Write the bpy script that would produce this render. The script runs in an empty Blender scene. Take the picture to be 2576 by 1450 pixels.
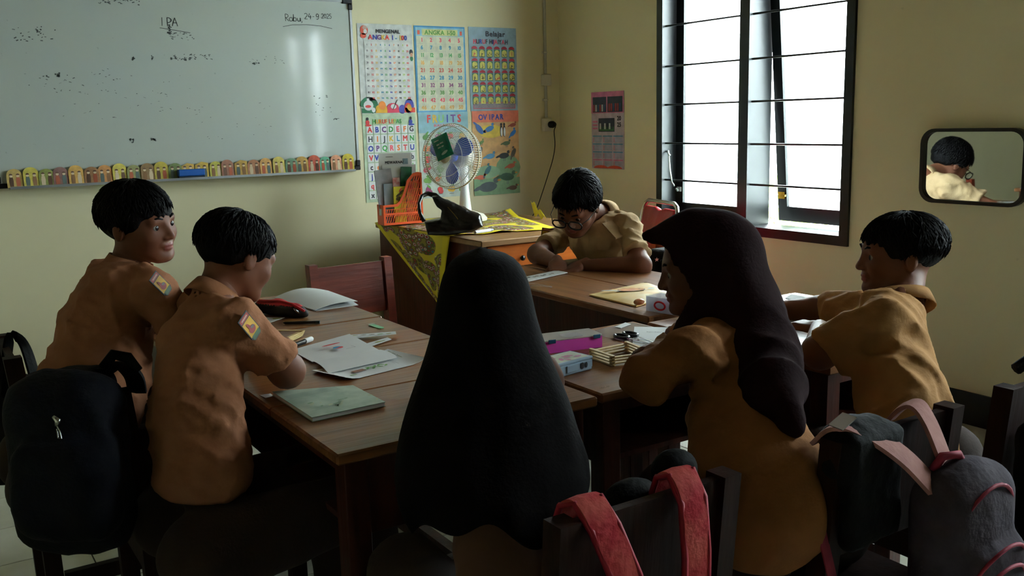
import bpy, bmesh, math, random
import numpy as np
from mathutils import Vector, Matrix, Euler
random.seed(7); np.random.seed(7)
SC = bpy.context.scene
COL = SC.collection
R = math.radians

# ---------------------------------------------------------------- camera, sky, exposure
cd = bpy.data.cameras.new('camera'); cam = bpy.data.objects.new('camera', cd); COL.objects.link(cam)
cd.sensor_fit = 'HORIZONTAL'; cd.sensor_width = 36.0; cd.lens = 2383.2 / 2576 * 36.0
cd.clip_start = 0.05
YAW, PIT, ROL = 0.57354, 0.17543, 0.02480
_f = Vector((math.sin(YAW) * math.cos(PIT), math.cos(YAW) * math.cos(PIT), -math.sin(PIT)))
_r = Vector((math.cos(YAW), -math.sin(YAW), 0)); _d = _f.cross(_r)
_r2 = math.cos(ROL) * _r + math.sin(ROL) * _d; _d2 = -math.sin(ROL) * _r + math.cos(ROL) * _d
M = Matrix((( _r2.x, -_d2.x, -_f.x, 0), (_r2.y, -_d2.y, -_f.y, 0), (_r2.z, -_d2.z, -_f.z, 1.28), (0, 0, 0, 1)))
cam.matrix_world = M
SC.camera = cam

w = bpy.data.worlds.new('overcast_sky'); SC.world = w; w.use_nodes = True
bg = w.node_tree.nodes['Background']; bg.inputs[0].default_value = (0.92, 0.98, 1.0, 1); bg.inputs[1].default_value = 58.0
SC.view_settings.view_transform = 'Standard'; SC.view_settings.look = 'None'
SC.view_settings.gamma = 1; SC.view_settings.use_curve_mapping = False
SC.view_settings.exposure = 0.0

def portal(y0, y1, z0, z1, x):
    l = bpy.data.lights.new('sky_portal', 'AREA'); l.shape = 'RECTANGLE'; l.size = z1 - z0; l.size_y = y1 - y0
    l.cycles.is_portal = True
    o = bpy.data.objects.new('sky_portal', l); COL.objects.link(o)
    o.location = (x, (y0 + y1) / 2, (z0 + z1) / 2); o.rotation_euler = (0, R(90), 0)
XW, YW = 3.601, 4.966          # window wall plane, whiteboard wall plane
XL, YF, ZC = -3.3, -4.4, 3.1   # left wall, wall behind the camera, ceiling
W1 = (2.748, 4.033, 0.677, 2.30)
W2 = (-0.22, 1.065, 0.677, 2.30)
portal(W1[0], W1[1], W1[2], W1[3], XW + 0.3)
portal(W2[0], W2[1], W2[2], W2[3], XW + 0.3)

# ---------------------------------------------------------------- materials
def lin(c):
    return tuple(((v / 255 / 12.92) if v / 255 <= 0.04045 else ((v / 255 + 0.055) / 1.055) ** 2.4) for v in c)
MATS = {}
def mat(name, rgb, rough=0.6, metal=0.0, var=0.0, scale=8.0, rgb2=None, stretch=(1, 1, 1), bump=0.0, bscale=None, spec=0.4, coat=0.0, detail=4, trans=0.0, alpha=1.0, sheen=0.0):
    if name in MATS: return MATS[name]
    m = bpy.data.materials.new(name); m.use_nodes = True; nt = m.node_tree; b = nt.nodes['Principled BSDF']
    c = lin(rgb); b.inputs['Base Color'].default_value = (*c, 1); b.inputs['Roughness'].default_value = rough
    b.inputs['Metallic'].default_value = metal; b.inputs['Specular IOR Level'].default_value = spec
    b.inputs['Coat Weight'].default_value = coat; b.inputs['Transmission Weight'].default_value = trans
    b.inputs['Alpha'].default_value = alpha; b.inputs['Sheen Weight'].default_value = sheen
    if var > 0 or rgb2 or bump > 0:
        tc = nt.nodes.new('ShaderNodeTexCoord'); mp = nt.nodes.new('ShaderNodeMapping'); mp.inputs['Scale'].default_value = stretch
        nt.links.new(tc.outputs['Object'], mp.inputs[0])
    if var > 0 or rgb2:
        n = nt.nodes.new('ShaderNodeTexNoise'); n.inputs['Scale'].default_value = scale; n.inputs['Detail'].default_value = detail
        nt.links.new(mp.outputs[0], n.inputs['Vector'])
        r = nt.nodes.new('ShaderNodeValToRGB')
        c2 = lin(rgb2) if rgb2 else tuple(v * (1 - var) for v in c)
        r.color_ramp.elements[0].position = 0.35; r.color_ramp.elements[1].position = 0.65
        r.color_ramp.elements[0].color = (*c2, 1); r.color_ramp.elements[1].color = (*c, 1)
        nt.links.new(n.outputs['Fac'], r.inputs[0]); nt.links.new(r.outputs[0], b.inputs['Base Color'])
    if bump > 0:
        n2 = nt.nodes.new('ShaderNodeTexNoise'); n2.inputs['Scale'].default_value = bscale or scale * 3; n2.inputs['Detail'].default_value = 3
        nt.links.new(mp.outputs[0], n2.inputs['Vector'])
        bp = nt.nodes.new('ShaderNodeBump'); bp.inputs['Strength'].default_value = bump; bp.inputs['Distance'].default_value = 0.01
        nt.links.new(n2.outputs['Fac'], bp.inputs['Height']); nt.links.new(bp.outputs[0], b.inputs['Normal'])
    MATS[name] = m
    return m
def wood(name, a, b, axis=0, rough=0.35, coat=0.0, spec=0.25):
    st = [14, 14, 14]; st[axis] = 1.2
    return mat(name, a, rough, rgb2=b, scale=2.2, stretch=tuple(st), bump=0.12, bscale=5, detail=6, coat=coat, spec=spec)

wall_m = mat('cream_wall_paint', (232, 225, 188), 0.75, rgb2=(226, 218, 180), scale=1.4, bump=0.05, bscale=30)
def add_dirt(m, thr=0.70, amt=0.25, sc=22):
    nt = m.node_tree; b = nt.nodes['Principled BSDF']; src = b.inputs['Base Color'].links[0].from_socket
    tc = nt.nodes.new('ShaderNodeTexCoord'); n = nt.nodes.new('ShaderNodeTexNoise'); n.inputs['Scale'].default_value = sc; n.inputs['Detail'].default_value = 2
    nt.links.new(tc.outputs['Object'], n.inputs['Vector'])
    r = nt.nodes.new('ShaderNodeMapRange'); r.inputs['From Min'].default_value = thr; r.inputs['From Max'].default_value = thr + 0.06
    r.inputs['To Max'].default_value = amt
    nt.links.new(n.outputs['Fac'], r.inputs['Value'])
    mx = nt.nodes.new('ShaderNodeMix'); mx.data_type = 'RGBA'
    nt.links.new(r.outputs[0], mx.inputs[0]); nt.links.new(src, mx.inputs[6]); mx.inputs[7].default_value = (0.02, 0.025, 0.025, 1)
    nt.links.new(mx.outputs[2], b.inputs['Base Color'])
add_dirt(wall_m, 0.77, 0.22, 16)
ceil_m = mat('dark_timber_ceiling', (132, 112, 88), 0.8, rgb2=(112, 94, 72), scale=4, stretch=(1, 12, 1))  # unseen ceiling, toned dark so less light bounces back into the room
tile_m = mat('pale_floor_tile', (206, 208, 196), 0.22, rgb2=(192, 195, 180), scale=5, spec=0.5)
grout_m = mat('dark_grout', (70, 68, 58), 0.9, var=0.2)
base_m = mat('black_skirting', (14, 15, 16), 0.4, var=0.3)
frame_m = mat('black_window_paint', (16, 20, 22), 0.35, var=0.25, scale=20)
desk_top = wood('brown_varnished_desktop', (140, 90, 50), (108, 68, 37), 0, 0.33, coat=0.15)
desk_topy = wood('brown_varnished_desktop_lengthwise', (140, 90, 50), (108, 68, 37), 1, 0.33, coat=0.15)
desk_m = wood('reddish_varnished_wood', (72, 30, 17), (48, 20, 11), 2, 0.4)
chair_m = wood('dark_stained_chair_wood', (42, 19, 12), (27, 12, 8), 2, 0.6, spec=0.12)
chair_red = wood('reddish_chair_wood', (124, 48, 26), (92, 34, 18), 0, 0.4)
orange_wood = wood('orange_teak_veneer', (205, 110, 42), (176, 88, 32), 0, 0.35)
white_m = mat('white_paper', (236, 240, 240), 0.7, var=0.04, scale=6)
black_m = mat('black_plastic', (12, 12, 13), 0.35, var=0.2)
steel_m = mat('bare_steel', (190, 192, 195), 0.25, metal=1.0, var=0.1)
ivory_m = mat('ivory_plastic', (222, 218, 200), 0.45, var=0.06)

# ---------------------------------------------------------------- mesh helpers
def link(o, parent=None):
    COL.objects.link(o)
    if parent is not None: o.parent = parent
    return o
def tag(o, label=None, cat=None, group=None, kind=None):
    if label: o['label'] = label
    if cat: o['category'] = cat
    if group: o['group'] = group
    if kind: o['kind'] = kind
    return o
def thing(name, label, cat, loc=(0, 0, 0), rz=0.0, group=None):
    o = bpy.data.objects.new(name, None); o.empty_display_size = 0.05; link(o)
    o.location = loc; o.rotation_euler = (0, 0, rz)
    return tag(o, label, cat, group)
class MB:
    def __init__(s): s.v = []; s.f = []; s.m = []; s.mats = []
    def mi(s, m):
        if m is None: return 0
        if m not in s.mats: s.mats.append(m)
        return s.mats.index(m)
    def add(s, vs, fs, m=None):
        k = len(s.v); s.v += [tuple(v) for v in vs]; i = s.mi(m)
        for f in fs: s.f.append([k + a for a in f]); s.m.append(i)
        return s
    def box(s, lo, hi, m=None, M=None, bev=0.0):
        (x0, y0, z0), (x1, y1, z1) = lo, hi
        vs = [(x, y, z) for z in (z0, z1) for y in (y0, y1) for x in (x0, x1)]
        if bev > 0:
            vs = []
            for z in (z0, z1):
                for y in (y0, y1):
                    for x in (x0, x1):
                        sx = 1 if x == x0 else -1; sy = 1 if y == y0 else -1; sz = 1 if z == z0 else -1
                        vs += [(x + sx * bev, y + sy * bev, z), (x + sx * bev, y, z + sz * bev), (x, y + sy * bev, z + sz * bev)]
            fs = [(0, 3 * 2, 3 * 3, 3 * 1), (12, 15, 21, 18), (1, 4, 16, 13), (7, 19, 22, 10), (2, 14, 20, 8), (5, 11, 23, 17)]
            # edges
            fs += [(0, 1, 13, 12)] if False else []
            bm = bmesh.new(); bv = [bm.verts.new(v) for v in vs]
            bmesh.ops.convex_hull(bm, input=bv); bm.normal_update()
            vs = [tuple(v.co) for v in bm.verts]; bm.verts.index_update(); fs = [[v.index for v in f.verts] for f in bm.faces]; bm.free()
        else:
            fs = [(0, 2, 3, 1), (4, 5, 7, 6), (0, 1, 5, 4), (2, 6, 7, 3), (0, 4, 6, 2), (1, 3, 7, 5)]
        if M is not None: vs = [tuple(M @ Vector(v)) for v in vs]
        return s.add(vs, fs, m)
    def bar(s, a, b, w, h, m=None, up=(0, 0, 1)):
        a, b = Vector(a), Vector(b); d = (b - a).normalized(); u = Vector(up)
        if abs(d.dot(u)) > 0.98: u = Vector((1, 0, 0))
        r = d.cross(u).normalized(); u = r.cross(d).normalized()
        vs = []
        for p in (a, b):
            for i, j in ((-1, -1), (1, -1), (1, 1), (-1, 1)): vs.append(p + r * i * w / 2 + u * j * h / 2)
        return s.add(vs, [(0, 1, 2, 3), (7, 6, 5, 4), (0, 4, 5, 1), (1, 5, 6, 2), (2, 6, 7, 3), (3, 7, 4, 0)], m)
    def tube(s, pts, r, n=8, m=None, closed=False, caps=True):
        pts = [Vector(p) for p in pts]; N = len(pts)
        rs = r if isinstance(r, (list, tuple)) else [r] * N
        rings = []; prev = None
        for i, p in enumerate(pts):
            if closed: d = (pts[(i + 1) % N] - pts[i - 1]).normalized()
            else: d = (pts[min(i + 1, N - 1)] - pts[max(i - 1, 0)]).normalized()
            if prev is None:
                u = Vector((0, 0, 1)) if abs(d.z) < 0.9 else Vector((1, 0, 0)); a = d.cross(u).normalized()
            else:
                a = (prev - d * prev.dot(d)).normalized()
            prev = a; b = d.cross(a)
            rings.append([p + (a * math.cos(2 * math.pi * k / n) + b * math.sin(2 * math.pi * k / n)) * rs[i] for k in range(n)])
        vs = [v for rg in rings for v in rg]; fs = []
        for i in range(N if closed else N - 1):
            j = (i + 1) % N
            for k in range(n):
                l = (k + 1) % n; fs.append((i * n + k, i * n + l, j * n + l, j * n + k))
        if caps and not closed: fs += [tuple(range(n))[::-1], tuple((N - 1) * n + k for k in range(n))]
        return s.add(vs, fs, m)
    def lathe(s, prof, n=24, m=None, M=None):
        vs = []; fs = []; L = len(prof)
        for k in range(n):
            a = 2 * math.pi * k / n
            for (r, z) in prof: vs.append((r * math.cos(a), r * math.sin(a), z))
        for k in range(n):
            l = (k + 1) % n
            for i in range(L - 1): fs.append((k * L + i, l * L + i, l * L + i + 1, k * L + i + 1))
        if M is not None: vs = [tuple(M @ Vector(v)) for v in vs]
        return s.add(vs, fs, m)
    def prism(s, poly, t, m=None, M=None):
        n = len(poly); vs = [(x, y, 0) for x, y in poly] + [(x, y, t) for x, y in poly]
        fs = [tuple(range(n))[::-1], tuple(range(n, 2 * n))] + [(i, (i + 1) % n, n + (i + 1) % n, n + i) for i in range(n)]
        if M is not None: vs = [tuple(M @ Vector(v)) for v in vs]
        return s.add(vs, fs, m)
    def build(s, name, m=None, parent=None, smooth=False):
        me = bpy.data.meshes.new(name); me.from_pydata([tuple(v) for v in s.v], [], s.f)
        if s.mats:
            for q in s.mats: me.materials.append(q)
            me.polygons.foreach_set('material_index', s.m)
        elif m: me.materials.append(m)
        if m and s.mats: pass
        if smooth is True: me.polygons.foreach_set('use_smooth', [True] * len(me.polygons))
        me.validate(); me.update()
        bm = bmesh.new(); bm.from_mesh(me); bmesh.ops.recalc_face_normals(bm, faces=bm.faces); bm.to_mesh(me); bm.free()
        if smooth == 'auto':
            me.polygons.foreach_set('use_smooth', [True] * len(me.polygons)); me.set_sharp_from_angle(angle=R(35))
        return link(bpy.data.objects.new(name, me), parent)
def frame_of(o, x, y, z):      # matrix from origin and axes
    x, y, z = Vector(x).normalized(), Vector(y).normalized(), Vector(z).normalized(); o = Vector(o)
    return Matrix(((x.x, y.x, z.x, o.x), (x.y, y.y, z.y, o.y), (x.z, y.z, z.z, o.z), (0, 0, 0, 1)))
def copy_tree(o, parent=None):
    c = o.copy(); COL.objects.link(c)
    if parent: c.parent = parent
    for ch in list(o.children): copy_tree(ch, c)
    return c

# ---- flat print: letters turned into mesh once per character
GL = {}
def glyph(ch):
    if ch in GL: return GL[ch]
    cu = bpy.data.curves.new('glyph', 'FONT'); cu.body = ch; cu.resolution_u = 2
    o = bpy.data.objects.new('glyph', cu); me = bpy.data.meshes.new_from_object(o)
    vs = [tuple(v.co)[:2] for v in me.vertices]; fs = [list(p.vertices) for p in me.polygons]
    wd = (max([v[0] for v in vs]) if vs else 0.25) + 0.06
    GL[ch] = (vs, fs, wd); bpy.data.objects.remove(o); bpy.data.curves.remove(cu); bpy.data.meshes.remove(me)
    return GL[ch]
def text(mb, s, size, M, m, align='c', sx=1.0, fat=0.0):
    fat *= 1.5
    tot = sum(glyph(c)[2] for c in s) * size * sx
    x = -tot / 2 if align == 'c' else (0 if align == 'l' else -tot)
    for c in s:
        vs, fs, wd = glyph(c)
        offs = [(0, 0)] if not fat else [(0, 0), (fat, 0), (0, fat), (fat, fat)]
        for q, (ox, oy) in enumerate(offs):
            if vs: mb.add([M @ Vector((x + v[0] * size * sx + ox, v[1] * size + oy, q * 0.00003)) for v in vs], fs, m)
        x += wd * size * sx

# ---------------------------------------------------------------- organic shapes: distance field -> mesh
def surf_net(fn, lo, hi, h):
    lo = np.array(lo, float); hi = np.array(hi, float); n = np.ceil((hi - lo) / h).astype(int) + 1
    ax = [lo[i] + h * np.arange(n[i]) for i in range(3)]
    P = np.stack(np.meshgrid(*ax, indexing='ij'), -1).astype(np.float32)
    m = 4; V = np.empty(P.shape[:3], np.float32); nb = [-(-k // m) for k in n]
    cax = [lo[i] + h * (np.arange(nb[i]) * m + (m - 1) / 2) for i in range(3)]
    CV = fn(np.stack(np.meshgrid(*cax, indexing='ij'), -1).astype(np.float32))
    big = CV
    for i in range(3): big = np.repeat(big, m, axis=i)
    V[...] = big[:n[0], :n[1], :n[2]]
    near = np.abs(V) < m * h * 1.75
    V[near] = fn(P[near]); S = V < 0
    cell = np.zeros(tuple(n - 1), bool); cnt = np.zeros(tuple(n - 1), np.float32); acc = np.zeros(tuple(n - 1) + (3,), np.float32)
    def sl(o): return tuple(slice(o[i], o[i] + n[i] - 1) for i in range(3))
    cs = [(i, j, k) for i in (0, 1) for j in (0, 1) for k in (0, 1)]
    for a in range(3):
        for o in cs:
            if o[a]: continue
            p = list(o); p[a] = 1; p = tuple(p)
            s0, s1 = S[sl(o)], S[sl(p)]; x = s0 != s1
            v0, v1 = V[sl(o)], V[sl(p)]
            t = np.where(x, v0 / np.where(x, v0 - v1, 1), 0)
            for b in range(3):
                acc[..., b] += np.where(x, (o[b] + (t if b == a else 0)), 0)
            cnt += x; cell |= x
    idx = -np.ones(tuple(n - 1), int); ii = np.argwhere(cell); idx[cell] = np.arange(len(ii))
    vs = lo + (ii + acc[cell] / cnt[cell][:, None]) * h
    fs = []
    for a in range(3):
        b, c = (a + 1) % 3, (a + 2) % 3
        s0 = [slice(None)] * 3; s1 = [slice(None)] * 3; s0[a] = slice(0, -1); s1[a] = slice(1, None)
        x = S[tuple(s0)] != S[tuple(s1)]
        q = np.argwhere(x); q = q[(q[:, b] > 0) & (q[:, c] > 0) & (q[:, b] < n[b] - 1) & (q[:, c] < n[c] - 1)]
        if not len(q): continue
        inside = S[tuple(q.T)]
        eb = np.zeros(3, int); eb[b] = 1; ec = np.zeros(3, int); ec[c] = 1
        g = lambda r: idx[tuple(r.T)]
        quad = np.stack([g(q), g(q - eb), g(q - eb - ec), g(q - ec)], 1)
        quad[~inside] = quad[~inside][:, ::-1]; fs.append(quad)
    fs = np.concatenate(fs); fs = fs[(fs >= 0).all(1)]
    return vs, fs
def net_obj(parts, name, mats, parent=None, matfn=None):
    """parts: list of (fn, lo, hi, h)"""
    vs, fs = [], []; k = 0
    for fn, lo, hi, h in parts:
        a, b = surf_net(fn, lo, hi, h); vs.append(a); fs.append(b + k); k += len(a)
    vs = np.concatenate(vs); fs = np.concatenate(fs)
    me = bpy.data.meshes.new(name); me.from_pydata(vs.tolist(), [], fs.tolist())
    for m in (mats if isinstance(mats, list) else [mats]): me.materials.append(m)
    if matfn is not None:
        cen = vs[fs].mean(1); me.polygons.foreach_set('material_index', matfn(cen).astype(int).tolist())
    me.polygons.foreach_set('use_smooth', [True] * len(me.polygons)); me.update()
    return link(bpy.data.objects.new(name, me), parent)
A3 = lambda v: np.array(v, np.float32)
def cone(P, a, b, r1, r2):
    a, b = A3(a), A3(b); ba = b - a; t = np.clip(((P - a) @ ba) / max(float(ba @ ba), 1e-9), 0, 1)
    return np.linalg.norm(P - a - t[..., None] * ba, axis=-1) - (r1 + (r2 - r1) * t)
def chain(P, pts, rs, k=0.0):
    d = None
    for i in range(len(pts) - 1):
        e = cone(P, pts[i], pts[i + 1], rs[i], rs[i + 1]); d = e if d is None else smin(d, e, k)
    return d
def ell(P, c, r, B=None):
    q = P - A3(c)
    if B is not None: q = q @ B
    r = A3(r); k0 = np.linalg.norm(q / r, axis=-1); k1 = np.linalg.norm(q / (r * r), axis=-1)
    return k0 * (k0 - 1) / np.maximum(k1, 1e-6)
def rbox(P, c, hs, r, B=None):
    q = P - A3(c)
    if B is not None: q = q @ B
    q = np.abs(q) - (A3(hs) - r)
    return np.linalg.norm(np.maximum(q, 0), axis=-1) + np.minimum(q.max(-1), 0) - r
def smin(a, b, k):
    if k <= 0: return np.minimum(a, b)
    h = np.clip(0.5 + 0.5 * (b - a) / k, 0, 1); return b + (a - b) * h - k * h * (1 - h)
def smax(a, b, k): return -smin(-a, -b, k)
def plane(P, p, n):
    n = A3(n); n = n / np.linalg.norm(n); return (P - A3(p)) @ n
def folds(P, freq, amp, d1=(0.3, 0.2, 1), seed=0):
    r = np.random.RandomState(seed); out = 0
    wp = A3(r.normal(size=3)) * freq * 0.35; P = P + 0.012 * np.sin(P[..., ::-1] * freq * 0.7 + seed)
    for i in range(5):
        k = A3(d1) * freq * (0.6 + 0.35 * i) + A3(r.normal(size=3)) * freq * 0.5
        ph = r.rand() * 6.3
        wob = np.sin(P @ A3(r.normal(size=3) * freq * 0.4) + r.rand() * 6)
        out = out + (np.abs(np.sin(0.5 * (P @ k) + ph + 1.1 * wob)) ** 0.7 * 2 - 1.2) / (1 + 0.4 * i)
    return out * amp / 2.2

# ================================================================ THE SETTING
def struct(name, mb, m=None, parent=None, smooth=False):
    o = mb.build(name, m, parent, smooth)
    if parent is None: tag(o, kind='structure')
    return o
# floor: a grout bed with a tile of its own for every tile near the desks
TS = 0.300; GX0, GY0 = 1.279 - 15 * TS, 2.478 - 17 * TS
fl = struct('floor', MB().box((XL, YF, -0.15), (XW, YW, -0.003)), grout_m)
tl = None; far = MB(); cnt = 0
for i in range(-3, 24):
    for j in range(-6, 28):
        x0, y0 = GX0 + i * TS, GY0 + j * TS; x1, y1 = x0 + TS, y0 + TS
        a0, b0, a1, b1 = max(x0, XL), max(y0, YF), min(x1, XW), min(y1, YW)
        if a1 - a0 < 0.02 or b1 - b0 < 0.02: continue
        g = 0.0018; near = x0 > -0.6 and y0 > 0.3
        if near:
            if a1 - a0 > TS - 0.001 and b1 - b0 > TS - 0.001:
                if tl is None:
                    t = MB().box((g, g, -0.003), (TS - g, TS - g, 0.0), bev=0.0012).build('tile', tile_m, fl); tl = t
                else: t = tl.copy(); COL.objects.link(t)
                t.location = (a0, b0, random.uniform(-0.0003, 0)); t.parent = fl
            else:
                t = MB().box((a0 + g, b0 + g, -0.003), (a1 - g, b1 - g, 0)).build('tile', tile_m, fl)
            cnt += 1
        else: far.box((a0 + g, b0 + g, -0.003), (a1 - g, b1 - g, 0))
tag(far.build('far_tiles', tile_m, fl), kind='stuff')
TH = 0.15
struct('ceiling', MB().box((XL - TH, YF - TH, ZC), (XW + TH, YW + TH, ZC + 0.1)), ceil_m)
struct('wall_back', MB().box((XL - TH, YW, -0.15), (XW + TH, YW + TH, ZC)), wall_m)
struct('wall_left', MB().box((XL - TH, YF, -0.15), (XL, YW, ZC)), wall_m)
struct('wall_front', MB().box((XL - TH, YF - TH, -0.15), (XW + TH, YF, ZC)), wall_m)
wr = MB()
ys = [YF, W2[0], W2[1], W1[0], W1[1], YW]
for a, b in ((0, 1), (2, 3), (4, 5)): wr.box((XW, ys[a], -0.15), (XW + TH, ys[b], ZC))
for Wn in (W1, W2):
    wr.box((XW, Wn[0], -0.15), (XW + TH, Wn[1], Wn[2])); wr.box((XW, Wn[0], Wn[3]), (XW + TH, Wn[1], ZC))
struct('wall_right', wr, wall_m)
struct('baseboard_right', MB().box((XW - 0.012, YF, 0), (XW, YW, 0.135)), base_m)
struct('baseboard_back', MB().box((XL, YW - 0.012, 0), (XW - 0.012, YW, 0.135)), base_m)
struct('baseboard_left', MB().box((XL, YF, 0), (XL + 0.012, YW - 0.012, 0.135)), base_m)

# frosted glass: part clear, part scattering
gm = bpy.data.materials.new('frosted_glass'); gm.use_nodes = True; nt = gm.node_tree; nt.nodes.clear()
out = nt.nodes.new('ShaderNodeOutputMaterial'); mx = nt.nodes.new('ShaderNodeMixShader'); tr = nt.nodes.new('ShaderNodeBsdfTransparent')
tl_ = nt.nodes.new('ShaderNodeBsdfTranslucent'); tr.inputs[0].default_value = (0.92, 0.96, 0.97, 1); tl_.inputs[0].default_value = (0.9, 0.95, 0.96, 1)
mx.inputs[0].default_value = 0.45
nt.links.new(tr.outputs[0], mx.inputs[1]); nt.links.new(tl_.outputs[0], mx.inputs[2]); nt.links.new(mx.outputs[0], out.inputs[0])
brass = mat('brass', (200, 150, 50), 0.3, metal=0.9, var=0.2)
pewter = mat('pale_metal_hook', (205, 215, 210), 0.3, metal=0.6, var=0.1)
def window(name, Wn):
    y0, y1, z0, z1 = Wn
    w = bpy.data.objects.new(name, None); link(w); tag(w, kind='structure')
    xi, xo = XW - 0.015, XW + TH
    f = MB(); s = 0.046
    f.box((xi, y0, z0), (xo, y0 + s, z1)); f.box((xi, y1 - s, z0), (xo, y1, z1))
    f.box((xi, y0 + s, z0), (xo, y1 - s, z0 + s)); f.box((xi, y0 + s, z1 - s), (xo, y1 - s, z1))
    f.build('window_frame', frame_m, w)
    ym = (y0 + y1) / 2 + 0.0
    MB().box((xi, ym - 0.032, z0 + s), (xo, ym + 0.032, z1 - s)).build('mullion', frame_m, w)
    MB().box((xo, y0 - 0.03, z0 - 0.04), (xo + 0.06, y1 + 0.03, z0)).build('outer_sill', mat('pale_concrete', (200, 205, 205), 0.8, var=0.1), w)
    n = 0
    for (a, b, ang) in ((ym + 0.032, y1 - s, 0.0), (y0 + s, ym - 0.032, 5.2)):
        H = z1 - s - (z0 + s) - 0.012; g = 0.004; zt = z1 - s - 0.006; xs = XW + 0.085
        sash = bpy.data.objects.new('sash', None); link(sash, w); sash.location = (xs, 0, zt); sash.rotation_euler = (0, -R(ang), 0)
        st = 0.062
        fr = MB()
        fr.box((0, a + g, -H), (0.035, a + st, 0)); fr.box((0, b - st, -H), (0.035, b - g, 0))
        fr.box((0, a + st, -H), (0.035, b - st, -H + 0.075)); fr.box((0, a + st, -0.06), (0.035, b - st, 0))
        fr.build('sash_frame', frame_m, sash)
        MB().box((0.015, a + st, -H + 0.075), (0.019, b - st, -0.06)).build('pane', gm, sash)
        if ang:
            MB().box((-0.006, b - 0.05, -H + 0.115), (0.0, b - 0.012, -H + 0.15)).box((-0.014, b - 0.062, -H + 0.128), (-0.004, b - 0.03, -H + 0.137)).build('sash_latch', brass, sash)
        else:
            MB().box((-0.006, b - 0.05, -H + 0.135), (0.0, b - 0.02, -H + 0.16)).tube([(-0.012, b - 0.035, -H + 0.14), (-0.012, b - 0.02, -H + 0.15)], 0.006).build('sash_latch', pewter, sash)
    for k, z in enumerate((0.932, 1.133, 1.342, 1.548, 1.762, 1.968, 2.17)):
        e = 0.028 if k == 3 else 0.0
        MB().tube([(XW + 0.012, y0 + s - 0.005 + e, z + (0.0)), (XW + 0.012, ym, z), (XW + 0.012, y1 - s + 0.005, z)], 0.0055, 8).build('grille_bar', frame_m, w)
    h = MB()
    yy = y1 - s - 0.012
    h.tube([(XW + 0.03, yy + 0.012, 1.085), (XW + 0.02, yy, 1.09), (XW + 0.012, yy - 0.012, 1.075), (XW + 0.016, yy - 0.02, 1.065)], 0.006, 8)
    h.tube([(XW + 0.012, yy - 0.015, 1.07), (XW + 0.005, yy - 0.03, 0.985), (XW + 0.004, yy - 0.05, 0.92), (XW + 0.012, yy - 0.058, 0.905), (XW + 0.02, yy - 0.05, 0.9)], [0.004, 0.006, 0.004, 0.003, 0.003], 8)
    h.build('stay_hook', pewter, w)
    return w
window('window_1', W1)
window('window_2', W2)

# outside: a pale garden wall and ground, so the windows look onto something real
struct('added_eave_1', MB().box((XW + TH, -9, 2.6), (XW + 0.95, 11, 2.68)), mat('shading_eave', (220, 222, 220), 0.8, var=0.1))  # unseen eave, added to cut the skylight on garden wall and windows
o = MB().box((XW + 2.3, -9, -0.4), (XW + 2.45, 13, 1.75)).build('garden_wall', mat('pale_blue_render', (214, 226, 238), 0.9, var=0.06, scale=2)); tag(o, 'long pale blue garden wall outside the black window', 'wall')
o = MB().box((XW + TH, -9, -0.45), (XW + 9, 13, -0.4)).build('garden_ground', mat('pale_gravel', (190, 195, 180), 0.95, var=0.3, scale=30)); tag(o, kind='structure')
pg = mat('pale_green_frond', (176, 206, 96), 0.6, rgb2=(140, 180, 70), scale=12)
pl = thing('palm_plant', 'pale green palm with fan fronds outside the open window sash', 'plant', (4.6, 4.02, -0.4))
MB().tube([(0, 0, 0), (0.01, 0, 0.5), (0.0, 0.01, 0.95)], [0.05, 0.045, 0.03], 10).build('trunk', mat('palm_trunk', (120, 105, 75), 0.9, var=0.4), pl, True)
for k in range(9):
    a = k * 2.399; el = R(78 - 7 * k); L = 0.62 + 0.05 * math.sin(k * 3)
    mb = MB(); d = Vector((math.cos(a) * math.cos(el), math.sin(a) * math.cos(el), math.sin(el)))
    side = d.cross(Vector((0, 0, 1))).normalized(); P0 = Vector((0, 0, 0.93))
    spine = [P0 + d * L * t - Vector((0, 0, 0.22 * t * t)) for t in [i / 10 for i in range(11)]]
    mb.tube(spine, [0.006 - 0.0005 * i for i in range(11)], 5)
    for t in range(2, 11):
        for s_ in (-1, 1):
            p = spine[t]; ln = 0.2 * math.sin(math.pi * (t / 11)) + 0.05
            q = p + (side * s_ * 0.7 + d * 0.7) * ln - Vector((0, 0, 0.02))
            wv = d * 0.012
            mb.add([p - wv, p + wv, q + wv * 0.2 + Vector((0, 0, 0.004)), q - wv * 0.2], [(0, 1, 2, 3)])
    mb.build('frond', pg, pl)
# low plants along the garden bed
for k, (yy, n) in enumerate(((3.0, 7), (3.45, 8), (2.55, 6))):
    t = thing('bed_plant', ['low yellow-green leafy plant under the open sash', 'yellow-green leafy plant beside the palm outside the window', 'small pale leafy plant at the near end of the flower bed'][k], 'plant', (4.5, yy, -0.4))
    for q in range(n):
        a = q * 6.28 / n; L = 0.28
        b = MB(); d = Vector((math.cos(a) * 0.45, math.sin(a) * 0.45, 1)).normalized(); s_ = d.cross(Vector((0, 0, 1))).normalized() * 0.03
        b.add([(0, 0, 0), d * L * 1.6 + s_, d * L * 3.6, d * L * 1.6 - s_], [(0, 1, 2), (0, 2, 3)]); b.build('leaf', pg, t)

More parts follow.
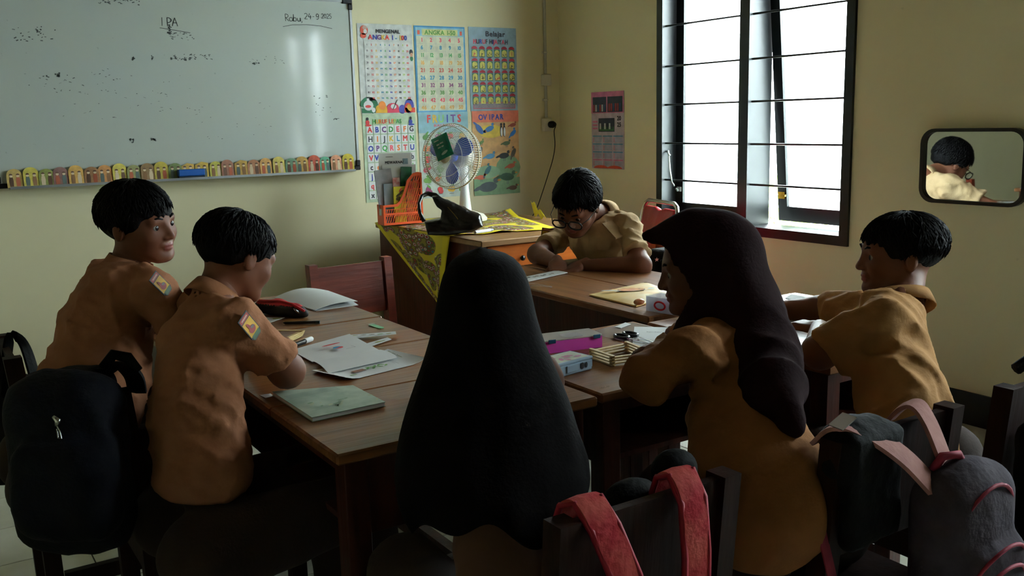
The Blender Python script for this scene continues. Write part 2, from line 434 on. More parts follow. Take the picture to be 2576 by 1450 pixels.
# ================================================================ WHITEBOARD
BX0, BX1, BZ0, BZ1 = 0.395, 2.197, 1.03, 1.943
wbm = mat('whiteboard_enamel', (200, 208, 200), 0.08, rgb2=(196, 206, 202), scale=3, spec=0.45)
add_dirt(wbm, 0.72, 0.25, 34)
alu = mat('aluminium_edge', (170, 174, 176), 0.35, metal=0.7, var=0.1)
ink = mat('black_marker_ink', (34, 36, 36), 0.7, var=0.2)
grey_ink = mat('smudged_marker_ink', (92, 98, 96), 0.8, var=0.3)
wb = thing('whiteboard', 'large smudged whiteboard with aluminium edge and black corner caps', 'whiteboard', (0, 0, 0))
yb = YW - 0.022
MB().box((BX0 + .012, yb, BZ0 + .012), (BX1 - .012, YW - 0.001, BZ1 - .012)).build('board_panel', wbm, wb)
e = MB()
e.box((BX0, yb - 0.005, BZ0), (BX1, YW - 0.001, BZ0 + 0.013)); e.box((BX0, yb - 0.005, BZ1 - 0.013), (BX1, YW - 0.001, BZ1))
e.box((BX0, yb - 0.005, BZ0 + 0.013), (BX0 + 0.013, YW - 0.001, BZ1 - 0.013)); e.box((BX1 - 0.013, yb - 0.005, BZ0 + 0.013), (BX1, YW - 0.001, BZ1 - 0.013))
e.build('edge_frame', alu, wb)
for (cx, cz, sx, sz) in ((BX0, BZ0, 1, 1), (BX1, BZ0, -1, 1), (BX0, BZ1, 1, -1), (BX1, BZ1, -1, -1)):
    c = MB(); L = 0.052
    x0, x1 = sorted((cx - sx * 0.003, cx + sx * L)); z0, z1 = sorted((cz - sz * 0.003, cz + sz * 0.02))
    c.box((x0, yb - 0.012, z0), (x1, YW - 0.0005, z1), bev=0.003)
    x0, x1 = sorted((cx - sx * 0.003, cx + sx * 0.02)); z0, z1 = sorted((cz + sz * 0.0205, cz + sz * L))
    c.box((x0, yb - 0.012, z0), (x1, YW - 0.0005, z1), bev=0.003)
    c.build('corner_cap', black_m, wb)
ty = yb - 0.006
tray = MB().box((BX0 + 0.05, ty - 0.055, BZ0 - 0.006), (BX1 - 0.05, ty, BZ0 - 0.001)).box((BX0 + 0.05, ty - 0.058, BZ0 - 0.006), (BX1 - 0.05, ty - 0.055, BZ0 + 0.006))
tray.build('pen_tray', alu, wb)
# handwriting: little strokes on the board face
def strokes(mb, segs, ox, oz, s, r=0.0022, slant=0.0):
    for sg in segs:
        pts = [(ox + (x + slant * z) * s, yb - 0.0008, oz + z * s) for x, z in sg]
        for a, b in zip(pts[:-1], pts[1:]): mb.bar(a, b, r * 2, 0.0006, up=(0, -1, 0)) if a != b else None
def arc(cx, cz, rx, rz, a0, a1, n=9): return [(cx + rx * math.cos(R(a0 + (a1 - a0) * i / n)), cz + rz * math.sin(R(a0 + (a1 - a0) * i / n))) for i in range(n + 1)]
G = {
 'I': [[(0.1, 0), (0.15, 1)]], 'P': [[(0.1, 0), (0.1, 1)], arc(0.1, 0.7, 0.5, 0.3, 90, -90)], 'A': [[(0, 0), (0.35, 1), (0.65, 0)], [(0.12, 0.4), (0.6, 0.4)]],
 'D': [[(0.1, 0), (0.1, 1)], arc(0.1, 0.5, 0.6, 0.5, 90, -90)],
 'R': [[(0.1, 0), (0.1, 1)], arc(0.1, 0.74, 0.45, 0.26, 90, -90), [(0.15, 0.48), (0.6, 0)]],
 'a': [arc(0.3, 0.27, 0.25, 0.27, 40, 360), [(0.56, 0.5), (0.6, 0)]], 'b': [[(0.1, 1), (0.1, 0)], arc(0.3, 0.27, 0.22, 0.27, 170, -190)],
 'u': [[(0.05, 0.5), (0.1, 0.1), (0.25, 0), (0.45, 0.1), (0.5, 0.5), (0.55, 0)]], ',': [[(0.15, 0.05), (0.05, -0.2)]],
 '2': [arc(0.3, 0.72, 0.25, 0.26, 160, -40) + [(0.05, 0), (0.6, 0.02)]], '4': [[(0.3, 1), (0.02, 0.4), (0.6, 0.4)], [(0.45, 0.7), (0.42, 0)]],
 '-': [[(0.1, 0.45), (0.4, 0.47)]], '9': [arc(0.3, 0.7, 0.22, 0.26, 0, 350), [(0.52, 0.75), (0.5, 0.2), (0.3, 0), (0.1, 0.05)]], '.': [[(0.1, 0.4), (0.16, 0.42)]],
 '0': [arc(0.3, 0.5, 0.24, 0.45, 0, 360)], '5': [[(0.55, 1), (0.15, 1), (0.12, 0.6)] + arc(0.28, 0.32, 0.26, 0.3, 110, -150)], ' ': []}
def write(mb, s, x, z, size, r, adv=0.78, rise=0.0):
    for ch in s:
        strokes(mb, G[ch], x, z, size, r); x += size * adv; z += rise
    return x
wd = MB()
p0 = (1.188, 4.966, 1.777); write(wd, 'IPA', p0[0], p0[2], 0.040, 0.0016, 0.66)
strokes(wd, [[(0, 0), (0.75, -0.1), (1.45, -0.2)]], *(lambda p: (p[0], p[2]))((1.180, 4.966, 1.767)), 0.1, 0.0012)
wd.build('handwritten_title', ink, wb); wd = MB()
p0 = (1.818, 4.966, 1.821); write(wd, 'Rabu, ', p0[0], p0[2], 0.036, 0.0014, 0.62)
p0 = (1.926, 4.966, 1.835); write(wd, '24-9.', p0[0], p0[2], 0.030, 0.0013, 0.72)
p0 = (2.021, 4.966, 1.842); write(wd, '2025', p0[0], p0[2], 0.024, 0.0012, 0.62)
p0 = (1.805, 4.966, 1.792); strokes(wd, [[(0, 0), (0.25, 0.05), (0.6, 0.065), (0.95, 0.045), (1.25, -0.01)]], p0[0], p0[2], 0.22, 0.0011)
wd.build('handwritten_date', ink, wb)
sm = MB(); rs = random.Random(3)
def smudge(px, py, wpx, hpx, n, rr=0.0012):
    for _ in range(n):
        x = px + rs.uniform(-wpx, wpx); z = py + rs.uniform(-hpx, hpx); a = rs.uniform(-0.5, 0.5); l = rs.uniform(0.003, 0.012)
        strokes(sm, [[(0, 0), (l * math.cos(a), l * math.sin(a))]], x, z, 1, rs.uniform(0.4, 1.5) * rr)
for (px, pz, wx, wz, n, rr) in ((1.03, 1.925, 0.14, 0.012, 60, 0.0022), (1.0, 1.89, 0.10, 0.02, 45, 0.002), (1.16, 1.935, 0.08, 0.01, 24, 0.003), (1.28, 1.73, 0.06, 0.02, 25, 0.0015),
        (1.33, 1.63, 0.10, 0.012, 30, 0.0015), (1.22, 1.76, 0.01, 0.02, 10, 0.002), (0.62, 1.72, 0.10, 0.03, 20, 0.0016), (0.75, 1.5, 0.2, 0.05, 30, 0.0012),
        (1.0, 1.45, 0.3, 0.12, 40, 0.0010), (1.7, 1.62, 0.1, 0.02, 14, 0.0012), (2.0, 1.38, 0.05, 0.06, 12, 0.0014), (1.5, 1.3, 0.25, 0.1, 24, 0.0009), (1.1, 1.23, 0.01, 0.008, 12, 0.0022), (2.07, 1.31, 0.012, 0.003, 8, 0.0018)):
    smudge(px, pz, wx, wz, n, rr)
for (px, pz, wx, wz, n) in ((0.95, 1.915, 0.03, 0.02, 26), (1.12, 1.925, 0.03, 0.018, 26), (1.03, 1.905, 0.07, 0.02, 30), (1.22, 1.93, 0.05, 0.008, 14), (0.64, 1.74, 0.012, 0.016, 9), (1.04, 1.62, 0.004, 0.012, 6), (1.13, 1.62, 0.004, 0.012, 6), (1.22, 1.76, 0.006, 0.022, 9), (1.26, 1.62, 0.05, 0.006, 14), (1.0, 1.225, 0.010, 0.010, 9), (1.64, 1.60, 0.02, 0.006, 7), (0.68, 1.54, 0.03, 0.01, 8)):
    smudge(px, pz, wx, wz, n, 0.0028)
tag(sm.build('marker_smudge', grey_ink, wb), kind='stuff')

# ---- the row of arch-topped cards on the tray
CARDS = [(38, 'tan', (214, 184, 110)), (80, 'yellow', (222, 206, 96)), (119, 'olive green', (158, 168, 92)), (155, 'dull mauve', (150, 112, 104)), (194, 'golden', (226, 178, 96)), (233, 'dusky brown', (180, 136, 96)),
         (267, 'peach', (222, 160, 98)), (304, 'bright yellow', (224, 208, 100)), (340, 'grey green', (162, 164, 110)), (374, 'brown', (160, 130, 92)), (408, 'yellow with red band', (214, 196, 90)), (443, 'green', (140, 160, 104)),
         (474, 'gold flat-topped', (218, 180, 92)), (509, 'yellow slant-topped', (224, 190, 92)), (544, 'lime yellow', (206, 200, 96)), (573, 'mauve brown', (170, 120, 98)), (606, 'ochre slant-topped', (206, 168, 90)), (638, 'rosy brown', (196, 140, 104)),
         (668, 'salmon and gold', (222, 172, 104)), (700, 'lemon yellow', (232, 214, 118)), (731, 'pale teal', (134, 170, 140)), (757, 'apricot', (220, 180, 104)), (787, 'red-topped', (214, 106, 84)), (814, 'turquoise', (110, 184, 150)), (841, 'pink', (230, 164, 130)), (870, 'mustard yellow', (220, 200, 80))]
figs = [mat('card_figure_dark', (112, 84, 66), 0.8, var=0.3), mat('card_figure_red', (190, 104, 74), 0.8, var=0.3), mat('card_figure_blue', (104, 118, 112), 0.8, var=0.3), mat('card_figure_brown', (150, 112, 76), 0.8, var=0.3), mat('card_figure_pale', (236, 214, 178), 0.8, var=0.2)]
ORD = ['leftmost', 'second', 'third', 'fourth', 'fifth', 'sixth', 'seventh', 'eighth', 'ninth', 'tenth', 'eleventh', 'twelfth', 'thirteenth']
for k, (px, cn, rgb) in enumerate(CARDS):
    x = BX0 + (px - 4) / 889.0 * (BX1 - BX0) * (1.0) ; x = [0.4755, 0][0] if False else x
    # spacing shrinks to the right in the picture: position from perspective of the board
    u = px / 893.0; x = 0.410 + (2.179 - 0.410) * (u * (4569 - 893) / (4569 - 893 * u)) if True else x
    wcd = 0.033; hh = 0.086 + 0.006 * math.sin(k * 2.1); z0 = BZ0 - 0.0008
    where = ORD[k] + ' card from the left end' if k < 13 else (('rightmost card' if k == 25 else ORD[25 - k] + ' card from the right end'))
    c = thing('arched_card', cn + ' paper card, ' + where + ' of the tray', 'card', (x, ty - 0.016, z0), random.uniform(-0.12, 0.12), 'arch-topped cards along the whiteboard tray')
    flat = 'topped' in cn and 'red' not in cn
    if flat: poly = [(-wcd, 0), (wcd, 0), (wcd, hh * 0.82), (0, hh * 0.9), (-wcd, hh * 0.72)]
    else: poly = [(-wcd, 0), (wcd, 0)] + [(wcd * math.cos(R(a)), hh - wcd * 0.9 + wcd * 0.9 * math.sin(R(a))) for a in range(0, 181, 15)]
    T = frame_of((0, 0, 0), (1, 0, 0), (0, 0.10, 1), (0, -1, 0.10))
    cm = mat('card_' + cn.replace(' ', '_').replace('-', '_'), rgb, 0.8, rgb2=tuple(int(v * 0.86) for v in rgb), scale=40)
    MB().prism(poly, 0.002, M=T).build('card_sheet', cm, c)
    for s_ in (-1, 1):
        f = MB(); fx = s_ * 0.0145; fm = figs[(k * 2 + (s_ > 0)) % 5]
        body = [(fx - 0.008, 0.006), (fx + 0.008, 0.006), (fx + 0.0095, 0.03), (fx + 0.007, 0.047), (fx - 0.007, 0.047), (fx - 0.0095, 0.03)]
        T2 = frame_of((0, -0.0022, 0), (1, 0, 0), (0, 0.10, 1), (0, -1, 0.10))
        f.prism(body, 0.0006, fm, T2)
        f.prism([(fx + 0.007 * math.cos(q * 0.785), 0.054 + 0.0075 * math.sin(q * 0.785)) for q in range(8)], 0.0007, figs[4], T2)
        f.prism([(fx + 0.0078 * math.cos(q * 0.5236), 0.057 + 0.0078 * math.sin(q * 0.5236)) for q in range(7)], 0.0010, figs[0], T2)
        f.build('printed_figure', None, c)
er = thing('board_eraser', 'blue felt board eraser lying in front of the cards', 'eraser', (1.262, ty - 0.036, BZ0 - 0.001))
MB().box((-0.065, -0.017, 0.014), (0.065, 0.017, 0.048), bev=0.004).build('eraser_handle', mat('blue_plastic', (24, 92, 176), 0.4, var=0.15), er)
MB().box((-0.063, -0.016, 0), (0.063, 0.016, 0.0138)).build('felt_pad', mat('dark_felt', (40, 48, 60), 0.95, var=0.2), er)

# ================================================================ POSTERS
RB = [(200, 50, 50), (40, 60, 160), (60, 150, 70), (220, 180, 60), (110, 60, 130), (40, 130, 170), (230, 120, 40), (60, 60, 70), (170, 200, 80), (220, 70, 90)]
PC = [mat('print_%d' % i, c, 0.6, var=0.1) for i, c in enumerate(RB)]
PK = mat('print_black', (30, 30, 34), 0.6, var=0.1)
PM = lambda n, c: mat('print_' + n, c, 0.6, rgb2=tuple(int(v * 0.88) for v in c), scale=25)
def poster(name, label, x0, z0, wx, hz, m, cat='poster', tilt=0.0, on='back', dep=0.004):
    if on == 'back': T = frame_of((x0, YW - dep, z0), (1, 0, tilt), (-tilt, 0, 1), (0, -1, 0))
    else: T = frame_of((XW - dep, x0, z0), (0, -1, tilt), (0, tilt, 1), (-1, 0, 0))
    root = thing(name, label, cat, (0, 0, 0))
    n = 10; mb = MB(); vs = []; fs = []
    for j in range(n + 1):
        for i in range(n + 1):
            u, v = i / n, j / n
            bow = 0.002 * math.sin(u * 5 + v * 3) * math.sin(math.pi * v)
            vs.append(T @ Vector((u * wx, v * hz, -0.0015 + abs(bow) * 0.3)))
    for j in range(n):
        for i in range(n): a = j * (n + 1) + i; fs.append((a, a + 1, a + n + 2, a + n + 1))
    k = len(vs); vs += [T @ Vector((x, y, -0.0035)) for x, y in ((0, 0), (wx, 0), (wx, hz), (0, hz))]
    fs.append((k + 3, k + 2, k + 1, k)); mb.add(vs, fs)
    mb.build('poster_sheet', m, root, True)
    T2 = T @ Matrix.Translation((0, 0, 0.0006))
    return root, T2
def rect(mb, T, x0, y0, x1, y1, m, z=0.0): mb.add([T @ Vector((x, y, z)) for x, y in ((x0, y0), (x1, y0), (x1, y1), (x0, y1))], [(0, 1, 2, 3)], m)
def disc(mb, T, x, y, rx, ry, m, z=0.0, n=14, a0=0, a1=360, rot=0):
    c, s = math.cos(R(rot)), math.sin(R(rot)); P = []
    N = n if a1 - a0 == 360 else n + 1
    for i in range(N):
        a = R(a0 + (a1 - a0) * i / n); u, v = rx * math.cos(a), ry * math.sin(a); P.append(T @ Vector((x + u * c - v * s, y + u * s + v * c, z)))
    mb.add(P, [tuple(range(len(P)))], m)
PW, PH = 0.337, 0.491
rootp, T = poster('number_poster', 'white number poster 1 to 100 beside the whiteboard, upper row left', 2.234, 1.335, PW, PH, PM('white', (226, 230, 226)))
pr = MB()
text(pr, 'MENGENAL', 0.028, T @ Matrix.Translation((0.185, 0.441, 0.0004)), PK, fat=0.0012)
x = 0.063
for i, ch in enumerate('ANGKA 1 - 100'):
    g = glyph(ch)[2] * 0.034 if ch != ' ' else 0.010
    if ch != ' ': text(pr, ch, 0.036, T @ Matrix.Translation((x, 0.405, 0.0004)), PC[[0, 1, 4, 3, 0, 0, 1, 4, 5, 6, 3, 0, 1][i]], 'l', fat=0.0014)
    x += g + 0.001
rect(pr, T, 0.036, 0.072, 0.318, 0.395, PM('panel', (236, 238, 234)), 0.0001)
for r in range(10):
    for c in range(10):
        v = r * 10 + c + 1
        text(pr, str(v), 0.0145, T @ Matrix.Translation((0.052 + c * 0.0277, 0.372 - r * 0.0325, 0.0004)), [PK, PC[0], PC[3], PC[5], PC[2], PC[1], PC[6], PK, PC[8], PC[0]][c], fat=0.0006)
        rect(pr, T, 0.044 + c * 0.0277, 0.366 - r * 0.0325, 0.060 + c * 0.0277, 0.3667 - r * 0.0325, PM('greyline', (170, 175, 180)), 0.0003)
disc(pr, T, 0.05, 0.045, 0.055, 0.048, PM('darkgreen', (30, 110, 70)), 0.0001, a0=-70, a1=180); rect(pr, T, 0.004, 0.003, 0.085, 0.03, PM('darkgreen', (30, 110, 70)), 0.00015)
disc(pr, T, 0.045, 0.045, 0.03, 0.028, white_m, 0.0003); disc(pr, T, 0.043, 0.04, 0.018, 0.008, PC[0], 0.0005); rect(pr, T, 0.036, 0.055, 0.05, 0.085, white_m, 0.0004)
disc(pr, T, 0.075, 0.02, 0.012, 0.014, white_m, 0.0004)
rect(pr, T, 0.088, 0.003, 0.16, 0.03, PM('amber', (226, 170, 40)), 0.0001); disc(pr, T, 0.13, 0.045, 0.022, 0.024, PM('ball_orange', (226, 130, 40)), 0.0003); disc(pr, T, 0.124, 0.03, 0.036, 0.02, PM('amber', (226, 170, 40)), 0.0002)
rect(pr, T, 0.16, 0.003, 0.235, 0.03, PM('crimson', (206, 50, 80)), 0.0001); disc(pr, T, 0.195, 0.032, 0.038, 0.026, PM('crimson', (206, 50, 80)), 0.0002); disc(pr, T, 0.2, 0.038, 0.018, 0.014, white_m, 0.0003)
pr.tube([T @ Vector((0.195, 0.02, 0.001)), T @ Vector((0.225, 0.075, 0.001))], 0.0015, 5, PK)
disc(pr, T, 0.255, 0.022, 0.022, 0.025, PM('violetblue', (66, 70, 170)), 0.0002); disc(pr, T, 0.3, 0.04, 0.03, 0.042, PM('violetblue', (66, 70, 170)), 0.0001); rect(pr, T, 0.268, 0.003, 0.336, 0.03, PM('scarlet', (220, 60, 40)), 0.0003)
disc(pr, T, 0.292, 0.03, 0.022, 0.028, PM('scarlet', (220, 60, 40)), 0.0003); disc(pr, T, 0.3, 0.03, 0.014, 0.02, PM('amber', (226, 170, 40)), 0.0005, rot=30)
disc(pr, T, 0.04, 0.455, 0.024, 0.026, PM('coral', (214, 84, 60)), 0.0002); disc(pr, T, 0.045, 0.468, 0.014, 0.012, PM('skin_grey', (200, 170, 160)), 0.0004); disc(pr, T, 0.047, 0.448, 0.011, 0.012, white_m, 0.0005)
disc(pr, T, 0.034, 0.425, 0.018, 0.014, PM('coral', (214, 84, 60)), 0.0002)
disc(pr, T, 0.325, 0.34, 0.012, 0.016, PK, 0.0003); disc(pr, T, 0.327, 0.326, 0.009, 0.012, PM('skinpink', (228, 170, 140)), 0.0004); disc(pr, T, 0.327, 0.305, 0.010, 0.014, PM('darkgreen', (30, 110, 70)), 0.0003)
pr.build('print', None, rootp)

rootp, T = poster('number_chart', 'blue-bordered number chart 1 to 50, middle of the upper poster row', 2.584, 1.333, 0.335, 0.492, PM('bluepaper', (70, 150, 205)))
pr = MB(); rect(pr, T, 0.008, 0.01, 0.327, 0.483, PM('cyanborder', (150, 205, 225)), 0.0001); rect(pr, T, 0.013, 0.014, 0.322, 0.435, PM('creamgrid', (226, 228, 200)), 0.0002)
rect(pr, T, 0.05, 0.438, 0.285, 0.474, PM('yellowbar', (220, 222, 150)), 0.0002); text(pr, 'ANGKA 1-50', 0.034, T @ Matrix.Translation((0.168, 0.443, 0.0005)), PM('leafgreen', (90, 150, 60)), fat=0.0014, sx=1.05)
rect(pr, T, 0.02, 0.443, 0.036, 0.466, PM('coral', (214, 84, 60)), 0.0003); rect(pr, T, 0.3, 0.443, 0.314, 0.466, PM('coral', (214, 84, 60)), 0.0003)
rowc = [PC[9], PC[5], PC[2], PM('sand', (224, 170, 80)), PM('redorange', (206, 84, 56)), PC[5], PM('plum', (130, 60, 110)), PM('leafgreen', (90, 150, 60)), PC[9], PM('sand', (224, 170, 80))]
for r in range(10):
    for c in range(5):
        text(pr, str(r * 5 + c + 1), 0.031, T @ Matrix.Translation((0.045 + c * 0.0615, 0.402 - r * 0.0425, 0.0005)), rowc[r], fat=0.0013)
    if r: rect(pr, T, 0.013, 0.4345 - r * 0.0425, 0.322, 0.4352 - r * 0.0425, PM('greyline', (170, 175, 180)), 0.0004)
for c in range(1, 5): rect(pr, T, 0.0147 + c * 0.0615, 0.014, 0.0154 + c * 0.0615, 0.435, PM('greyline', (170, 175, 180)), 0.0004)
pr.build('print', None, rootp)

rootp, T = poster('letter_poster', 'pale blue poster of yellow arched letter tiles, upper row right', 2.944, 1.338, 0.337, 0.491, PM('iceblue', (150, 178, 192)))
pr = MB(); text(pr, 'Belajar', 0.042, T @ Matrix.Translation((0.185, 0.436, 0.0005)) @ Matrix.Shear('XY', 4, (0.35, 0)) if False else T @ Matrix.Translation((0.185, 0.438, 0.0005)), PK, fat=0.0016, sx=1.15)
x = 0.028
for i, ch in enumerate('HURUF HIJAIYAH'):
    if ch != ' ': text(pr, ch, 0.037, T @ Matrix.Translation((x, 0.394, 0.0005)), [PC[9], PK, PC[1], PC[9], PK, 0, PK, PC[1], PC[9], PC[9], PK, PK, PC[9], PK][i], 'l', fat=0.0012, sx=0.82)
    x += (glyph(ch)[2] if ch != ' ' else 0.3) * 0.037 * 0.82 + 0.0006
AR = '\u062e\u062c\u062b\u062a\u0628\u0627\u0633\u0632\u0631\u0630\u062f\u062d\u0639\u0638\u0637\u0636\u0635\u0634\u0645\u0644\u0643\u0642\u0641\u063a\u064a\u0621\u0644\u0647\u0648\u0646'
ym_ = PM('tile_yellow', (222, 214, 110)); rm_ = PM('tile_red', (170, 30, 50)); gr_ = PM('tile_green', (60, 120, 90))
for r in range(5):
    for c in range(6):
        cx = 0.037 + c * 0.0525; cy = 0.322 - r * 0.0695
        rect(pr, T, cx - 0.021, cy - 0.004, cx + 0.021, cy + 0.040, gr_, 0.0002); disc(pr, T, cx, cy + 0.042, 0.021, 0.017, rm_, 0.0003, a0=0, a1=180)
        rect(pr, T, cx - 0.017, cy - 0.001, cx + 0.017, cy + 0.024, ym_, 0.0004); disc(pr, T, cx, cy + 0.024, 0.017, 0.014, ym_, 0.0005, a0=0, a1=180)
        text(pr, AR[r * 6 + c], 0.026, T @ Matrix.Translation((cx, cy + 0.006, 0.0007)), PK if (r + c) % 5 else PC[0], fat=0.0008)
        rect(pr, T, cx - 0.014, cy - 0.008, cx + 0.014, cy - 0.005, PM('greyprint', (110, 120, 125)), 0.0004)
rect(pr, T, 0.02, 0.013, 0.318, 0.052, PC[9], 0.0002); rect(pr, T, 0.023, 0.016, 0.315, 0.049, PM('greypink', (150, 140, 145)), 0.0003)
rr = random.Random(5)
for _ in range(60):
    a = rr.uniform(0.03, 0.3); b = rr.uniform(0.02, 0.044); rect(pr, T, a, b, a + 0.008, b + 0.0012, PM('greyprint2', (90, 95, 105)), 0.0005)
pr.build('print', None, rootp)

rootp, T = poster('alphabet_poster', 'pale green alphabet poster with coloured capitals, behind the orange file holder', 2.238, 0.838, 0.333, 0.497, PM('palegreen', (190, 212, 180)))
pr = MB(); x = 0.06
for i, ch in enumerate('HURUF LEPAS'):
    if ch != ' ': text(pr, ch, 0.034, T @ Matrix.Translation((x, 0.440, 0.0005)), [PC[2], PC[3], PC[6], PC[0], PC[6], 0, PC[0], PC[6], PC[8], PC[2], PC[2]][i], 'l', fat=0.001, sx=0.8)
    x += (glyph(ch)[2] if ch != ' ' else 0.25) * 0.034 * 0.8 + 0.0008
for sx_ in (0.03, 0.3):
    disc(pr, T, sx_, 0.468, 0.008, 0.009, PK, 0.0003); disc(pr, T, sx_, 0.448, 0.012, 0.014, PC[0] if sx_ < 0.1 else PC[1], 0.0003); disc(pr, T, sx_ + 0.004, 0.432, 0.02, 0.006, PC[0] if sx_ < 0.1 else PC[1], 0.0003)
letters = 'ABCDEFGHIJKLMNOPQRSTUVWXYZabcdefghijklmnopqrstuvwxyz'; lc = [0, 1, 4, 2, 9, 6, 7, 7, 6, 7, 3, 5, 0, 2, 1, 4, 2, 9, 6, 0, 1]
for r in range(8):
    for c in range(7):
        k = r * 7 + c
        if k >= len(letters): continue
        cx = 0.04 + c * 0.0435; cy = 0.388 - r * 0.0525
        rect(pr, T, cx - 0.0195, cy - 0.003, cx + 0.0195, cy + 0.0435, white_m, 0.0002)
        text(pr, letters[k], 0.042, T @ Matrix.Translation((cx + 0.001, cy + 0.004, 0.0005)), PC[lc[k % 21]], fat=0.0018, sx=0.95)
pr.build('print', None, rootp)

rootp, T = poster('fruit_poster', 'light poster of painted fruits hanging behind the table fan', 2.588, 0.838, 0.333, 0.5, PM('fruitpaper', (206, 220, 210)))
pr = MB(); rect(pr, T, 0.0, 0.38, 0.333, 0.5, PM('fruitsky', (150, 196, 210)), 0.0001)
for i, ch in enumerate('FRUITS'): text(pr, ch, 0.062, T @ Matrix.Translation((0.067 + i * 0.041, 0.438, 0.0006)), [PC[0], PC[3], PM('lime', (140, 200, 120)), PC[1], PC[4], PC[0]][i], fat=0.0022, sx=0.9)
text(pr, 'BUAH-BUAHAN', 0.019, T @ Matrix.Translation((0.17, 0.415, 0.0005)), PC[0], fat=0.0006)
rr = random.Random(9); fc = [(150, 60, 110), (210, 60, 60), (230, 180, 60), (120, 170, 80), (230, 120, 60), (180, 200, 90), (200, 70, 90), (90, 140, 70)]
for r in range(6):
    for c in range(4):
        cx = 0.05 + c * 0.079 + rr.uniform(-.006, .006); cy = 0.045 + r * 0.062; q = PM('fruit%d' % ((r * 3 + c) % 8), fc[(r * 3 + c) % 8])
        for s_ in range(3): disc(pr, T, cx + rr.uniform(-.012, .012), cy + rr.uniform(-.01, .01), 0.017, 0.015, q, 0.0002 + s_ * 0.0001, n=10)
        disc(pr, T, cx + 0.004, cy + 0.022, 0.016, 0.006, PM('leafgreen', (90, 150, 60)), 0.0006, rot=rr.uniform(-50, 50), n=8)
        rect(pr, T, cx - 0.016, cy - 0.026, cx + 0.016, cy - 0.023, PM('greyprint', (110, 120, 125)), 0.0004)
pr.build('print', None, rootp)

rootp, T = poster('animal_poster', 'orange and green poster of egg-laying animals, lower row right beside the cable', 2.95, 0.831, 0.333, 0.508, PM('animalpaper', (222, 176, 118)))
pr = MB(); rect(pr, T, 0, 0.44, 0.333, 0.508, PM('animaltop', (226, 122, 90)), 0.0001); rect(pr, T, 0, 0, 0.333, 0.10, PM('animalgreen', (136, 172, 130)), 0.0001)
disc(pr, T, 0.25, 0.16, 0.09, 0.075, PM('animalgreen', (136, 172, 130)), 0.00012); disc(pr, T, 0.1, 0.14, 0.09, 0.04, PM('animalmint', (150, 188, 150)), 0.00013)
disc(pr, T, 0.13, 0.385, 0.09, 0.04, PM('animalyellow', (232, 200, 80)), 0.00014)
for i, ch in enumerate('OVIPAR'): text(pr, ch, 0.046, T @ Matrix.Translation((0.06 + i * 0.0315 - (0.008 if i > 2 else 0), 0.454, 0.0006)), PC[1], fat=0.0014, sx=0.9)
def animal(x, y, s, c, rot=0, beak=None, legs=True):
    q = PM('animal%d_%d' % (c[0], c[1]), c)
    disc(pr, T, x, y, 0.034 * s, 0.016 * s, q, 0.0003, rot=rot); a = R(rot)
    hx, hy = x + 0.036 * s * math.cos(a + 0.5), y + 0.036 * s * math.sin(a + 0.5); disc(pr, T, hx, hy, 0.010 * s, 0.009 * s, q, 0.0004)
    disc(pr, T, x - 0.036 * s * math.cos(a), y - 0.036 * s * math.sin(a), 0.020 * s, 0.006 * s, q, 0.0004, rot=rot + 15)
    disc(pr, T, hx + 0.012 * s * math.cos(a), hy, 0.007 * s, 0.003 * s, PM('beak', (226, 150, 60)), 0.0005, rot=rot)
    if legs: rect(pr, T, x - 0.004, y - 0.03 * s, x - 0.001, y - 0.008, PM('greyprint2', (90, 95, 105)), 0.0002); rect(pr, T, x + 0.006, y - 0.03 * s, x + 0.009, y - 0.008, PM('greyprint2', (90, 95, 105)), 0.0002)
animal(0.05, 0.4, 1.1, (60, 100, 170), -50, legs=False); animal(0.12, 0.4, 1.0, (70, 130, 190), 20, legs=False)
for dx in (0, 0.022):
    disc(pr, T, 0.205 + dx, 0.385, 0.010, 0.036, PK, 0.0003); disc(pr, T, 0.207 + dx, 0.38, 0.007, 0.028, white_m, 0.0004); disc(pr, T, 0.205 + dx, 0.425, 0.007, 0.009, PK, 0.0004)
animal(0.29, 0.37, 0.8, (40, 120, 190), 40, legs=False); animal(0.29, 0.42, 0.7, (150, 70, 50), 10, legs=False)
animal(0.05, 0.27, 0.8, (100, 96, 84), 60); animal(0.12, 0.235, 1.0, (90, 150, 190), 8, legs=False); animal(0.22, 0.235, 1.1, (50, 52, 52), 5); animal(0.29, 0.25, 0.9, (84, 76, 60), 60)
animal(0.24, 0.31, 0.8, (90, 110, 70), 5); animal(0.06, 0.32, 0.6, (110, 140, 80), 30); animal(0.1, 0.15, 1.0, (60, 110, 120), 50, legs=False); animal(0.27, 0.17, 0.9, (180, 90, 60), 10)
animal(0.05, 0.11, 0.9, (214, 110, 80), 0); animal(0.24, 0.105, 1.5, (56, 92, 66), -3); animal(0.1, 0.05, 1.9, (80, 92, 96), 5, legs=False); animal(0.28, 0.035, 0.9, (90, 66, 52), 0, legs=False)
pr.build('print', None, rootp)

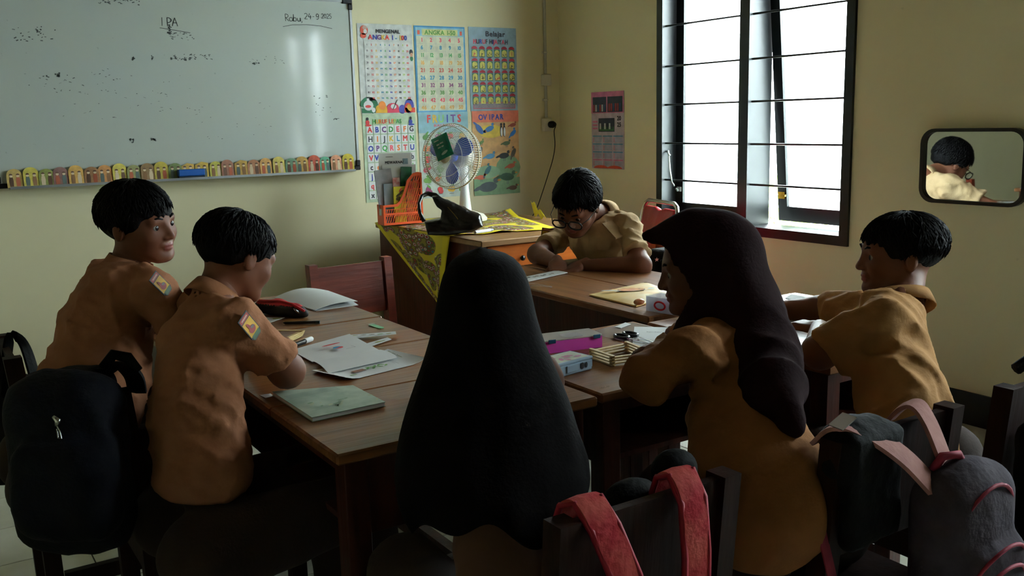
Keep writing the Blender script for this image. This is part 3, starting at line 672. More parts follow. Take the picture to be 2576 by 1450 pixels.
# calendar on the window wall
rootp, T = poster('wall_calendar', 'photo calendar taped beside the window on the right wall', 4.632, 0.978, 0.305, 0.455, PM('calpaper', (206, 190, 208)), 'calendar', on='right')
pr = MB(); pk = PM('calpink', (222, 130, 170)); bl = PM('calblue', (110, 160, 200)); dk = PM('photo_dark', (60, 66, 84)); rd = PM('photo_red', (170, 70, 76))
rect(pr, T, 0.0, 0.33, 0.305, 0.455, pk, 0.0001); rect(pr, T, 0.015, 0.335, 0.145, 0.425, dk, 0.0003); rect(pr, T, 0.155, 0.335, 0.295, 0.425, dk, 0.0003)
for i in range(6): rect(pr, T, 0.02 + i * 0.02, 0.34, 0.034 + i * 0.02, 0.38, [rd, PM('photo_white', (200, 205, 210)), PM('photo_blue', (60, 90, 140))][i % 3], 0.0004); rect(pr, T, 0.165 + i * 0.02, 0.34, 0.179 + i * 0.02, 0.385, [rd, rd, PM('photo_blue', (60, 90, 140))][i % 3], 0.0004)
text(pr, 'SELAMAT', 0.016, T @ Matrix.Translation((0.06, 0.436, 0.0004)), PC[1], fat=0.0005) if False else None
rect(pr, T, 0.07, 0.22, 0.22, 0.30, dk, 0.0003); rect(pr, T, 0.075, 0.225, 0.215, 0.25, PM('photo_green', (70, 120, 80)), 0.0004)
for i in range(6): rect(pr, T, 0.08 + i * 0.022, 0.235, 0.094 + i * 0.022, 0.27, [PM('photo_white', (200, 205, 210)), dk][i % 2], 0.0005)
text(pr, '20', 0.035, T @ Matrix.Translation((0.262, 0.285, 0.0005)), PK, fat=0.0014); text(pr, '25', 0.035, T @ Matrix.Translation((0.262, 0.248, 0.0005)), PK, fat=0.0014)
for i in range(3): rect(pr, T, 0.012, 0.235 + i * 0.02, 0.06, 0.245 + i * 0.02, pk, 0.0002)
for r in range(4):
    for c in range(3):
        a, b = 0.012 + c * 0.098, 0.16 - r * 0.047
        rect(pr, T, a, b + 0.03, a + 0.088, b + 0.038, bl if r < 3 else pk, 0.0002)
        for q in range(4):
            for s_ in range(6): rect(pr, T, a + 0.004 + s_ * 0.014, b + q * 0.0072, a + 0.013 + s_ * 0.014, b + 0.003 + q * 0.0072, bl if s_ else PC[9], 0.0003)
disc(pr, T, 0.09, 0.003, 0.07, 0.018, PM('coral', (214, 84, 60)), 0.0004, a0=0, a1=180); disc(pr, T, 0.22, 0.003, 0.07, 0.018, PM('coral', (214, 84, 60)), 0.0004, a0=0, a1=180)
pr.build('print', None, rootp)

# conduit, boxes, socket and cord in the corner of the back wall
cx_ = 3.489
t = thing('wall_conduit', 'thin grey electrical conduit with clips and box running down the corner', 'conduit', (0, 0, 0))
pvc = mat('grey_pvc', (186, 186, 178), 0.5, var=0.06)
MB().tube([(cx_, YW - 0.011, 1.56), (cx_, YW - 0.011, ZC)], 0.0095, 10).build('pipe', pvc, t, 'auto')
MB().tube([(cx_, YW - 0.011, 1.29), (cx_, YW - 0.011, 1.485)], 0.0095, 10).build('pipe', pvc, t, 'auto')
for z in (1.40, 1.69, 2.25): MB().box((cx_ - 0.019, YW - 0.006, z - 0.008), (cx_ + 0.019, YW, z + 0.008)).tube([(cx_ - 0.011, YW - 0.004, z), (cx_ - 0.009, YW - 0.018, z), (cx_, YW - 0.023, z), (cx_ + 0.009, YW - 0.018, z), (cx_ + 0.011, YW - 0.004, z)], 0.004, 6).build('pipe_clip', ivory_m, t)
MB().box((cx_ - 0.03, YW - 0.035, 1.488), (cx_ + 0.03, YW, 1.556), bev=0.004).build('junction_box', ivory_m, t)
t = thing('wall_socket', 'cream surface socket low in the corner with a black plug in it', 'socket', (cx_, YW, 1.245))
MB().box((-0.034, -0.03, -0.04), (0.034, -0.001, 0.042), bev=0.005).build('socket_box', ivory_m, t)
MB().lathe([(0, 0.002), (0.024, 0.002), (0.026, 0.0), (0.026, -0.004)], 20, M=frame_of((0, -0.032, 0), (1, 0, 0), (0, 0, 1), (0, -1, 0))).build('socket_face', ivory_m, t, 'auto')
t = thing('fan_cord', 'thin black power cord hanging from the socket down to the desk', 'cord', (0, 0, 0))
MB().lathe([(0, 0), (0.021, 0), (0.022, 0.02), (0.014, 0.034), (0, 0.036)], 16, M=frame_of((cx_ + 0.015, YW - 0.035, 1.247), (1, 0, 0), (0, 0, 1), (0.25, -1, 0))).build('plug', black_m, t, 'auto')
cp = [(cx_ + 0.022, YW - 0.06, 1.247), (cx_ + 0.04, YW - 0.055, 1.235), (3.530, 4.930, 1.205), (3.535, 4.930, 1.118), (3.517, 4.930, 1.032), (3.478, 4.930, 0.934), (3.436, 4.930, 0.836), (3.384, 4.920, 0.739), (3.326, 4.900, 0.675), (3.272, 4.880, 0.613), (3.03, 4.82, 0.60), (2.97, 4.86, 0.3), (2.8, 4.88, 0.2)]
cu = []
for i in range(len(cp) - 1):
    p0, p1, p2, p3 = [Vector(cp[max(0, min(len(cp) - 1, i + q))]) for q in (-1, 0, 1, 2)]
    for s_ in range(4):
        u = s_ / 4; cu.append(0.5 * ((2 * p1) + (p2 - p0) * u + (2 * p0 - 5 * p1 + 4 * p2 - p3) * u * u + (3 * p1 - p0 - 3 * p2 + p3) * u ** 3))
MB().tube(cu, 0.003, 6).build('cable', black_m, t, True)

# mirror on the window wall
t = thing('wall_mirror', 'rounded black-framed mirror hanging on the wall right of the window', 'mirror', (XW - 0.012, 2.165, 1.055), 0.0)
t.rotation_euler = (0, R(-1.0), R(1.5))
def rr_poly(w, h, r, n=7):
    P = []
    for (cx, cy, a0) in ((w - r, h - r, 0), (-w + r, h - r, 90), (-w + r, -h + r, 180), (w - r, -h + r, 270)):
        for i in range(n + 1): a = R(a0 + 90 * i / n); P.append((cx + r * math.cos(a), cy + r * math.sin(a)))
    return P
TM = frame_of((0, 0, 0), (0, -1, 0), (0, 0, 1), (-1, 0, 0))
A_ = rr_poly(0.218, 0.15, 0.06); B_ = rr_poly(0.203, 0.137, 0.05)
mb = MB(); n = len(A_)
vs = [(x, y, 0) for x, y in A_] + [(x, y, 0.028) for x, y in A_] + [(x, y, 0.028) for x, y in B_] + [(x, y, 0.012) for x, y in B_]
fs = []
for q in range(3):
    for i in range(n): fs.append((q * n + i, q * n + (i + 1) % n, (q + 1) * n + (i + 1) % n, (q + 1) * n + i))
fs.append(tuple(range(n))[::-1]); mb.add([TM @ Vector(v) for v in vs], fs); mb.build('mirror_frame', black_m, t)
MB().prism(B_, 0.002, M=TM @ Matrix.Translation((0, 0, 0.0125))).build('mirror_glass', mat('mirror_silver', (225, 230, 232), 0.02, metal=1.0), t)

# ================================================================ DESKS
DZ = 0.70
def desk(label, x0, x1, y0, y1, top='x', rz=0.0, open_side=None, z=DZ, planks=2):
    """top: direction the planks run"""
    cx, cy = (x0 + x1) / 2, (y0 + y1) / 2; w, d = (x1 - x0) / 2, (y1 - y0) / 2
    t = thing('school_desk', label, 'desk', (cx, cy, 0), rz)
    tm = desk_top if top == 'x' else desk_topy
    for k in range(planks):
        if top == 'x':
            a = -d + 2 * d * k / planks; b = -d + 2 * d * (k + 1) / planks; g = 0.0005
            MB().box((-w, a + (g if k else 0), z - 0.022), (w, b - (g if k < planks - 1 else 0), z), bev=0.004).build('top_plank', tm, t)
        else:
            a = -w + 2 * w * k / planks; b = -w + 2 * w * (k + 1) / planks; g = 0.0005
            MB().box((a + (g if k else 0), -d, z - 0.022), (b - (g if k < planks - 1 else 0), d, z), bev=0.004).build('top_plank', tm, t)
    i = 0.022; L = 0.048
    for sx in (-1, 1):
        for sy in (-1, 1):
            X, Y = sx * (w - i - L / 2), sy * (d - i - L / 2)
            MB().box((X - L / 2, Y - L / 2, 0), (X + L / 2, Y + L / 2, z - 0.0225), bev=0.002).build('leg', desk_m, t)
    az = z - 0.0225; ah = 0.155
    sides = {'-x': ((-w + i + 0.006, -d + i + L, az - ah), (-w + i + 0.024, d - i - L, az)), '+x': ((w - i - 0.024, -d + i + L, az - ah), (w - i - 0.006, d - i - L, az)),
             '-y': ((-w + i + L, -d + i + 0.006, az - ah), (w - i - L, -d + i + 0.024, az)), '+y': ((-w + i + L, d - i - 0.024, az - ah), (w - i - L, d - i - 0.006, az))}
    for k, (lo, hi) in sides.items():
        lo = list(lo)
        if k == open_side: lo[2] = az - 0.035
        MB().box(lo, hi, bev=0.001).build('apron', desk_m, t)
    MB().box((-w + i + 0.025, -d + i + 0.025, az - ah), (w - i - 0.025, d - i - 0.025, az - ah + 0.012)).build('book_shelf', desk_m, t)
    if top == 'x':
        for sx in (-1, 1): MB().box((sx * (w - i - L / 2) - 0.015, -d + i + L, 0.10), (sx * (w - i - L / 2) + 0.015, d - i - L, 0.15)).build('side_stretcher', desk_m, t)
        MB().box((-w + i + L / 2 + 0.016, -0.018, 0.10), (w - i - L / 2 - 0.016, 0.018, 0.15)).build('foot_rail', desk_m, t)
    else:
        for sy in (-1, 1): MB().box((-w + i + L, sy * (d - i - L / 2) - 0.015, 0.10), (w - i - L, sy * (d - i - L / 2) + 0.015, 0.15)).build('side_stretcher', desk_m, t)
        MB().box((-0.018, -d + i + L / 2 + 0.016, 0.10), (0.018, d - i - L / 2 - 0.016, 0.15)).build('foot_rail', desk_m, t)
    return t
desk('brown desk in the left foreground with the closed green exercise book', 0.605, 1.195, 1.525, 2.595, 'x', 0, '-x', planks=3)
desk('brown desk with the red and black pencil case, behind the left foreground desk', 0.56, 1.205, 2.60, 3.165, 'x', 0, '-y')
desk('small brown desk with the pink pencil box and stick frame', 1.212, 1.742, 1.535, 2.058, 'x', 0, '-y')
desk('brown desk where the man with glasses leans, below the window', 1.815, 2.39, 2.075, 3.17, 'y', 0, '+x')
desk('narrow brown desk under the elbow of the boy on the far right', 1.762, 2.125, 1.385, 2.022, 'x', 0, '-y')
desk('brown desk carrying the grey-green folder, beyond the boy on the far right', 2.130, 2.44, 1.64, 2.26, 'x', 0, '-y') if False else desk('brown desk carrying the grey-green folder, beyond the boy on the far right', 2.130, 2.44, 1.62, 2.065, 'x', 0, '-y')

# ================================================================ TEACHER'S DESK
TZ = 0.74; TX0, TX1, TY0, TY1 = 2.205, 3.03, 3.66, 4.79
td = thing("teacher_desk", "large reddish teacher's desk with orange drawers against the whiteboard wall", 'desk', (0, 0, 0))
MB().box((TX0, TY0, TZ - 0.028), (TX1, TY1, TZ), bev=0.004).build('desktop', mat('pale_worn_desktop', (150, 112, 74), 0.35, rgb2=(128, 92, 58), scale=3, stretch=(1, 8, 8)), td)
dp = wood('dark_red_side_panel', (92, 42, 30), (68, 30, 22), 2, 0.4)
MB().box((TX0 + 0.02, TY0 + 0.03, 0), (TX0 + 0.045, TY1 - 0.01, TZ - 0.0285)).build('side_panel', dp, td)
MB().box((TX1 - 0.045, TY0 + 0.03, 0), (TX1 - 0.02, TY1 - 0.01, TZ - 0.0285)).build('side_panel', dp, td)
MB().box((TX0 + 0.046, TY1 - 0.035, 0.05), (TX1 - 0.046, TY1 - 0.01, TZ - 0.0285)).build('back_panel', dp, td)
MB().box((TX0 + 0.046, TY0 + 0.06, 0.06), (TX1 - 0.046, TY0 + 0.48, 0.08)).build('cabinet_floor', dp, td)
for k, (xa, xb) in enumerate(((TX0 + 0.05, TX0 + 0.42), (TX0 + 0.43, TX1 - 0.05))):
    for (za, zb) in ((0.575, 0.705), (0.40, 0.565), (0.09, 0.39)):
        dr = MB().box((xa, TY0 + 0.03, za), (xb, TY0 + 0.05, zb), bev=0.003).build('drawer_front', orange_wood, td)
        MB().lathe([(0, 0.02), (0.012, 0.018), (0.013, 0.012), (0.006, 0.006), (0.006, 0)], 14, M=frame_of(((xa + xb) / 2, TY0 + 0.03, (za + zb) / 2), (1, 0, 0), (0, 0, 1), (0, -1, 0))).build('knob', black_m, dr, True)
# batik cloth
cl = bpy.data.materials.new('yellow_batik'); cl.use_nodes = True; nt = cl.node_tree; b = nt.nodes['Principled BSDF']; b.inputs['Roughness'].default_value = 0.7
uv = nt.nodes.new('ShaderNodeTexCoord'); at = nt.nodes.new('ShaderNodeUVMap')
vo = nt.nodes.new('ShaderNodeTexVoronoi'); vo.inputs['Scale'].default_value = 16; nt.links.new(at.outputs[0], vo.inputs['Vector'])
rp = nt.nodes.new('ShaderNodeValToRGB'); e = rp.color_ramp; e.interpolation = 'CONSTANT'
cols = [(150, 30, 60), (235, 225, 190), (40, 120, 130), (170, 60, 50), (96, 92, 36), (150, 138, 48)]; pos = [0, 0.26, 0.33, 0.42, 0.50, 0.66]
while len(e.elements) < 6: e.elements.new(0.5)
for i in range(6): e.elements[i].position = pos[i]; e.elements[i].color = (*lin(cols[i]), 1)
nt.links.new(vo.outputs['Distance'], rp.inputs[0])
v2 = nt.nodes.new('ShaderNodeTexVoronoi'); v2.inputs['Scale'].default_value = 5; nt.links.new(at.outputs[0], v2.inputs['Vector'])
r2 = nt.nodes.new('ShaderNodeMapRange'); r2.inputs['From Min'].default_value = 0.68; r2.inputs['From Max'].default_value = 0.72; nt.links.new(v2.outputs['Distance'], r2.inputs[0])
mx = nt.nodes.new('ShaderNodeMix'); mx.data_type = 'RGBA'; nt.links.new(r2.outputs[0], mx.inputs[0]); nt.links.new(rp.outputs[0], mx.inputs[6]); mx.inputs[7].default_value = (*lin((226, 206, 50)), 1)
# plain yellow border: stored as a per-vertex mask painted on the cloth edge
ca = nt.nodes.new('ShaderNodeAttribute'); ca.attribute_name = 'hem'
m2 = nt.nodes.new('ShaderNodeMix'); m2.data_type = 'RGBA'; nt.links.new(ca.outputs['Fac'], m2.inputs[0]); nt.links.new(mx.outputs[2], m2.inputs[6]); m2.inputs[7].default_value = (*lin((236, 214, 30)), 1)
nt.links.new(m2.outputs[2], b.inputs['Base Color'])
def cloth_patch(name, fn, nu, nv, hem, parent, m, smooth=True):
    vs = [fn(i / nu, j / nv) for j in range(nv + 1) for i in range(nu + 1)]
    fs = [(j * (nu + 1) + i, j * (nu + 1) + i + 1, (j + 1) * (nu + 1) + i + 1, (j + 1) * (nu + 1) + i) for j in range(nv) for i in range(nu)]
    me = bpy.data.meshes.new(name); me.from_pydata([tuple(v) for v in vs], [], fs); me.materials.append(m)
    u = me.uv_layers.new(name='UVMap'); at = me.attributes.new('hem', 'FLOAT', 'POINT')
    for q, (i, j) in enumerate([(i, j) for j in range(nv + 1) for i in range(nu + 1)]): at.data[q].value = hem(i / nu, j / nv)
    for lp in me.loops:
        v = me.vertices[lp.vertex_index].co; k = lp.vertex_index; u.data[lp.index].uv = ((k % (nu + 1)) / nu, (k // (nu + 1)) / nv)
    me.polygons.foreach_set('use_smooth', [smooth] * len(me.polygons)); me.update()
    o = link(bpy.data.objects.new(name, me), parent)
    s = o.modifiers.new('thickness', 'SOLIDIFY'); s.thickness = 0.0015; s.offset = 1
    return o
tc = thing('batik_cloth', "yellow batik cloth draped askew over the teacher's desk with a hanging point", 'tablecloth', (0, 0, 0))
def fn_top(u, v):
    a = Vector((TX0 - 0.008, 3.93, TZ)).lerp(Vector((TX0 - 0.008, 4.77, TZ)), v); bq = Vector((2.98, 3.73, TZ)).lerp(Vector((3.02, 4.6, TZ)), v)
    # front edge is turned back on the right, leaving bare wood
    bq = Vector((2.74, 3.80, TZ)).lerp(Vector((2.98, 4.60, TZ)), v)
    p = a.lerp(bq, u); f = 0.5 + 0.5 * math.sin(u * 17 + v * 7 + 2 * math.sin(v * 9)); k = math.sin(math.pi * min(1, u * 1.15)) * (0.4 + 0.6 * (1 - v))
    p.z += 0.003 + 0.010 * f * max(0, k); p.y += 0.012 * math.sin(u * 14)
    if v > 0.8 and u > 0.8: p.z += 0.16 * (v - 0.8) * (u - 0.8) * 5
    return p
cloth_patch('cloth_top', fn_top, 60, 44, lambda u, v: 1.0 if (v < 0.04 or u > 0.955) else 0.0, tc, cl)
tipv = Vector((TX0 - 0.028, 4.02, 0.395)); TA = Vector((TX0 - 0.011, 4.765, TZ + 0.003)); TB = Vector((TX0 - 0.011, 3.925, TZ + 0.003))
def fn_side(u, v):
    p = TA.lerp(TB, u).lerp(tipv, v ** 0.95); env = math.sin(math.pi * u) * min(1, v * 4) * (1 - 0.5 * v)
    p.x -= 0.004 + 0.016 * env * (0.5 + 0.5 * math.sin(u * 21 + 3 * v)); p.x = min(p.x, TX0 - 0.004)
    bulge = math.sin(math.pi * v) * 0.03; 
    if u < 0.5: p.y += bulge * (0.5 - u) * 0.6
    return p
cloth_patch('cloth_drop', fn_side, 44, 40, lambda u, v: 1.0 if (u < 0.07 + 0.06 * v or u > 0.93 - 0.05 * v or v > 0.93) else 0.0, tc, cl)
def fn_fold(u, v):   # the fold standing up along the far right
    a = Vector((2.93, 4.18, TZ + 0.01)).lerp(Vector((3.02, 4.42, TZ + 0.012)), v); bq = a + Vector((0.03, 0.08, 0.055 * (0.4 + v)))
    p = a.lerp(bq, u); p.z += 0.012 * math.sin(v * 12); return p
cloth_patch('cloth_fold', fn_fold, 8, 16, lambda u, v: 1.0, tc, cl)

# ---- file holder with papers
T0 = Vector((2.124, 4.506, 0.753))
org = mat('orange_plastic', (232, 88, 34), 0.4, var=0.08)
dxv = Vector((1.0, -0.06, 0)).normalized(); dyv = Vector((0.06, 1.0, 0)).normalized()
FH = frame_of(T0 + Vector((0.0, 0, 0)), dxv, dyv, (0, 0, 1))
fh = thing('file_holder', "orange perforated plastic file holder full of papers on the teacher's desk", 'file holder', (0, 0, 0))
W_, D_x, H1, H2 = 0.225, 0.085, 0.105, 0.27
outl = [(0, 0), (W_, 0), (W_, H2 * 0.98), (W_ - 0.02, H2), (W_ - 0.05, H2 - 0.005), (W_ - 0.085, H2 - 0.04), (W_ - 0.105, H2 - 0.10), (W_ - 0.13, H1 + 0.02), (W_ - 0.15, H1 + 0.003), (0, H1)]
# perforated side: bars between slots
def side(yoff):
    mb = MB(); t_ = 0.003
    Ts = FH @ frame_of((0, yoff, 0), (1, 0, 0), (0, 0, 1), (0, -1, 0))
    n = len(outl)
    ins = [(0.012, 0.012), (W_ - 0.01, 0.012), (W_ - 0.01, H2 - 0.018), (W_ - 0.022, H2 - 0.016), (W_ - 0.046, H2 - 0.022), (W_ - 0.074, H2 - 0.052), (W_ - 0.094, H2 - 0.105), (W_ - 0.122, H1 + 0.008), (W_ - 0.145, H1 - 0.011), (0.012, H1 - 0.011)]
    vs = [(x, y, 0) for x, y in outl] + [(x, y, 0) for x, y in ins] + [(x, y, t_) for x, y in outl] + [(x, y, t_) for x, y in ins]
    fs = []
    for i in range(n):
        j = (i + 1) % n; fs += [(i, j, n + j, n + i), (2 * n + i, 3 * n + i, 3 * n + j, 2 * n + j), (i, 2 * n + i, 2 * n + j, j), (n + i, n + j, 3 * n + j, 3 * n + i)]
    mb.add([Ts @ Vector(v) for v in vs], fs)
    mb.add([Ts @ Vector(v) for v in [(0.01, 0.052, 0), (W_ - 0.008, 0.052, 0), (W_ - 0.008, 0.062, 0), (0.01, 0.062, 0), (0.01, 0.052, t_), (W_ - 0.008, 0.052, t_), (W_ - 0.008, 0.062, t_), (0.01, 0.062, t_)]], [(0, 1, 2, 3), (4, 5, 6, 7), (0, 1, 5, 4), (3, 2, 6, 7)])
    def inside(x, z):
        top = H1 - 0.008
        if x > W_ - 0.145: top = np.interp(x, [W_ - 0.145, W_ - 0.122, W_ - 0.094, W_ - 0.074, W_ - 0.046, W_ - 0.01], [H1 - .008, H1 + .01, H2 - .1, H2 - .05, H2 - .02, H2 - .015])
        return 0.01 < z < top and 0.01 < x < W_ - 0.008
    for row in range(7):
        zc = 0.03 + row * 0.034; 
        for c in range(18):
            xc = 0.016 + c * 0.0125; s_ = 1 if row % 2 == 0 else 1
            a = (xc - 0.004, zc - 0.017); q = (xc + 0.008, zc + 0.017)
            if inside(*a) and inside(*q): mb.bar(Ts @ Vector((*a, 0.0015)), Ts @ Vector((*q, 0.0015)), 0.0034, 0.0028, up=dyv)
        zl = zc + 0.017; xl = 0.012; xs_ = [x_ for x_ in np.linspace(0.012, W_ - 0.01, 30) if inside(x_, zl)]
        if xs_: mb.bar(Ts @ Vector((xs_[0], zl, 0.0015)), Ts @ Vector((xs_[-1], zl, 0.0015)), 0.003, 0.005, up=dyv)
    return mb
side(0.0).build('perforated_side', org, fh); side(D_x).build('perforated_side', org, fh)
fp = MB(); fp.box((-0.0005, 0.0005, 0), (0.0025, D_x - 0.0035, H1), M=FH); fp.build('front_panel', org, fh)
MB().box((W_ - 0.003, 0.0005, 0), (W_, D_x - 0.0035, H2 - 0.004), M=FH).build('back_panel', org, fh)
MB().box((0.003, 0.0005, 0), (W_ - 0.0035, D_x - 0.0035, 0.004), M=FH).build('bottom_panel', org, fh)
MB().box((-0.0015, 0.022, 0.05), (-0.0006, 0.055, 0.085), M=FH).build('paper_label', white_m, fh)
def leaf(name, label, cat, x0, x1, y, z0, z1, th, m, tilt=0.0, lean=0.0, group=None):
    Tm = FH @ Matrix.Translation((x0, y, z0)) @ Euler((lean, tilt, 0)).to_matrix().to_4x4()
    o = MB().box((0, 0, 0), (x1 - x0, th, z1 - z0), M=Tm, bev=min(th * 0.3, 0.001)).build(name, m, None); return tag(o, label, cat, group), Tm
o_, Tm = leaf('paper_sheet', 'tallest white printed sheet standing in the orange file holder', 'paper', 0.012, 0.20, 0.062, 0.006, 0.372, 0.002, white_m, 0.0)
pr = MB(); text(pr, 'MEWARNAI', 0.019, Tm @ frame_of((0.086, -0.0008, 0.31), (1, 0, 0), (0, 0, 1), (0, -1, 0)), PK, fat=0.001)
rect(pr, Tm @ frame_of((0, -0.0008, 0), (1, 0, 0), (0, 0, 1), (0, -1, 0)), 0.135, 0.305, 0.165, 0.335, PM('iceblue', (150, 178, 192))); rect(pr, Tm @ frame_of((0, -0.0008, 0), (1, 0, 0), (0, 0, 1), (0, -1, 0)), 0.04, 0.345, 0.08, 0.348, PM('greyprint', (110, 120, 125)))
pr.build('print', None, o_)
leaf('paper_sheet', 'white sheet in front of the tallest one in the orange holder', 'paper', 0.02, 0.212, 0.054, 0.006, 0.312, 0.003, white_m, 0.02)
leaf('magazine', 'tilted grey-white magazine at the left edge of the orange holder', 'magazine', 0.005, 0.10, 0.044, 0.006, 0.286, 0.006, mat('magazine_cover', (196, 198, 204), 0.4, rgb2=(150, 150, 160), scale=14), -0.10)
leaf('plastic_folder', 'clear bluish plastic folder standing behind the yellow book', 'folder', 0.022, 0.1, 0.034, 0.006, 0.215, 0.005, mat('clear_blue_folder', (150, 180, 205), 0.15, rgb2=(190, 205, 215), scale=18), 0.0)
leaf('green_pouch', 'green foil pouch tucked upright in the orange holder', 'pouch', 0.115, 0.178, 0.040, 0.10, 0.30, 0.006, mat('green_foil', (28, 120, 70), 0.25, rgb2=(16, 84, 50), scale=20, bump=0.4, bscale=40), 0.06)
leaf('red_booklet', 'red and white booklet beside the green pouch in the holder', 'booklet', 0.072, 0.112, 0.028, 0.006, 0.245, 0.004, mat('red_white_cover', (200, 70, 60), 0.4, rgb2=(230, 225, 215), scale=24), 0.0)
yb_, Tm = leaf('yellow_book', 'bright yellow book at the front of the orange holder', 'book', 0.066, 0.135, 0.010, 0.006, 0.198, 0.008, mat('yellow_cover', (226, 214, 40), 0.4, var=0.06), 0.0)
pr = MB(); Tq = Tm @ frame_of((0, -0.0008, 0), (1, 0, 0), (0, 0, 1), (0, -1, 0))
for (a, b_, c_, d_) in ((0.03, 0.15, 0.02, 0.006), (0.025, 0.13, 0.014, 0.01), (0.035, 0.115, 0.012, 0.008), (0.045, 0.165, 0.014, 0.005)): disc(pr, Tq, a, b_, c_, d_, PM('olive_ink', (96, 84, 30)), rot=30)
disc(pr, Tq, 0.04, 0.175, 0.014, 0.004, PC[0], rot=50); pr.build('print', None, yb_)
for k, (yy, c_) in enumerate(((0.022, (214, 60, 70)), (0.070, (236, 232, 200)), (0.076, (90, 60, 110)))):
    leaf('magazine', ['red magazine seen through the slots of the orange holder', 'cream magazine at the back of the orange holder', 'purple magazine against the rear side of the orange holder'][k], 'magazine', 0.145 if k == 0 else 0.13, 0.216, yy, 0.006, 0.225 - 0.01 * k, 0.005, mat('magazine_%d' % k, c_, 0.35, rgb2=(232, 200, 90), scale=30))

# ---- table fan
fan = thing('table_fan', "white table fan with blue blades on the teacher's desk", 'fan', (0, 0, 0))
FC = Vector((2.460, 4.358, 1.101)); toCam = (Vector((0, 0, 1.28)) - FC).normalized()
ax = Vector((-0.98, -0.50, 0.06)).normalized()
FT = frame_of(FC, ax.cross(Vector((0, 0, 1))).normalized() * -1, ax.cross(Vector((0, 0, 1)).cross(ax)).normalized(), ax)
zx = Vector((0, 0, 1)).cross(ax).normalized(); zy = ax.cross(zx).normalized(); FT = frame_of(FC, zx, zy, ax)
wire = mat('white_coated_wire', (226, 226, 216), 0.4, var=0.05); RO = 0.168
def ring(mb, r, z, rad, n=48): mb.tube([FT @ Vector((r * math.cos(2 * math.pi * i / n), r * math.sin(2 * math.pi * i / n), z)) for i in range(n)], rad, 6, closed=True)
mb = MB(); ring(mb, RO, 0.0, 0.0045); mb.build('guard_rim', mat('beige_rim', (200, 186, 150), 0.4, var=0.1), fan, True)
for nm, sg in (('front_guard', 1), ('rear_guard', -1)):
    mb = MB(); N = 84
    for i in range(N):
        a = 2 * math.pi * i / N; tw = 0.25 * sg
        pts = []
        for (r, z) in ((RO, 0.0), (RO - 0.002, 0.026 * sg), (RO - 0.02, 0.047 * sg), (RO * 0.6, 0.06 * sg), (0.034, 0.064 * sg)):
            aa = a + tw * (1 - r / RO); pts.append(FT @ Vector((r * math.cos(aa), r * math.sin(aa), z)))
        mb.tube(pts, 0.0011, 4, caps=False)
    ring(mb, RO - 0.012, 0.043 * sg, 0.002); ring(mb, RO * 0.62, 0.061 * sg, 0.0015)
    mb.build(nm, wire, fan)
    tag(fan.children[-1], kind=None)
MB().lathe([(0, 0.07), (0.030, 0.069), (0.035, 0.062), (0.034, 0.056)], 24, M=FT).build('guard_badge', ivory_m, fan, True)
blm = mat('blue_fan_blade', (50, 84, 190), 0.35, var=0.08)
for k in range(3):
    a0 = k * 2 * math.pi / 3 + 0.55; vs = []; fs = []; nr, na = 8, 8
    for i in range(nr + 1):
        r = 0.026 + 0.118 * i / nr; wd_ = 0.42 + 0.62 * math.sin(math.pi * min(1, 0.15 + i / nr * 0.75))
        for j in range(na + 1):
            a = a0 + wd_ * (j / na - 0.5); rr_ = r * (1 - 0.10 * abs(j / na - 0.5) ** 2 * 4 * (i / nr))
            vs.append(FT @ Vector((rr_ * math.cos(a), rr_ * math.sin(a), 0.018 * (j / na - 0.5))))
    for i in range(nr):
        for j in range(na): q = i * (na + 1) + j; fs.append((q, q + 1, q + na + 2, q + na + 1))
    o_ = MB().add(vs, fs).build('blade', blm, fan, True); s = o_.modifiers.new('thickness', 'SOLIDIFY'); s.thickness = 0.002
MB().lathe([(0, 0.026), (0.022, 0.024), (0.028, 0.012), (0.028, -0.02), (0, -0.02)], 20, M=FT).build('blade_hub', blm, fan, True)
MB().lathe([(0.0, -0.165), (0.03, -0.16), (0.05, -0.14), (0.056, -0.10), (0.055, -0.072), (0.0, -0.07)], 24, M=FT).build('motor_housing', ivory_m, fan, True)
pb = FC - ax * 0.115; 
mb = MB(); mb.tube([pb - Vector((0, 0, 0.03)), (pb.x, pb.y, TZ + 0.19), (pb.x + 0.0, pb.y, TZ + 0.045)], [0.020, 0.022, 0.036], 14); mb.build('neck', white_m, fan, 'auto')
MB().lathe([(0, 0.0), (0.115, 0.0), (0.118, 0.012), (0.10, 0.032), (0.045, 0.05), (0, 0.052)], 32, M=Matrix.Translation((pb.x, pb.y, TZ + 0.014))).build('base', ivory_m, fan, 'auto')
gp = thing('green_sachet', 'shiny green sachet stuck to the front of the table fan', 'sachet', (0, 0, 0))
grm = mat('teal_foil', (18, 130, 100), 0.22, rgb2=(12, 100, 78), scale=16, bump=0.5, bscale=30)
GT = FT @ Matrix.Translation((-0.006, 0.048, 0.078)) @ Matrix.Rotation(R(22), 4, 'Z')
mb = MB(); n = 14; vs = []; fs = []
for sd in (1, -1):
    for j in range(n + 1):
        for i in range(n + 1):
            u, v = i / n * 2 - 1, j / n * 2 - 1; bl_ = max(0, (1 - u ** 4) * (1 - v ** 4)); vs.append(GT @ Vector((u * 0.052, v * 0.060, sd * (0.0006 + 0.010 * bl_ + 0.002 * math.sin(u * 9 + v * 4) * bl_))))
for q in range(2):
    k = q * (n + 1) ** 2
    for j in range(n):
        for i in range(n): a = k + j * (n + 1) + i; fs.append((a, a + 1, a + n + 2, a + n + 1))
mb.add(vs, fs); mb.build('pouch_body', grm, gp, True)
pr = MB(); GP = GT @ Matrix.Translation((0, 0, 0.0125)); wht = PM('palemint', (190, 225, 210))
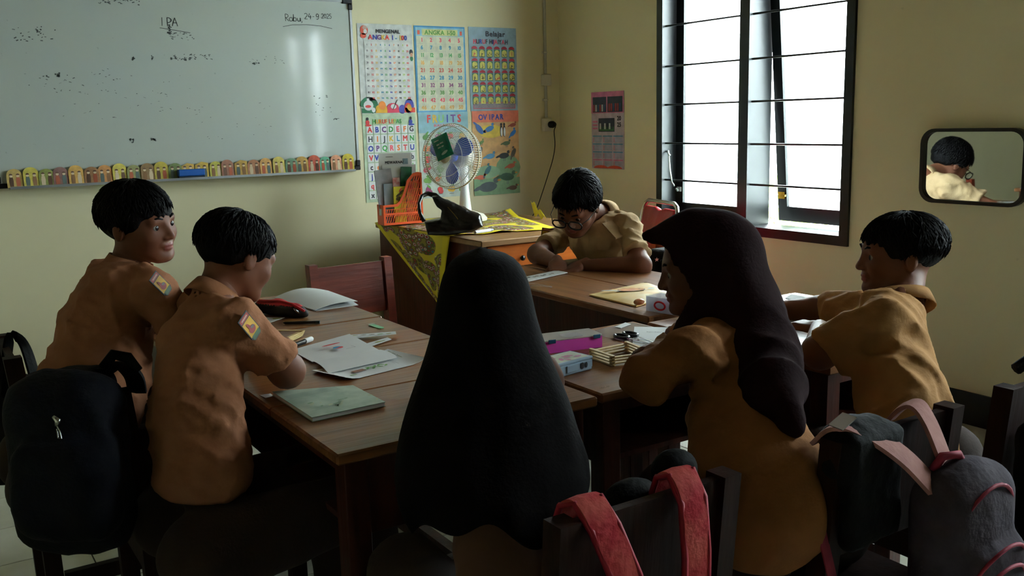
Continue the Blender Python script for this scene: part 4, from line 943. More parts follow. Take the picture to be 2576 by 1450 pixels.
for (x, y, w_, h_) in ((-0.03, 0.035, 0.03, 0.005), (-0.022, 0.012, 0.018, 0.008), (0.0, 0.014, 0.022, 0.007), (-0.02, -0.004, 0.02, 0.007), (0.004, -0.004, 0.014, 0.007)): rect(pr, GP, x, y, x + w_, y + h_, wht)
disc(pr, GP, 0.01, -0.035, 0.022, 0.007, wht, rot=12); pr.build('print', None, gp)

# ---- black handbag lying on the desk
leather = mat('black_leather', (9, 9, 10), 0.28, bump=0.3, bscale=60, spec=0.6)
hb = thing('handbag', "black leather handbag slumped on the teacher's desk before the fan", 'handbag', (0, 0, 0))
Q = lambda px, py, d=4.55: Vector((1.998, 4.075, 0.926)) if False else None
hbp = [(2.113, 4.001, 0.809), (2.175, 3.899, 0.802), (2.227, 3.803, 0.796)]
bo = Vector((2.173, 3.894, 0.831)); bu = Vector((0.84, -0.543, 0)); bw = Vector((0.543, 0.84, 0)); kpx = 4.46 / 2383.2
BP = [(-66, 18), (-60, -4), (-22, 2), (-18, 22), (-36, 44), (-40, 58), (-24, 60), (6, 44), (58, 18), (80, 8), (86, -20), (60, -34), (10, -40), (-54, -38)]
BP = [(x * kpx, y * kpx) for x, y in BP]
def poly2(u, v, poly):
    d = np.full(u.shape, 1e9, np.float32); inside = np.zeros(u.shape, bool); n = len(poly)
    for i in range(n):
        (x0, y0), (x1, y1) = poly[i], poly[(i + 1) % n]; ex, ey = x1 - x0, y1 - y0
        t_ = np.clip(((u - x0) * ex + (v - y0) * ey) / (ex * ex + ey * ey), 0, 1); d = np.minimum(d, np.hypot(u - x0 - ex * t_, v - y0 - ey * t_))
        c = ((y0 > v) != (y1 > v)) & (u < ex * (v - y0) / (ey if ey else 1e-9) + x0); inside ^= c
    return np.where(inside, -d, d)
def f_bag(P):
    q = P - A3(bo); u = q @ A3(bu); v = q[..., 2]; w__ = q @ A3(bw)
    d2 = poly2(u, v, BP) + 0.020; th_ = np.abs(w__ + 0.25 * (v - 0.0)) - (0.060 - 0.35 * np.clip(v, -0.05, 0.12)) + 0.020
    d = np.minimum(np.maximum(d2, th_), 0) + np.hypot(np.maximum(d2, 0), np.maximum(th_, 0)) - 0.020
    d = d + folds(P, 60, 0.004, (1, 0.3, 0.6), 3)
    return smax(d, -(P[..., 2] - (TZ + 0.012)), 0.008)
c_ = np.array(bo); net_obj([(f_bag, c_ - [0.22, 0.2, 0.12], c_ + [0.22, 0.2, 0.16], 0.005)], 'bag_body', leather, hb)
hd = [(2.090, 3.993, 0.819), (2.088, 4.027, 0.857), (2.104, 4.061, 0.897), (2.128, 4.076, 0.929), (2.168, 4.089, 0.939), (2.196, 4.069, 0.929), (2.212, 4.028, 0.899), (2.222, 3.979, 0.867)]
mb = MB()
for i in range(len(hd) - 1): mb.bar(hd[i], Vector(hd[i]).lerp(Vector(hd[i + 1]), 1.12), 0.010, 0.040, up=(0.5, -0.85, 0.1)) if False else None
mb.tube(hd, [0.010, 0.009, 0.009, 0.010, 0.012, 0.014, 0.014, 0.012], 10); mb.build('bag_handle', leather, hb, True)
MB().tube([(2.130, 3.879, 0.917), (2.143, 3.854, 0.892), (2.159, 3.818, 0.856), (2.165, 3.797, 0.835)], 0.0018, 5).build('zipper', mat('brass_zip', (180, 150, 80), 0.3, metal=1, var=0.1), hb)
mk = thing('white_marker', "white marker pen lying on the yellow batik cloth", 'marker', (0, 0, 0))
a, b_ = Vector((2.275, 3.832, 0.762)), Vector((2.399, 3.867, 0.762)); d_ = (b_ - a)
MB().tube([a, a + d_ * 0.82], 0.008, 12).build('barrel', white_m, mk, 'auto'); MB().tube([a + d_ * 0.825, a + d_ * 0.92, b_], [0.0075, 0.007, 0.0035], 12).build('cap', mat('grey_cap', (150, 155, 160), 0.4, var=0.1), mk, 'auto')

# ================================================================ CHAIRS
def chair(label, x, y, rz, w=0.34, hb=0.75, seat=0.40, m=None, back=(0.53, 0.745), lean=0.03, group='wooden school chairs around the desks'):
    """faces local +y, back posts at local y=0"""
    m = m or chair_m; h = w / 2; p = 0.034; dpt = 0.36
    t = thing('wooden_chair', label, 'chair', (x, y, 0), rz, group)
    for s in (-1, 1):
        mb = MB(); X = s * (h - p / 2)
        a = (X, 0.03, 0); b = (X, 0.022, seat); c = (X, -lean + 0.02, hb)
        mb.add([Vector((px_, q[1] + dy, q[2])) for q in (a, b, c) for (px_, dy) in ((X - p / 2, -0.02), (X + p / 2, -0.02), (X + p / 2, 0.02), (X - p / 2, 0.02))],
               [(0, 1, 2, 3), (8, 9, 10, 11)] + [(k + i, k + (i + 1) % 4, k + 4 + (i + 1) % 4, k + 4 + i) for k in (0, 4) for i in range(4)])
        mb.build('rear_post', m, t)
        MB().box((X - p / 2, dpt - 0.036, 0), (X + p / 2, dpt, seat - 0.0225)).build('front_leg', m, t)
        MB().box((X - 0.011, 0.05, 0.14), (X + 0.011, dpt - 0.037, 0.18)).build('side_rail', m, t)
        MB().box((X - 0.011, 0.05, seat - 0.075), (X + 0.011, dpt - 0.037, seat - 0.0225)).build('seat_rail', m, t)
    MB().box((-h + p + 0.001, dpt - 0.03, seat - 0.075), (h - p - 0.001, dpt - 0.008, seat - 0.0225)).build('seat_rail', m, t)
    MB().box((-h + p + 0.001, 0.012, seat - 0.075), (h - p - 0.001, 0.034, seat - 0.0225)).build('seat_rail', m, t)
    MB().box((-h + 0.002, 0.045, seat - 0.022), (h - 0.002, dpt + 0.015, seat), bev=0.004).build('seat', m, t)
    f = lambda z: 0.022 - (lean + 0.002) * (z - seat) / (hb - seat)
    z0, z1 = back; X = h - p - 0.0005
    vs = [(sx * X, f(z) + dy, z) for z in (z0, z1) for (sx, dy) in ((-1, -0.008), (1, -0.008), (1, 0.008), (-1, 0.008))]
    MB().add(vs, [(0, 1, 2, 3), (4, 5, 6, 7)] + [(i, (i + 1) % 4, 4 + (i + 1) % 4, 4 + i) for i in range(4)]).build('backrest_board', m, t)
    return t
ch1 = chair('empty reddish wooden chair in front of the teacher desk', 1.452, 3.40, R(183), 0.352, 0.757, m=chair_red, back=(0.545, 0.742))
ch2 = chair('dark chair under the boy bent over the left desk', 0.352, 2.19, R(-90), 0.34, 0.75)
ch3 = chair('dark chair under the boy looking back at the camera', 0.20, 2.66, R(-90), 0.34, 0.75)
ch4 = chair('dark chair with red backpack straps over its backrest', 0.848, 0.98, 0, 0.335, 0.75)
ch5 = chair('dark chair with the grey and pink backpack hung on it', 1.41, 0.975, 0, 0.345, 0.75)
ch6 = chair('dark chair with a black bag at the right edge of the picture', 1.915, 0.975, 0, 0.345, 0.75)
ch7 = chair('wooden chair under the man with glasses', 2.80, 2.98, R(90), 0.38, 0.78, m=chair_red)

# red folding chair near the corner
fc = thing('folding_chair', 'red vinyl folding chair with chromed tube frame below the window', 'chair', (3.17, 3.62, 0), R(75))
chrome = mat('chrome_tube', (205, 208, 210), 0.18, metal=1.0, var=0.05); redv = mat('red_vinyl', (170, 22, 34), 0.35, bump=0.35, bscale=14, var=0.25, scale=9)
w_ = 0.19
MB().tube([(-w_, 0.26, 0.0), (-w_, 0.0, 0.5), (-w_, -0.06, 0.80), (-w_ + 0.02, -0.068, 0.84), (-w_ + 0.05, -0.07, 0.855), (w_ - 0.05, -0.07, 0.855), (w_ - 0.02, -0.068, 0.84), (w_, -0.06, 0.80), (w_, 0.0, 0.5), (w_, 0.26, 0.0)], 0.011, 10).build('tube_frame', chrome, fc, True)
MB().tube([(-w_ + 0.03, -0.16, 0.0), (-w_ + 0.03, 0.30, 0.43)], 0.010, 10).build('rear_leg', chrome, fc, True); MB().tube([(w_ - 0.03, -0.16, 0.0), (w_ - 0.03, 0.30, 0.43)], 0.010, 10).build('rear_leg', chrome, fc, True)
def pad(c, hs, r, B=None): return lambda P: rbox(P, c, hs, r, B)
net_obj([(pad((0, 0.16, 0.445), (0.175, 0.18, 0.026), 0.02), (-0.2, -0.04, 0.4), (0.2, 0.36, 0.49), 0.009)], 'seat_pad', redv, fc)
Bk = np.array(Matrix.Rotation(R(12), 3, 'X'))
def f_bk(P):
    d = rbox(P, (0, -0.042, 0.69), (0.17, 0.017, 0.14), 0.014, Bk); return smax(d, -ell(P, (0, -0.06, 0.845), (0.05, 0.09, 0.03)), 0.012) + folds(P, 30, 0.0015, (1, 0, 1), 2)
net_obj([(f_bk, (-0.19, -0.13, 0.53), (0.19, 0.05, 0.86), 0.008)], 'back_pad', redv, fc)

# ================================================================ THINGS ON THE DESKS
def V3(p): return Vector(p)
def sheet(name, label, cat, corners, m, lift=None, z0=0.0005, n=12, group=None, th=0.0008, parent=None):
    """corners: four table points a, b, c, d (counter-clockwise); lift(u, v) adds height"""
    a, b, c, d = [V3(p) for p in corners]; vs = []; fs = []
    for k in range(2):
        for j in range(n + 1):
            for i in range(n + 1):
                u, v = i / n, j / n; p = (a * (1 - u) + b * u) * (1 - v) + (d * (1 - u) + c * u) * v
                p = p + Vector((0, 0, z0 + (lift(u, v) if lift else 0) + k * th)); vs.append(p)
    N = (n + 1) ** 2
    for j in range(n):
        for i in range(n):
            q = j * (n + 1) + i; fs.append((N + q, N + q + 1, N + q + n + 2, N + q + n + 1)); fs.append((q, q + n + 1, q + n + 2, q + 1))
    for i in range(n):
        for (p, q) in ((i, i + 1), (n * (n + 1) + i + 1, n * (n + 1) + i), ((i + 1) * (n + 1), i * (n + 1)), (i * (n + 1) + n, (i + 1) * (n + 1) + n)): fs.append((p, q, N + q, N + p))
    o = MB().add(vs, fs).build(name, m, parent, 'auto')
    if parent is None: tag(o, label, cat, group)
    return o
def flatT(o, xp, z=0.003):
    o = V3(o); x = (V3(xp) - o); x.z = 0; x.normalize(); y = Vector((0, 0, 1)).cross(x); return frame_of(o + Vector((0, 0, z)), x, y, (0, 0, 1))
def obox(mb, o, xp, w, d, h0, h1, m=None, bev=0.0):
    """box whose near-left corner is o, running towards xp"""
    return mb.box((0, 0, h0), (w, d, h1), m, flatT(o, xp, 0), bev)
paper = mat('school_paper', (228, 232, 232), 0.75, var=0.05, scale=10)

# closed green exercise book
t = thing('exercise_book', 'closed grey-green exercise book at the near end of the left desk', 'book', (0, 0, 0))
cs = [(0.640, 1.731, 0.712), (0.803, 1.738, 0.712), (0.801, 1.899, 0.712), (0.639, 1.962, 0.712)]
gb = mat('grey_green_cover', (176, 194, 176), 0.32, rgb2=(140, 164, 146), scale=22, spec=0.5)
def shrink(cs, k):
    c = sum((V3(p) for p in cs), Vector()) / 4; return [c + (V3(p) - c) * k for p in cs]
def drop(cs, z): return [Vector((p[0], p[1], z)) for p in cs]
sheet('lower_cover', '', '', drop(cs, .7006), gb, th=0.001, parent=t, n=6); sheet('page_block', '', '', drop(shrink(cs, .985), .7022), paper, th=0.007, parent=t, n=6, z0=0)
sheet('upper_cover', '', '', drop(cs, .7094), gb, th=0.0012, parent=t, n=6, z0=0.0)
pr = MB(); Tb = flatT((0.640, 1.731, 0.712), (0.803, 1.738, 0.712), 0.0)
for i in range(4): rect(pr, Tb, 0.012 + i * 0.0, 0.145 + i * 0.008, 0.13, 0.148 + i * 0.008, PM('cover_band', (150, 170, 160)), 0.0)
rr = random.Random(12)
for i in range(14): disc(pr, Tb, rr.uniform(0.03, 0.17), rr.uniform(0.02, 0.10), rr.uniform(.004, .012), rr.uniform(.002, .005), PM('cover_leaf%d' % (i % 2), [(140, 170, 140), (196, 206, 176)][i % 2]), 0.0001 * (i + 1), n=8, rot=rr.uniform(0, 90))
bk_ = pr.build('print', None, t); bk_.location = (0, 0, 0.0003)
# scrap under the book corner
sheet('paper_scrap', 'small white scrap with a red drawing at the corner of the left desk', 'paper', [(0.621, 1.954, 0.700), (0.641, 1.957, 0.700), (0.641, 1.981, 0.700), (0.617, 1.984, 0.700)], paper, n=2)

# open booklet with a red shape and a blue and red ball
t = thing('open_booklet', 'open drawing booklet with a red and blue ball, in front of the second boy', 'booklet', (0, 0, 0))
L_ = [(0.816, 2.330, 0.700), (0.814, 2.176, 0.700), (0.999, 2.183, 0.700), (0.994, 2.360, 0.700)]
R_ = [(0.818, 2.173, 0.700), (0.803, 2.045, 0.700), (1.001, 2.078, 0.700), (1.001, 2.182, 0.700)]
lf = lambda u, v: 0.006 * (1 - u) + 0.010 * max(0, v - 0.7) * 3 * (1 - u)
sheet('page', '', '', [L_[0], L_[1], L_[2], L_[3]], paper, lambda u, v: 0.004 + 0.012 * (1 - u) * v, parent=t)
sheet('page', '', '', [R_[0], R_[1], R_[2], R_[3]], paper, lambda u, v: 0.005 + 0.004 * math.sin(u * 3.1), parent=t)
pr = MB(); Tb = flatT((0.900, 2.279, 0.716), (0.989, 2.294, 0.716), 0.0)
disc(pr, Tb, 0.006, -0.002, 0.030, 0.005, PC[0], 0.0, rot=6); Tb = flatT((0.913, 2.248, 0.713), (0.974, 2.261, 0.713), 0.0)
disc(pr, Tb, 0, 0, 0.014, 0.012, PC[5], 0.0, a0=20, a1=200); disc(pr, Tb, 0, 0, 0.014, 0.012, PC[0], 0.0, a0=200, a1=380); rect(pr, Tb, 0.004, -0.03, 0.034, -0.029, PM('greyprint2', (90, 95, 105))); rect(pr, Tb, 0.033, -0.03, 0.034, -0.01, PM('greyprint2', (90, 95, 105)))
pr.build('print', None, t)
# worksheet with a potted plant
t = thing('worksheet', 'curled white worksheet with a potted plant picture beside the open booklet', 'worksheet', (0, 0, 0))
wc = [(0.782, 2.098, 0.700), (0.812, 1.969, 0.700), (1.044, 2.014, 0.700), (1.020, 2.178, 0.700)]
sheet('sheet', '', '', wc, paper, lambda u, v: 0.0006 + 0.010 * max(0, abs(v - 0.5) * 2 - 0.75) * 4 * (0.4 + 0.6 * u), parent=t)
pr = MB(); Tb = flatT((0.858, 2.015, 0.700), (0.980, 2.040, 0.700), 0.004)
rect(pr, Tb, 0.0, 0.002, 0.034, 0.020, PM('pot_brown', (150, 104, 80))); rect(pr, Tb, 0.034, 0.009, 0.045, 0.012, PM('leafgreen', (90, 150, 60)))
for i in range(9): disc(pr, Tb, 0.044 + 0.006 * i, 0.012 + 0.009 * math.sin(i * 2.2), 0.008, 0.0035, PM('leafgreen', (110, 150, 90)), 0.0001 * i, rot=40 * (-1) ** i, n=8)
Tq = flatT((1.002, 2.144, 0.700), (1.003, 1.997, 0.700), 0.009); text(pr, 'Bagian-Bagian Tumbuhan', 0.0075, Tq, PM('olive_text', (110, 120, 70)), 'l', fat=0.0003)
Tq = flatT((0.970, 2.092, 0.700), (0.976, 1.990, 0.700), 0.004); rect(pr, Tq, 0, 0, 0.05, 0.0008, PM('greyprint', (110, 120, 125))); rect(pr, Tq, 0, 0.006, 0.06, 0.0068, PM('greyprint', (110, 120, 125)))
rect(pr, Tb, -0.055, 0.0, -0.035, 0.006, PM('palegreenp', (176, 196, 150))); rect(pr, Tb, -0.022, -0.014, -0.004, -0.007, PM('palegreenp', (176, 196, 150)))
pr.build('print', None, t)
# two folded paper strips
t = thing('paper_strip', 'flat white strip printed with small plants, upper of the crossed pair', 'paper', (0, 0, 0))
sheet('strip', '', '', [(0.987, 2.353, 0.700), (1.105, 2.300, 0.700), (1.119, 2.332, 0.700), (1.006, 2.399, 0.700)], paper, lambda u, v: 0.004 + 0.006 * u, parent=t, n=6)
pr = MB(); Tb = flatT((0.994, 2.360, 0.700), (1.109, 2.309, 0.700), 0.0105)
for i, c in enumerate(((176, 176, 70), (130, 130, 110), (120, 120, 110), (110, 160, 90), (150, 160, 80))): disc(pr, Tb, 0.014 + 0.023 * i, 0.006, 0.009, 0.0035, PM('strip%d' % i, c), 0.0002, rot=15, n=8)
pr.build('print', None, t)
t = thing('paper_strip', 'angled white strip with a leafy tip, lower of the crossed pair', 'paper', (0, 0, 0))
sheet('strip', '', '', [(0.978, 2.272, 0.700), (0.977, 2.234, 0.700), (1.080, 2.278, 0.700), (1.082, 2.307, 0.700)], paper, lambda u, v: 0.001 + 0.002 * v, parent=t, n=6)
pr = MB(); Tb = flatT((1.021, 2.266, 0.700), (1.082, 2.282, 0.700), 0.0045)
disc(pr, Tb, 0.02, 0.004, 0.012, 0.004, PM('strip0', (176, 176, 70)), rot=0, n=8); disc(pr, Tb, 0.036, 0.004, 0.008, 0.003, PM('strip4', (150, 160, 80)), n=8); pr.build('print', None, t)
# green label in clear wrap
t = thing('green_eraser_slip', 'oval pale green slip in clear wrap at the far edge of the left desk', 'slip', (0, 0, 0))
Tb = flatT((1.123, 2.468, 0.700), (1.128, 2.390, 0.700), 0.0008)
P_ = [(0.0, 0.0)]; mb = MB(); mb.prism([(-0.028 + 0.008 * math.cos(R(a)), 0.0085 * math.sin(R(a))) for a in range(90, 271, 20)] + [(0.028 + 0.008 * math.cos(R(a)), 0.0085 * math.sin(R(a))) for a in range(-90, 91, 20)], 0.002, M=Tb)
mb.build('slip', mat('mint_green', (140, 206, 160), 0.5, rgb2=(110, 180, 130), scale=20), t)
clear = mat('clear_plastic', (235, 240, 245), 0.08, alpha=0.22, spec=0.7)
MB().box((-0.045, -0.012, 0.0022), (-0.022, 0.014, 0.003), M=Tb).build('clear_wrap', clear, t)
# ice-lolly sticks
stick_m = mat('pale_birch_stick', (214, 190, 136), 0.6, rgb2=(196, 168, 112), scale=30)
def stick(mb, a, b, z, w=0.0095, t_=0.002):
    a, b = V3(a), V3(b); a.z = b.z = z; d = (b - a).normalized(); s = Vector((-d.y, d.x, 0)) * w / 2
    pts = []
    for c, dd in ((a, -1), (b, 1)):
        for k in range(5):
            an = math.pi * (k / 4) - math.pi / 2
            pts.append(c + d * dd * w / 2 * math.cos(an) + s * math.sin(an) * 2 * (1 if dd > 0 else -1) * 0.5 * 2 / 2)
    n = len(pts); vs = pts + [p + Vector((0, 0, t_)) for p in pts]
    mb.add(vs, [tuple(range(n))[::-1], tuple(range(n, 2 * n))] + [(i, (i + 1) % n, n + (i + 1) % n, n + i) for i in range(n)])
t = thing('stick_frame', 'flat frame of glued lolly sticks half under the second boy\'s sleeve', 'stick frame', (0, 0, 0))
for k in range(5):
    mb = MB(); stick(mb, V3((0.831, 2.432, 0.700)).lerp(V3((0.819, 2.413, 0.700)), k / 4), V3((0.919, 2.508, 0.700)).lerp(V3((0.902, 2.484, 0.700)), k / 4), .7005 + 0.0022 * (4 - k) + 0.0015); mb.build('stick', stick_m, t)
for k in range(3):
    mb = MB(); stick(mb, V3((0.850, 2.577, 0.700)).lerp(V3((0.843, 2.557, 0.700)), k / 2), V3((0.919, 2.515, 0.700)).lerp(V3((0.911, 2.495, 0.700)), k / 2), .7003 + 0.0022 * k + 0.009); mb.build('stick', stick_m, t)
mb = MB(); stick(mb, (0.823, 2.523, 0.700), (0.817, 2.431, 0.700), .7005); mb.build('stick', stick_m, t)
t = thing('black_marker', 'black marker with a white cap beside the lolly sticks', 'marker', (0, 0, 0))
a, b = V3((0.812, 2.347, 0.708)), V3((0.907, 2.411, 0.708)); d = b - a
MB().tube([a + d * 0.06, a + d * 0.68], 0.0068, 12).build('barrel', black_m, t, 'auto'); MB().tube([a + d * 0.685, a + d * 0.96, b], [0.0074, 0.007, 0.004], 12).build('cap', white_m, t, 'auto'); MB().tube([a - d * 0.02, a + d * 0.055], [0.003, 0.0064], 10).build('end_plug', white_m, t)
t = thing('black_pen', 'slim black pen lying across the seam behind the lolly sticks', 'pen', (0, 0, 0))
a, b = V3((0.919, 2.677, 0.705)), V3((1.010, 2.616, 0.705)); d = b - a
MB().tube([a, a + d * 0.06, a + d * 0.9], [0.001, 0.0042, 0.0045], 10).build('barrel', black_m, t, 'auto'); MB().tube([a + d * 0.905, b], 0.0046, 10).build('cap', mat('dark_teal_cap', (30, 60, 60), 0.4, var=0.1), t)
sheet('blue_note', 'small lavender blue note near the sticks, partly under the sleeve patch', 'paper', [(0.825, 2.611, 0.700), (0.876, 2.596, 0.700), (0.883, 2.686, 0.700), (0.851, 2.698, 0.700)], mat('lavender_paper', (176, 188, 226), 0.7, var=0.05), n=3)
t = thing('picture_sheet', 'white sheet with small yellow pictures behind the lavender note', 'paper', (0, 0, 0))
sheet('sheet', '', '', [(0.838, 2.695, 0.700), (0.876, 2.706, 0.700), (0.956, 2.765, 0.700), (0.866, 2.848, 0.700)], paper, parent=t, n=4, lift=lambda u, v: 0.001)
pr = MB(); Tb = flatT((0.918, 2.759, 0.700), (0.951, 2.754, 0.700), 0.003); rect(pr, Tb, 0, 0, 0.022, 0.014, PM('strip0', (176, 176, 70))); rect(pr, Tb, -0.03, 0.002, -0.012, 0.010, PM('palegreenp', (176, 196, 150))); pr.build('print', None, t)
# pencil case
t = thing('pencil_case', 'red and black zipped pencil case on the desk behind the left boys', 'pencil case', (0, 0, 0))
def f_pc(P):
    d = chain(P, [(0.922, 2.886, 0.722), (0.959, 2.829, 0.722), (0.992, 2.750, 0.720)], [0.020, 0.026, 0.020], 0.02); d = smin(d, cone(P, (0.996, 2.763, 0.715), (1.008, 2.733, 0.712), 0.018, 0.012), 0.02)
    return smax(d + folds(P, 60, 0.0015, (1, 0, 0), 4), 0.7008 - P[..., 2], 0.004)
c_ = np.array((0.957, 2.804, 0.720)); net_obj([(f_pc, c_ - 0.12, c_ + 0.12, 0.0045)], 'case_body', [mat('black_red_fabric', (20, 10, 12), 0.7, var=0.2), mat('red_fabric', (170, 18, 30), 0.6, var=0.15)], t, lambda c: (c[:, 2] > 0.735).astype(int))
MB().tube([(0.916, 2.884, 0.742), (0.949, 2.793, 0.750), (0.975, 2.745, 0.744), (1.000, 2.711, 0.725)], 0.0045, 8).build('zip_edge', MATS['red_fabric'], t, True)
MB().tube([(0.973, 2.725, 0.735), (0.981, 2.727, 0.725), (0.991, 2.728, 0.715)], [0.003, 0.005, 0.003], 8).build('zip_pull', steel_m, t, True)
sheet('paper_stack', 'loose white papers fanned behind the red pencil case', 'papers', [(1.043, 3.109, 0.700), (1.069, 2.805, 0.700), (1.225, 2.827, 0.700), (1.239, 3.109, 0.700)], paper, lambda u, v: 0.003 + 0.020 * math.sin(math.pi * v) * (1 - 0.6 * u) + 0.006 * u * v, th=0.0012)
sheet('paper_sheet', 'lower white sheet peeking out beneath the fanned papers', 'paper', [(1.056, 2.883, 0.700), (1.073, 2.802, 0.700), (1.218, 2.806, 0.700), (1.239, 2.923, 0.700)], paper, lambda u, v: 0.0004, n=4)
mb = MB(); stick(mb, (0.922, 3.092, 0.700), (0.977, 3.119, 0.700), .7006); tag(mb.build('lolly_stick', stick_m), 'single pale stick lying left of the red pencil case', 'stick')

# ---- small desk: pencil boxes, stick frame, scissors, papers
pinkp = mat('translucent_pink_plastic', (226, 84, 190), 0.25, var=0.08, alpha=0.9); clr2 = mat('clear_lid_plastic', (228, 226, 216), 0.12, alpha=0.55, spec=0.7)
t = thing('pencil_box', 'pink plastic pencil box with a clear lid on the small middle desk', 'pencil box', (0, 0, 0))
o_, xp = (1.345, 1.890, 0.700), (1.476, 1.865, 0.700)
mb = MB(); w_, d_, h_ = 0.19, 0.075, 0.030
o2 = V3((1.476, 1.865, 0.700)); dv = (V3(xp) - V3(o_)).normalized(); o_ = o2 - dv * w_
for (a, b) in (((0, 0, 0.0005), (w_, d_, 0.003)), ((0, 0, 0.003), (w_, 0.002, h_)), ((0, d_ - 0.002, 0.003), (w_, d_, h_)), ((0, 0.002, 0.003), (0.002, d_ - 0.002, h_)), ((w_ - 0.002, 0.002, 0.003), (w_, d_ - 0.002, h_)), ((w_ * 0.5, 0.002, 0.003), (w_ * 0.5 + 0.0015, d_ - 0.002, h_ - 0.002))): mb.box(a, b, M=flatT(o_, xp, 0))
mb.build('tray', pinkp, t)
MB().box((-0.001, -0.001, h_ + 0.0004), (w_ + 0.001, d_ + 0.001, h_ + 0.006), M=flatT(o_, xp, 0), bev=0.002).build('lid', clr2, t)
MB().box((w_ * 0.44, -0.004, h_ + 0.0065), (w_ * 0.44 + 0.05, 0.035, h_ + 0.009), M=flatT(o_, xp, 0), bev=0.001).build('lid_window', clear, t)
for k in (0.2, 0.86): MB().box((w_ * k, -0.0045, h_ - 0.004), (w_ * k + 0.02, -0.0015, h_ + 0.006), M=flatT(o_, xp, 0), bev=0.0008).build('latch', mat('teal_latch', (30, 80, 110), 0.4, var=0.1), t)
for k in range(3): MB().tube([flatT(o_, xp, 0) @ Vector((0.02, 0.02 + 0.015 * k, 0.012)), flatT(o_, xp, 0) @ Vector((0.085, 0.024 + 0.015 * k, 0.012))], 0.0035, 8).build('pencil', mat('pencil_%d' % k, [(220, 190, 60), (60, 120, 80), (180, 60, 60)][k], 0.5, var=0.1), t)
t = thing('pencil_box', 'pale blue plastic pencil box with a pink flower picture lid', 'pencil box', (0, 0, 0))
lb = mat('pale_blue_plastic', (168, 194, 214), 0.3, var=0.08)
o2 = V3((1.322, 1.707, 0.700)); xp = (1.322, 1.707, 0.700); ol = V3((1.237, 1.695, 0.700)); dv = (o2 - ol).normalized(); w_ = 0.13; o_ = o2 - dv * w_
MB().box((0, 0, 0.0005), (w_, 0.075, 0.026), M=flatT(o_, o2, 0), bev=0.003).build('tray', lb, t); MB().box((-0.001, -0.001, 0.0265), (w_ + 0.001, 0.076, 0.033), M=flatT(o_, o2, 0), bev=0.002).build('lid', lb, t)
mb = MB(); Tb = flatT(o_, o2, 0.0334); rect(mb, Tb, 0.006, 0.006, w_ - 0.006, 0.07, PM('lid_cream', (196, 200, 176)))
for i in range(7): disc(mb, Tb, 0.03 + 0.012 * i, 0.03 + 0.012 * math.sin(i * 1.7), 0.012, 0.006, PM('lid_pink', (196, 120, 150)), 0.0001 * (i + 1), rot=30 * i, n=8)
mb.build('lid_picture', None, t)
mb = MB(); Tf = flatT(o_, o2, 0) @ frame_of((0, -0.0012, 0), (1, 0, 0), (0, 0, 1), (0, -1, 0)); disc(mb, Tf, w_ - 0.035, 0.016, 0.006, 0.008, PK, n=12); disc(mb, Tf, w_ - 0.022, 0.016, 0.004, 0.007, PK, n=12); mb.build('sharpener_hole', None, t)
MB().box((0.045, -0.003, 0.008), (0.085, -0.0003, 0.024), M=flatT(o_, o2, 0), bev=0.0006).build('side_panel', lb, t)
MB().box((w_ + 0.0003, 0.004, 0.006), (w_ + 0.004, 0.010, 0.032), M=flatT(o_, o2, 0), bev=0.001).build('hinge', lb, t)
t = thing('stick_frame', 'square stack of glued lolly sticks on the small middle desk', 'stick frame', (0, 0, 0))
ca, cb, cc_, cd_ = [V3(p) for p in ((1.383, 1.788, 0.700), (1.379, 1.704, 0.700), (1.478, 1.688, 0.700), (1.496, 1.790, 0.700))]
for k in range(7):
    z = .7006 + 0.0045 * (k // 1) * 0.8; j = lambda: Vector((random.uniform(-.001, .001), random.uniform(-.001, .001), 0))
    prs = [(ca, cb), (cd_, cc_)] if k % 2 == 0 else [(cb, cc_), (ca, cd_)]
    for a, b in prs: mb = MB(); e_ = (b - a) * 0.04; stick(mb, a - e_ + j(), b + e_ + j(), z, 0.009, 0.0033); mb.build('stick', stick_m, t)
t = thing('scissors', 'black-handled scissors lying on the worksheet of the small middle desk', 'scissors', (0, 0, 0))
for (px, nm) in ((0, 0), (1, 1)):
    c = V3([(1.576, 1.908, 0.706), (1.612, 1.915, 0.706)][px]); dvx = (V3((1.593, 1.789, 0.706)) - V3((1.591, 1.908, 0.706))).normalized(); sv = Vector((-dvx.y, dvx.x, 0))
    MB().tube([c + dvx * 0.024 * math.cos(2 * math.pi * i / 16) + sv * 0.014 * math.sin(2 * math.pi * i / 16) for i in range(16)], 0.0045, 8, closed=True).build('handle_loop', black_m, t, True)
    b0 = c + dvx * 0.022 - sv * 0.002; b1 = V3((1.598, 1.790, 0.704)) + sv * (0.002 if px else -0.002)
    MB().bar(b0, b1, 0.007 - 0.002 * px, 0.0015).build('blade', steel_m, t)
MB().lathe([(0, 0.002), (0.003, 0.0016), (0.003, 0)], 10, M=Matrix.Translation(V3((1.587, 1.853, 0.708)))).build('pivot_screw', steel_m, t)
t = thing('worksheet', 'white worksheet reaching under the girl\'s hand on the small middle desk', 'worksheet', (0, 0, 0))
wc = [(1.530, 1.811, 0.700), (1.580, 1.718, 0.700), (1.774, 1.913, 0.700), (1.692, 1.993, 0.700)]
sheet('sheet', '', '', wc, paper, lambda u, v: 0.0006, parent=t, n=4)
pr = MB(); Tb = flatT((1.672, 1.919, 0.700), (1.731, 1.867, 0.700), 0.0022); text(pr, 'Bagian-Bagian', 0.007, Tb, PM('greyprint2', (90, 95, 105)), 'l', fat=0.0003); rect(pr, Tb, -0.012, -0.008, 0.08, -0.0075, PM('greyprint', (110, 120, 125)))
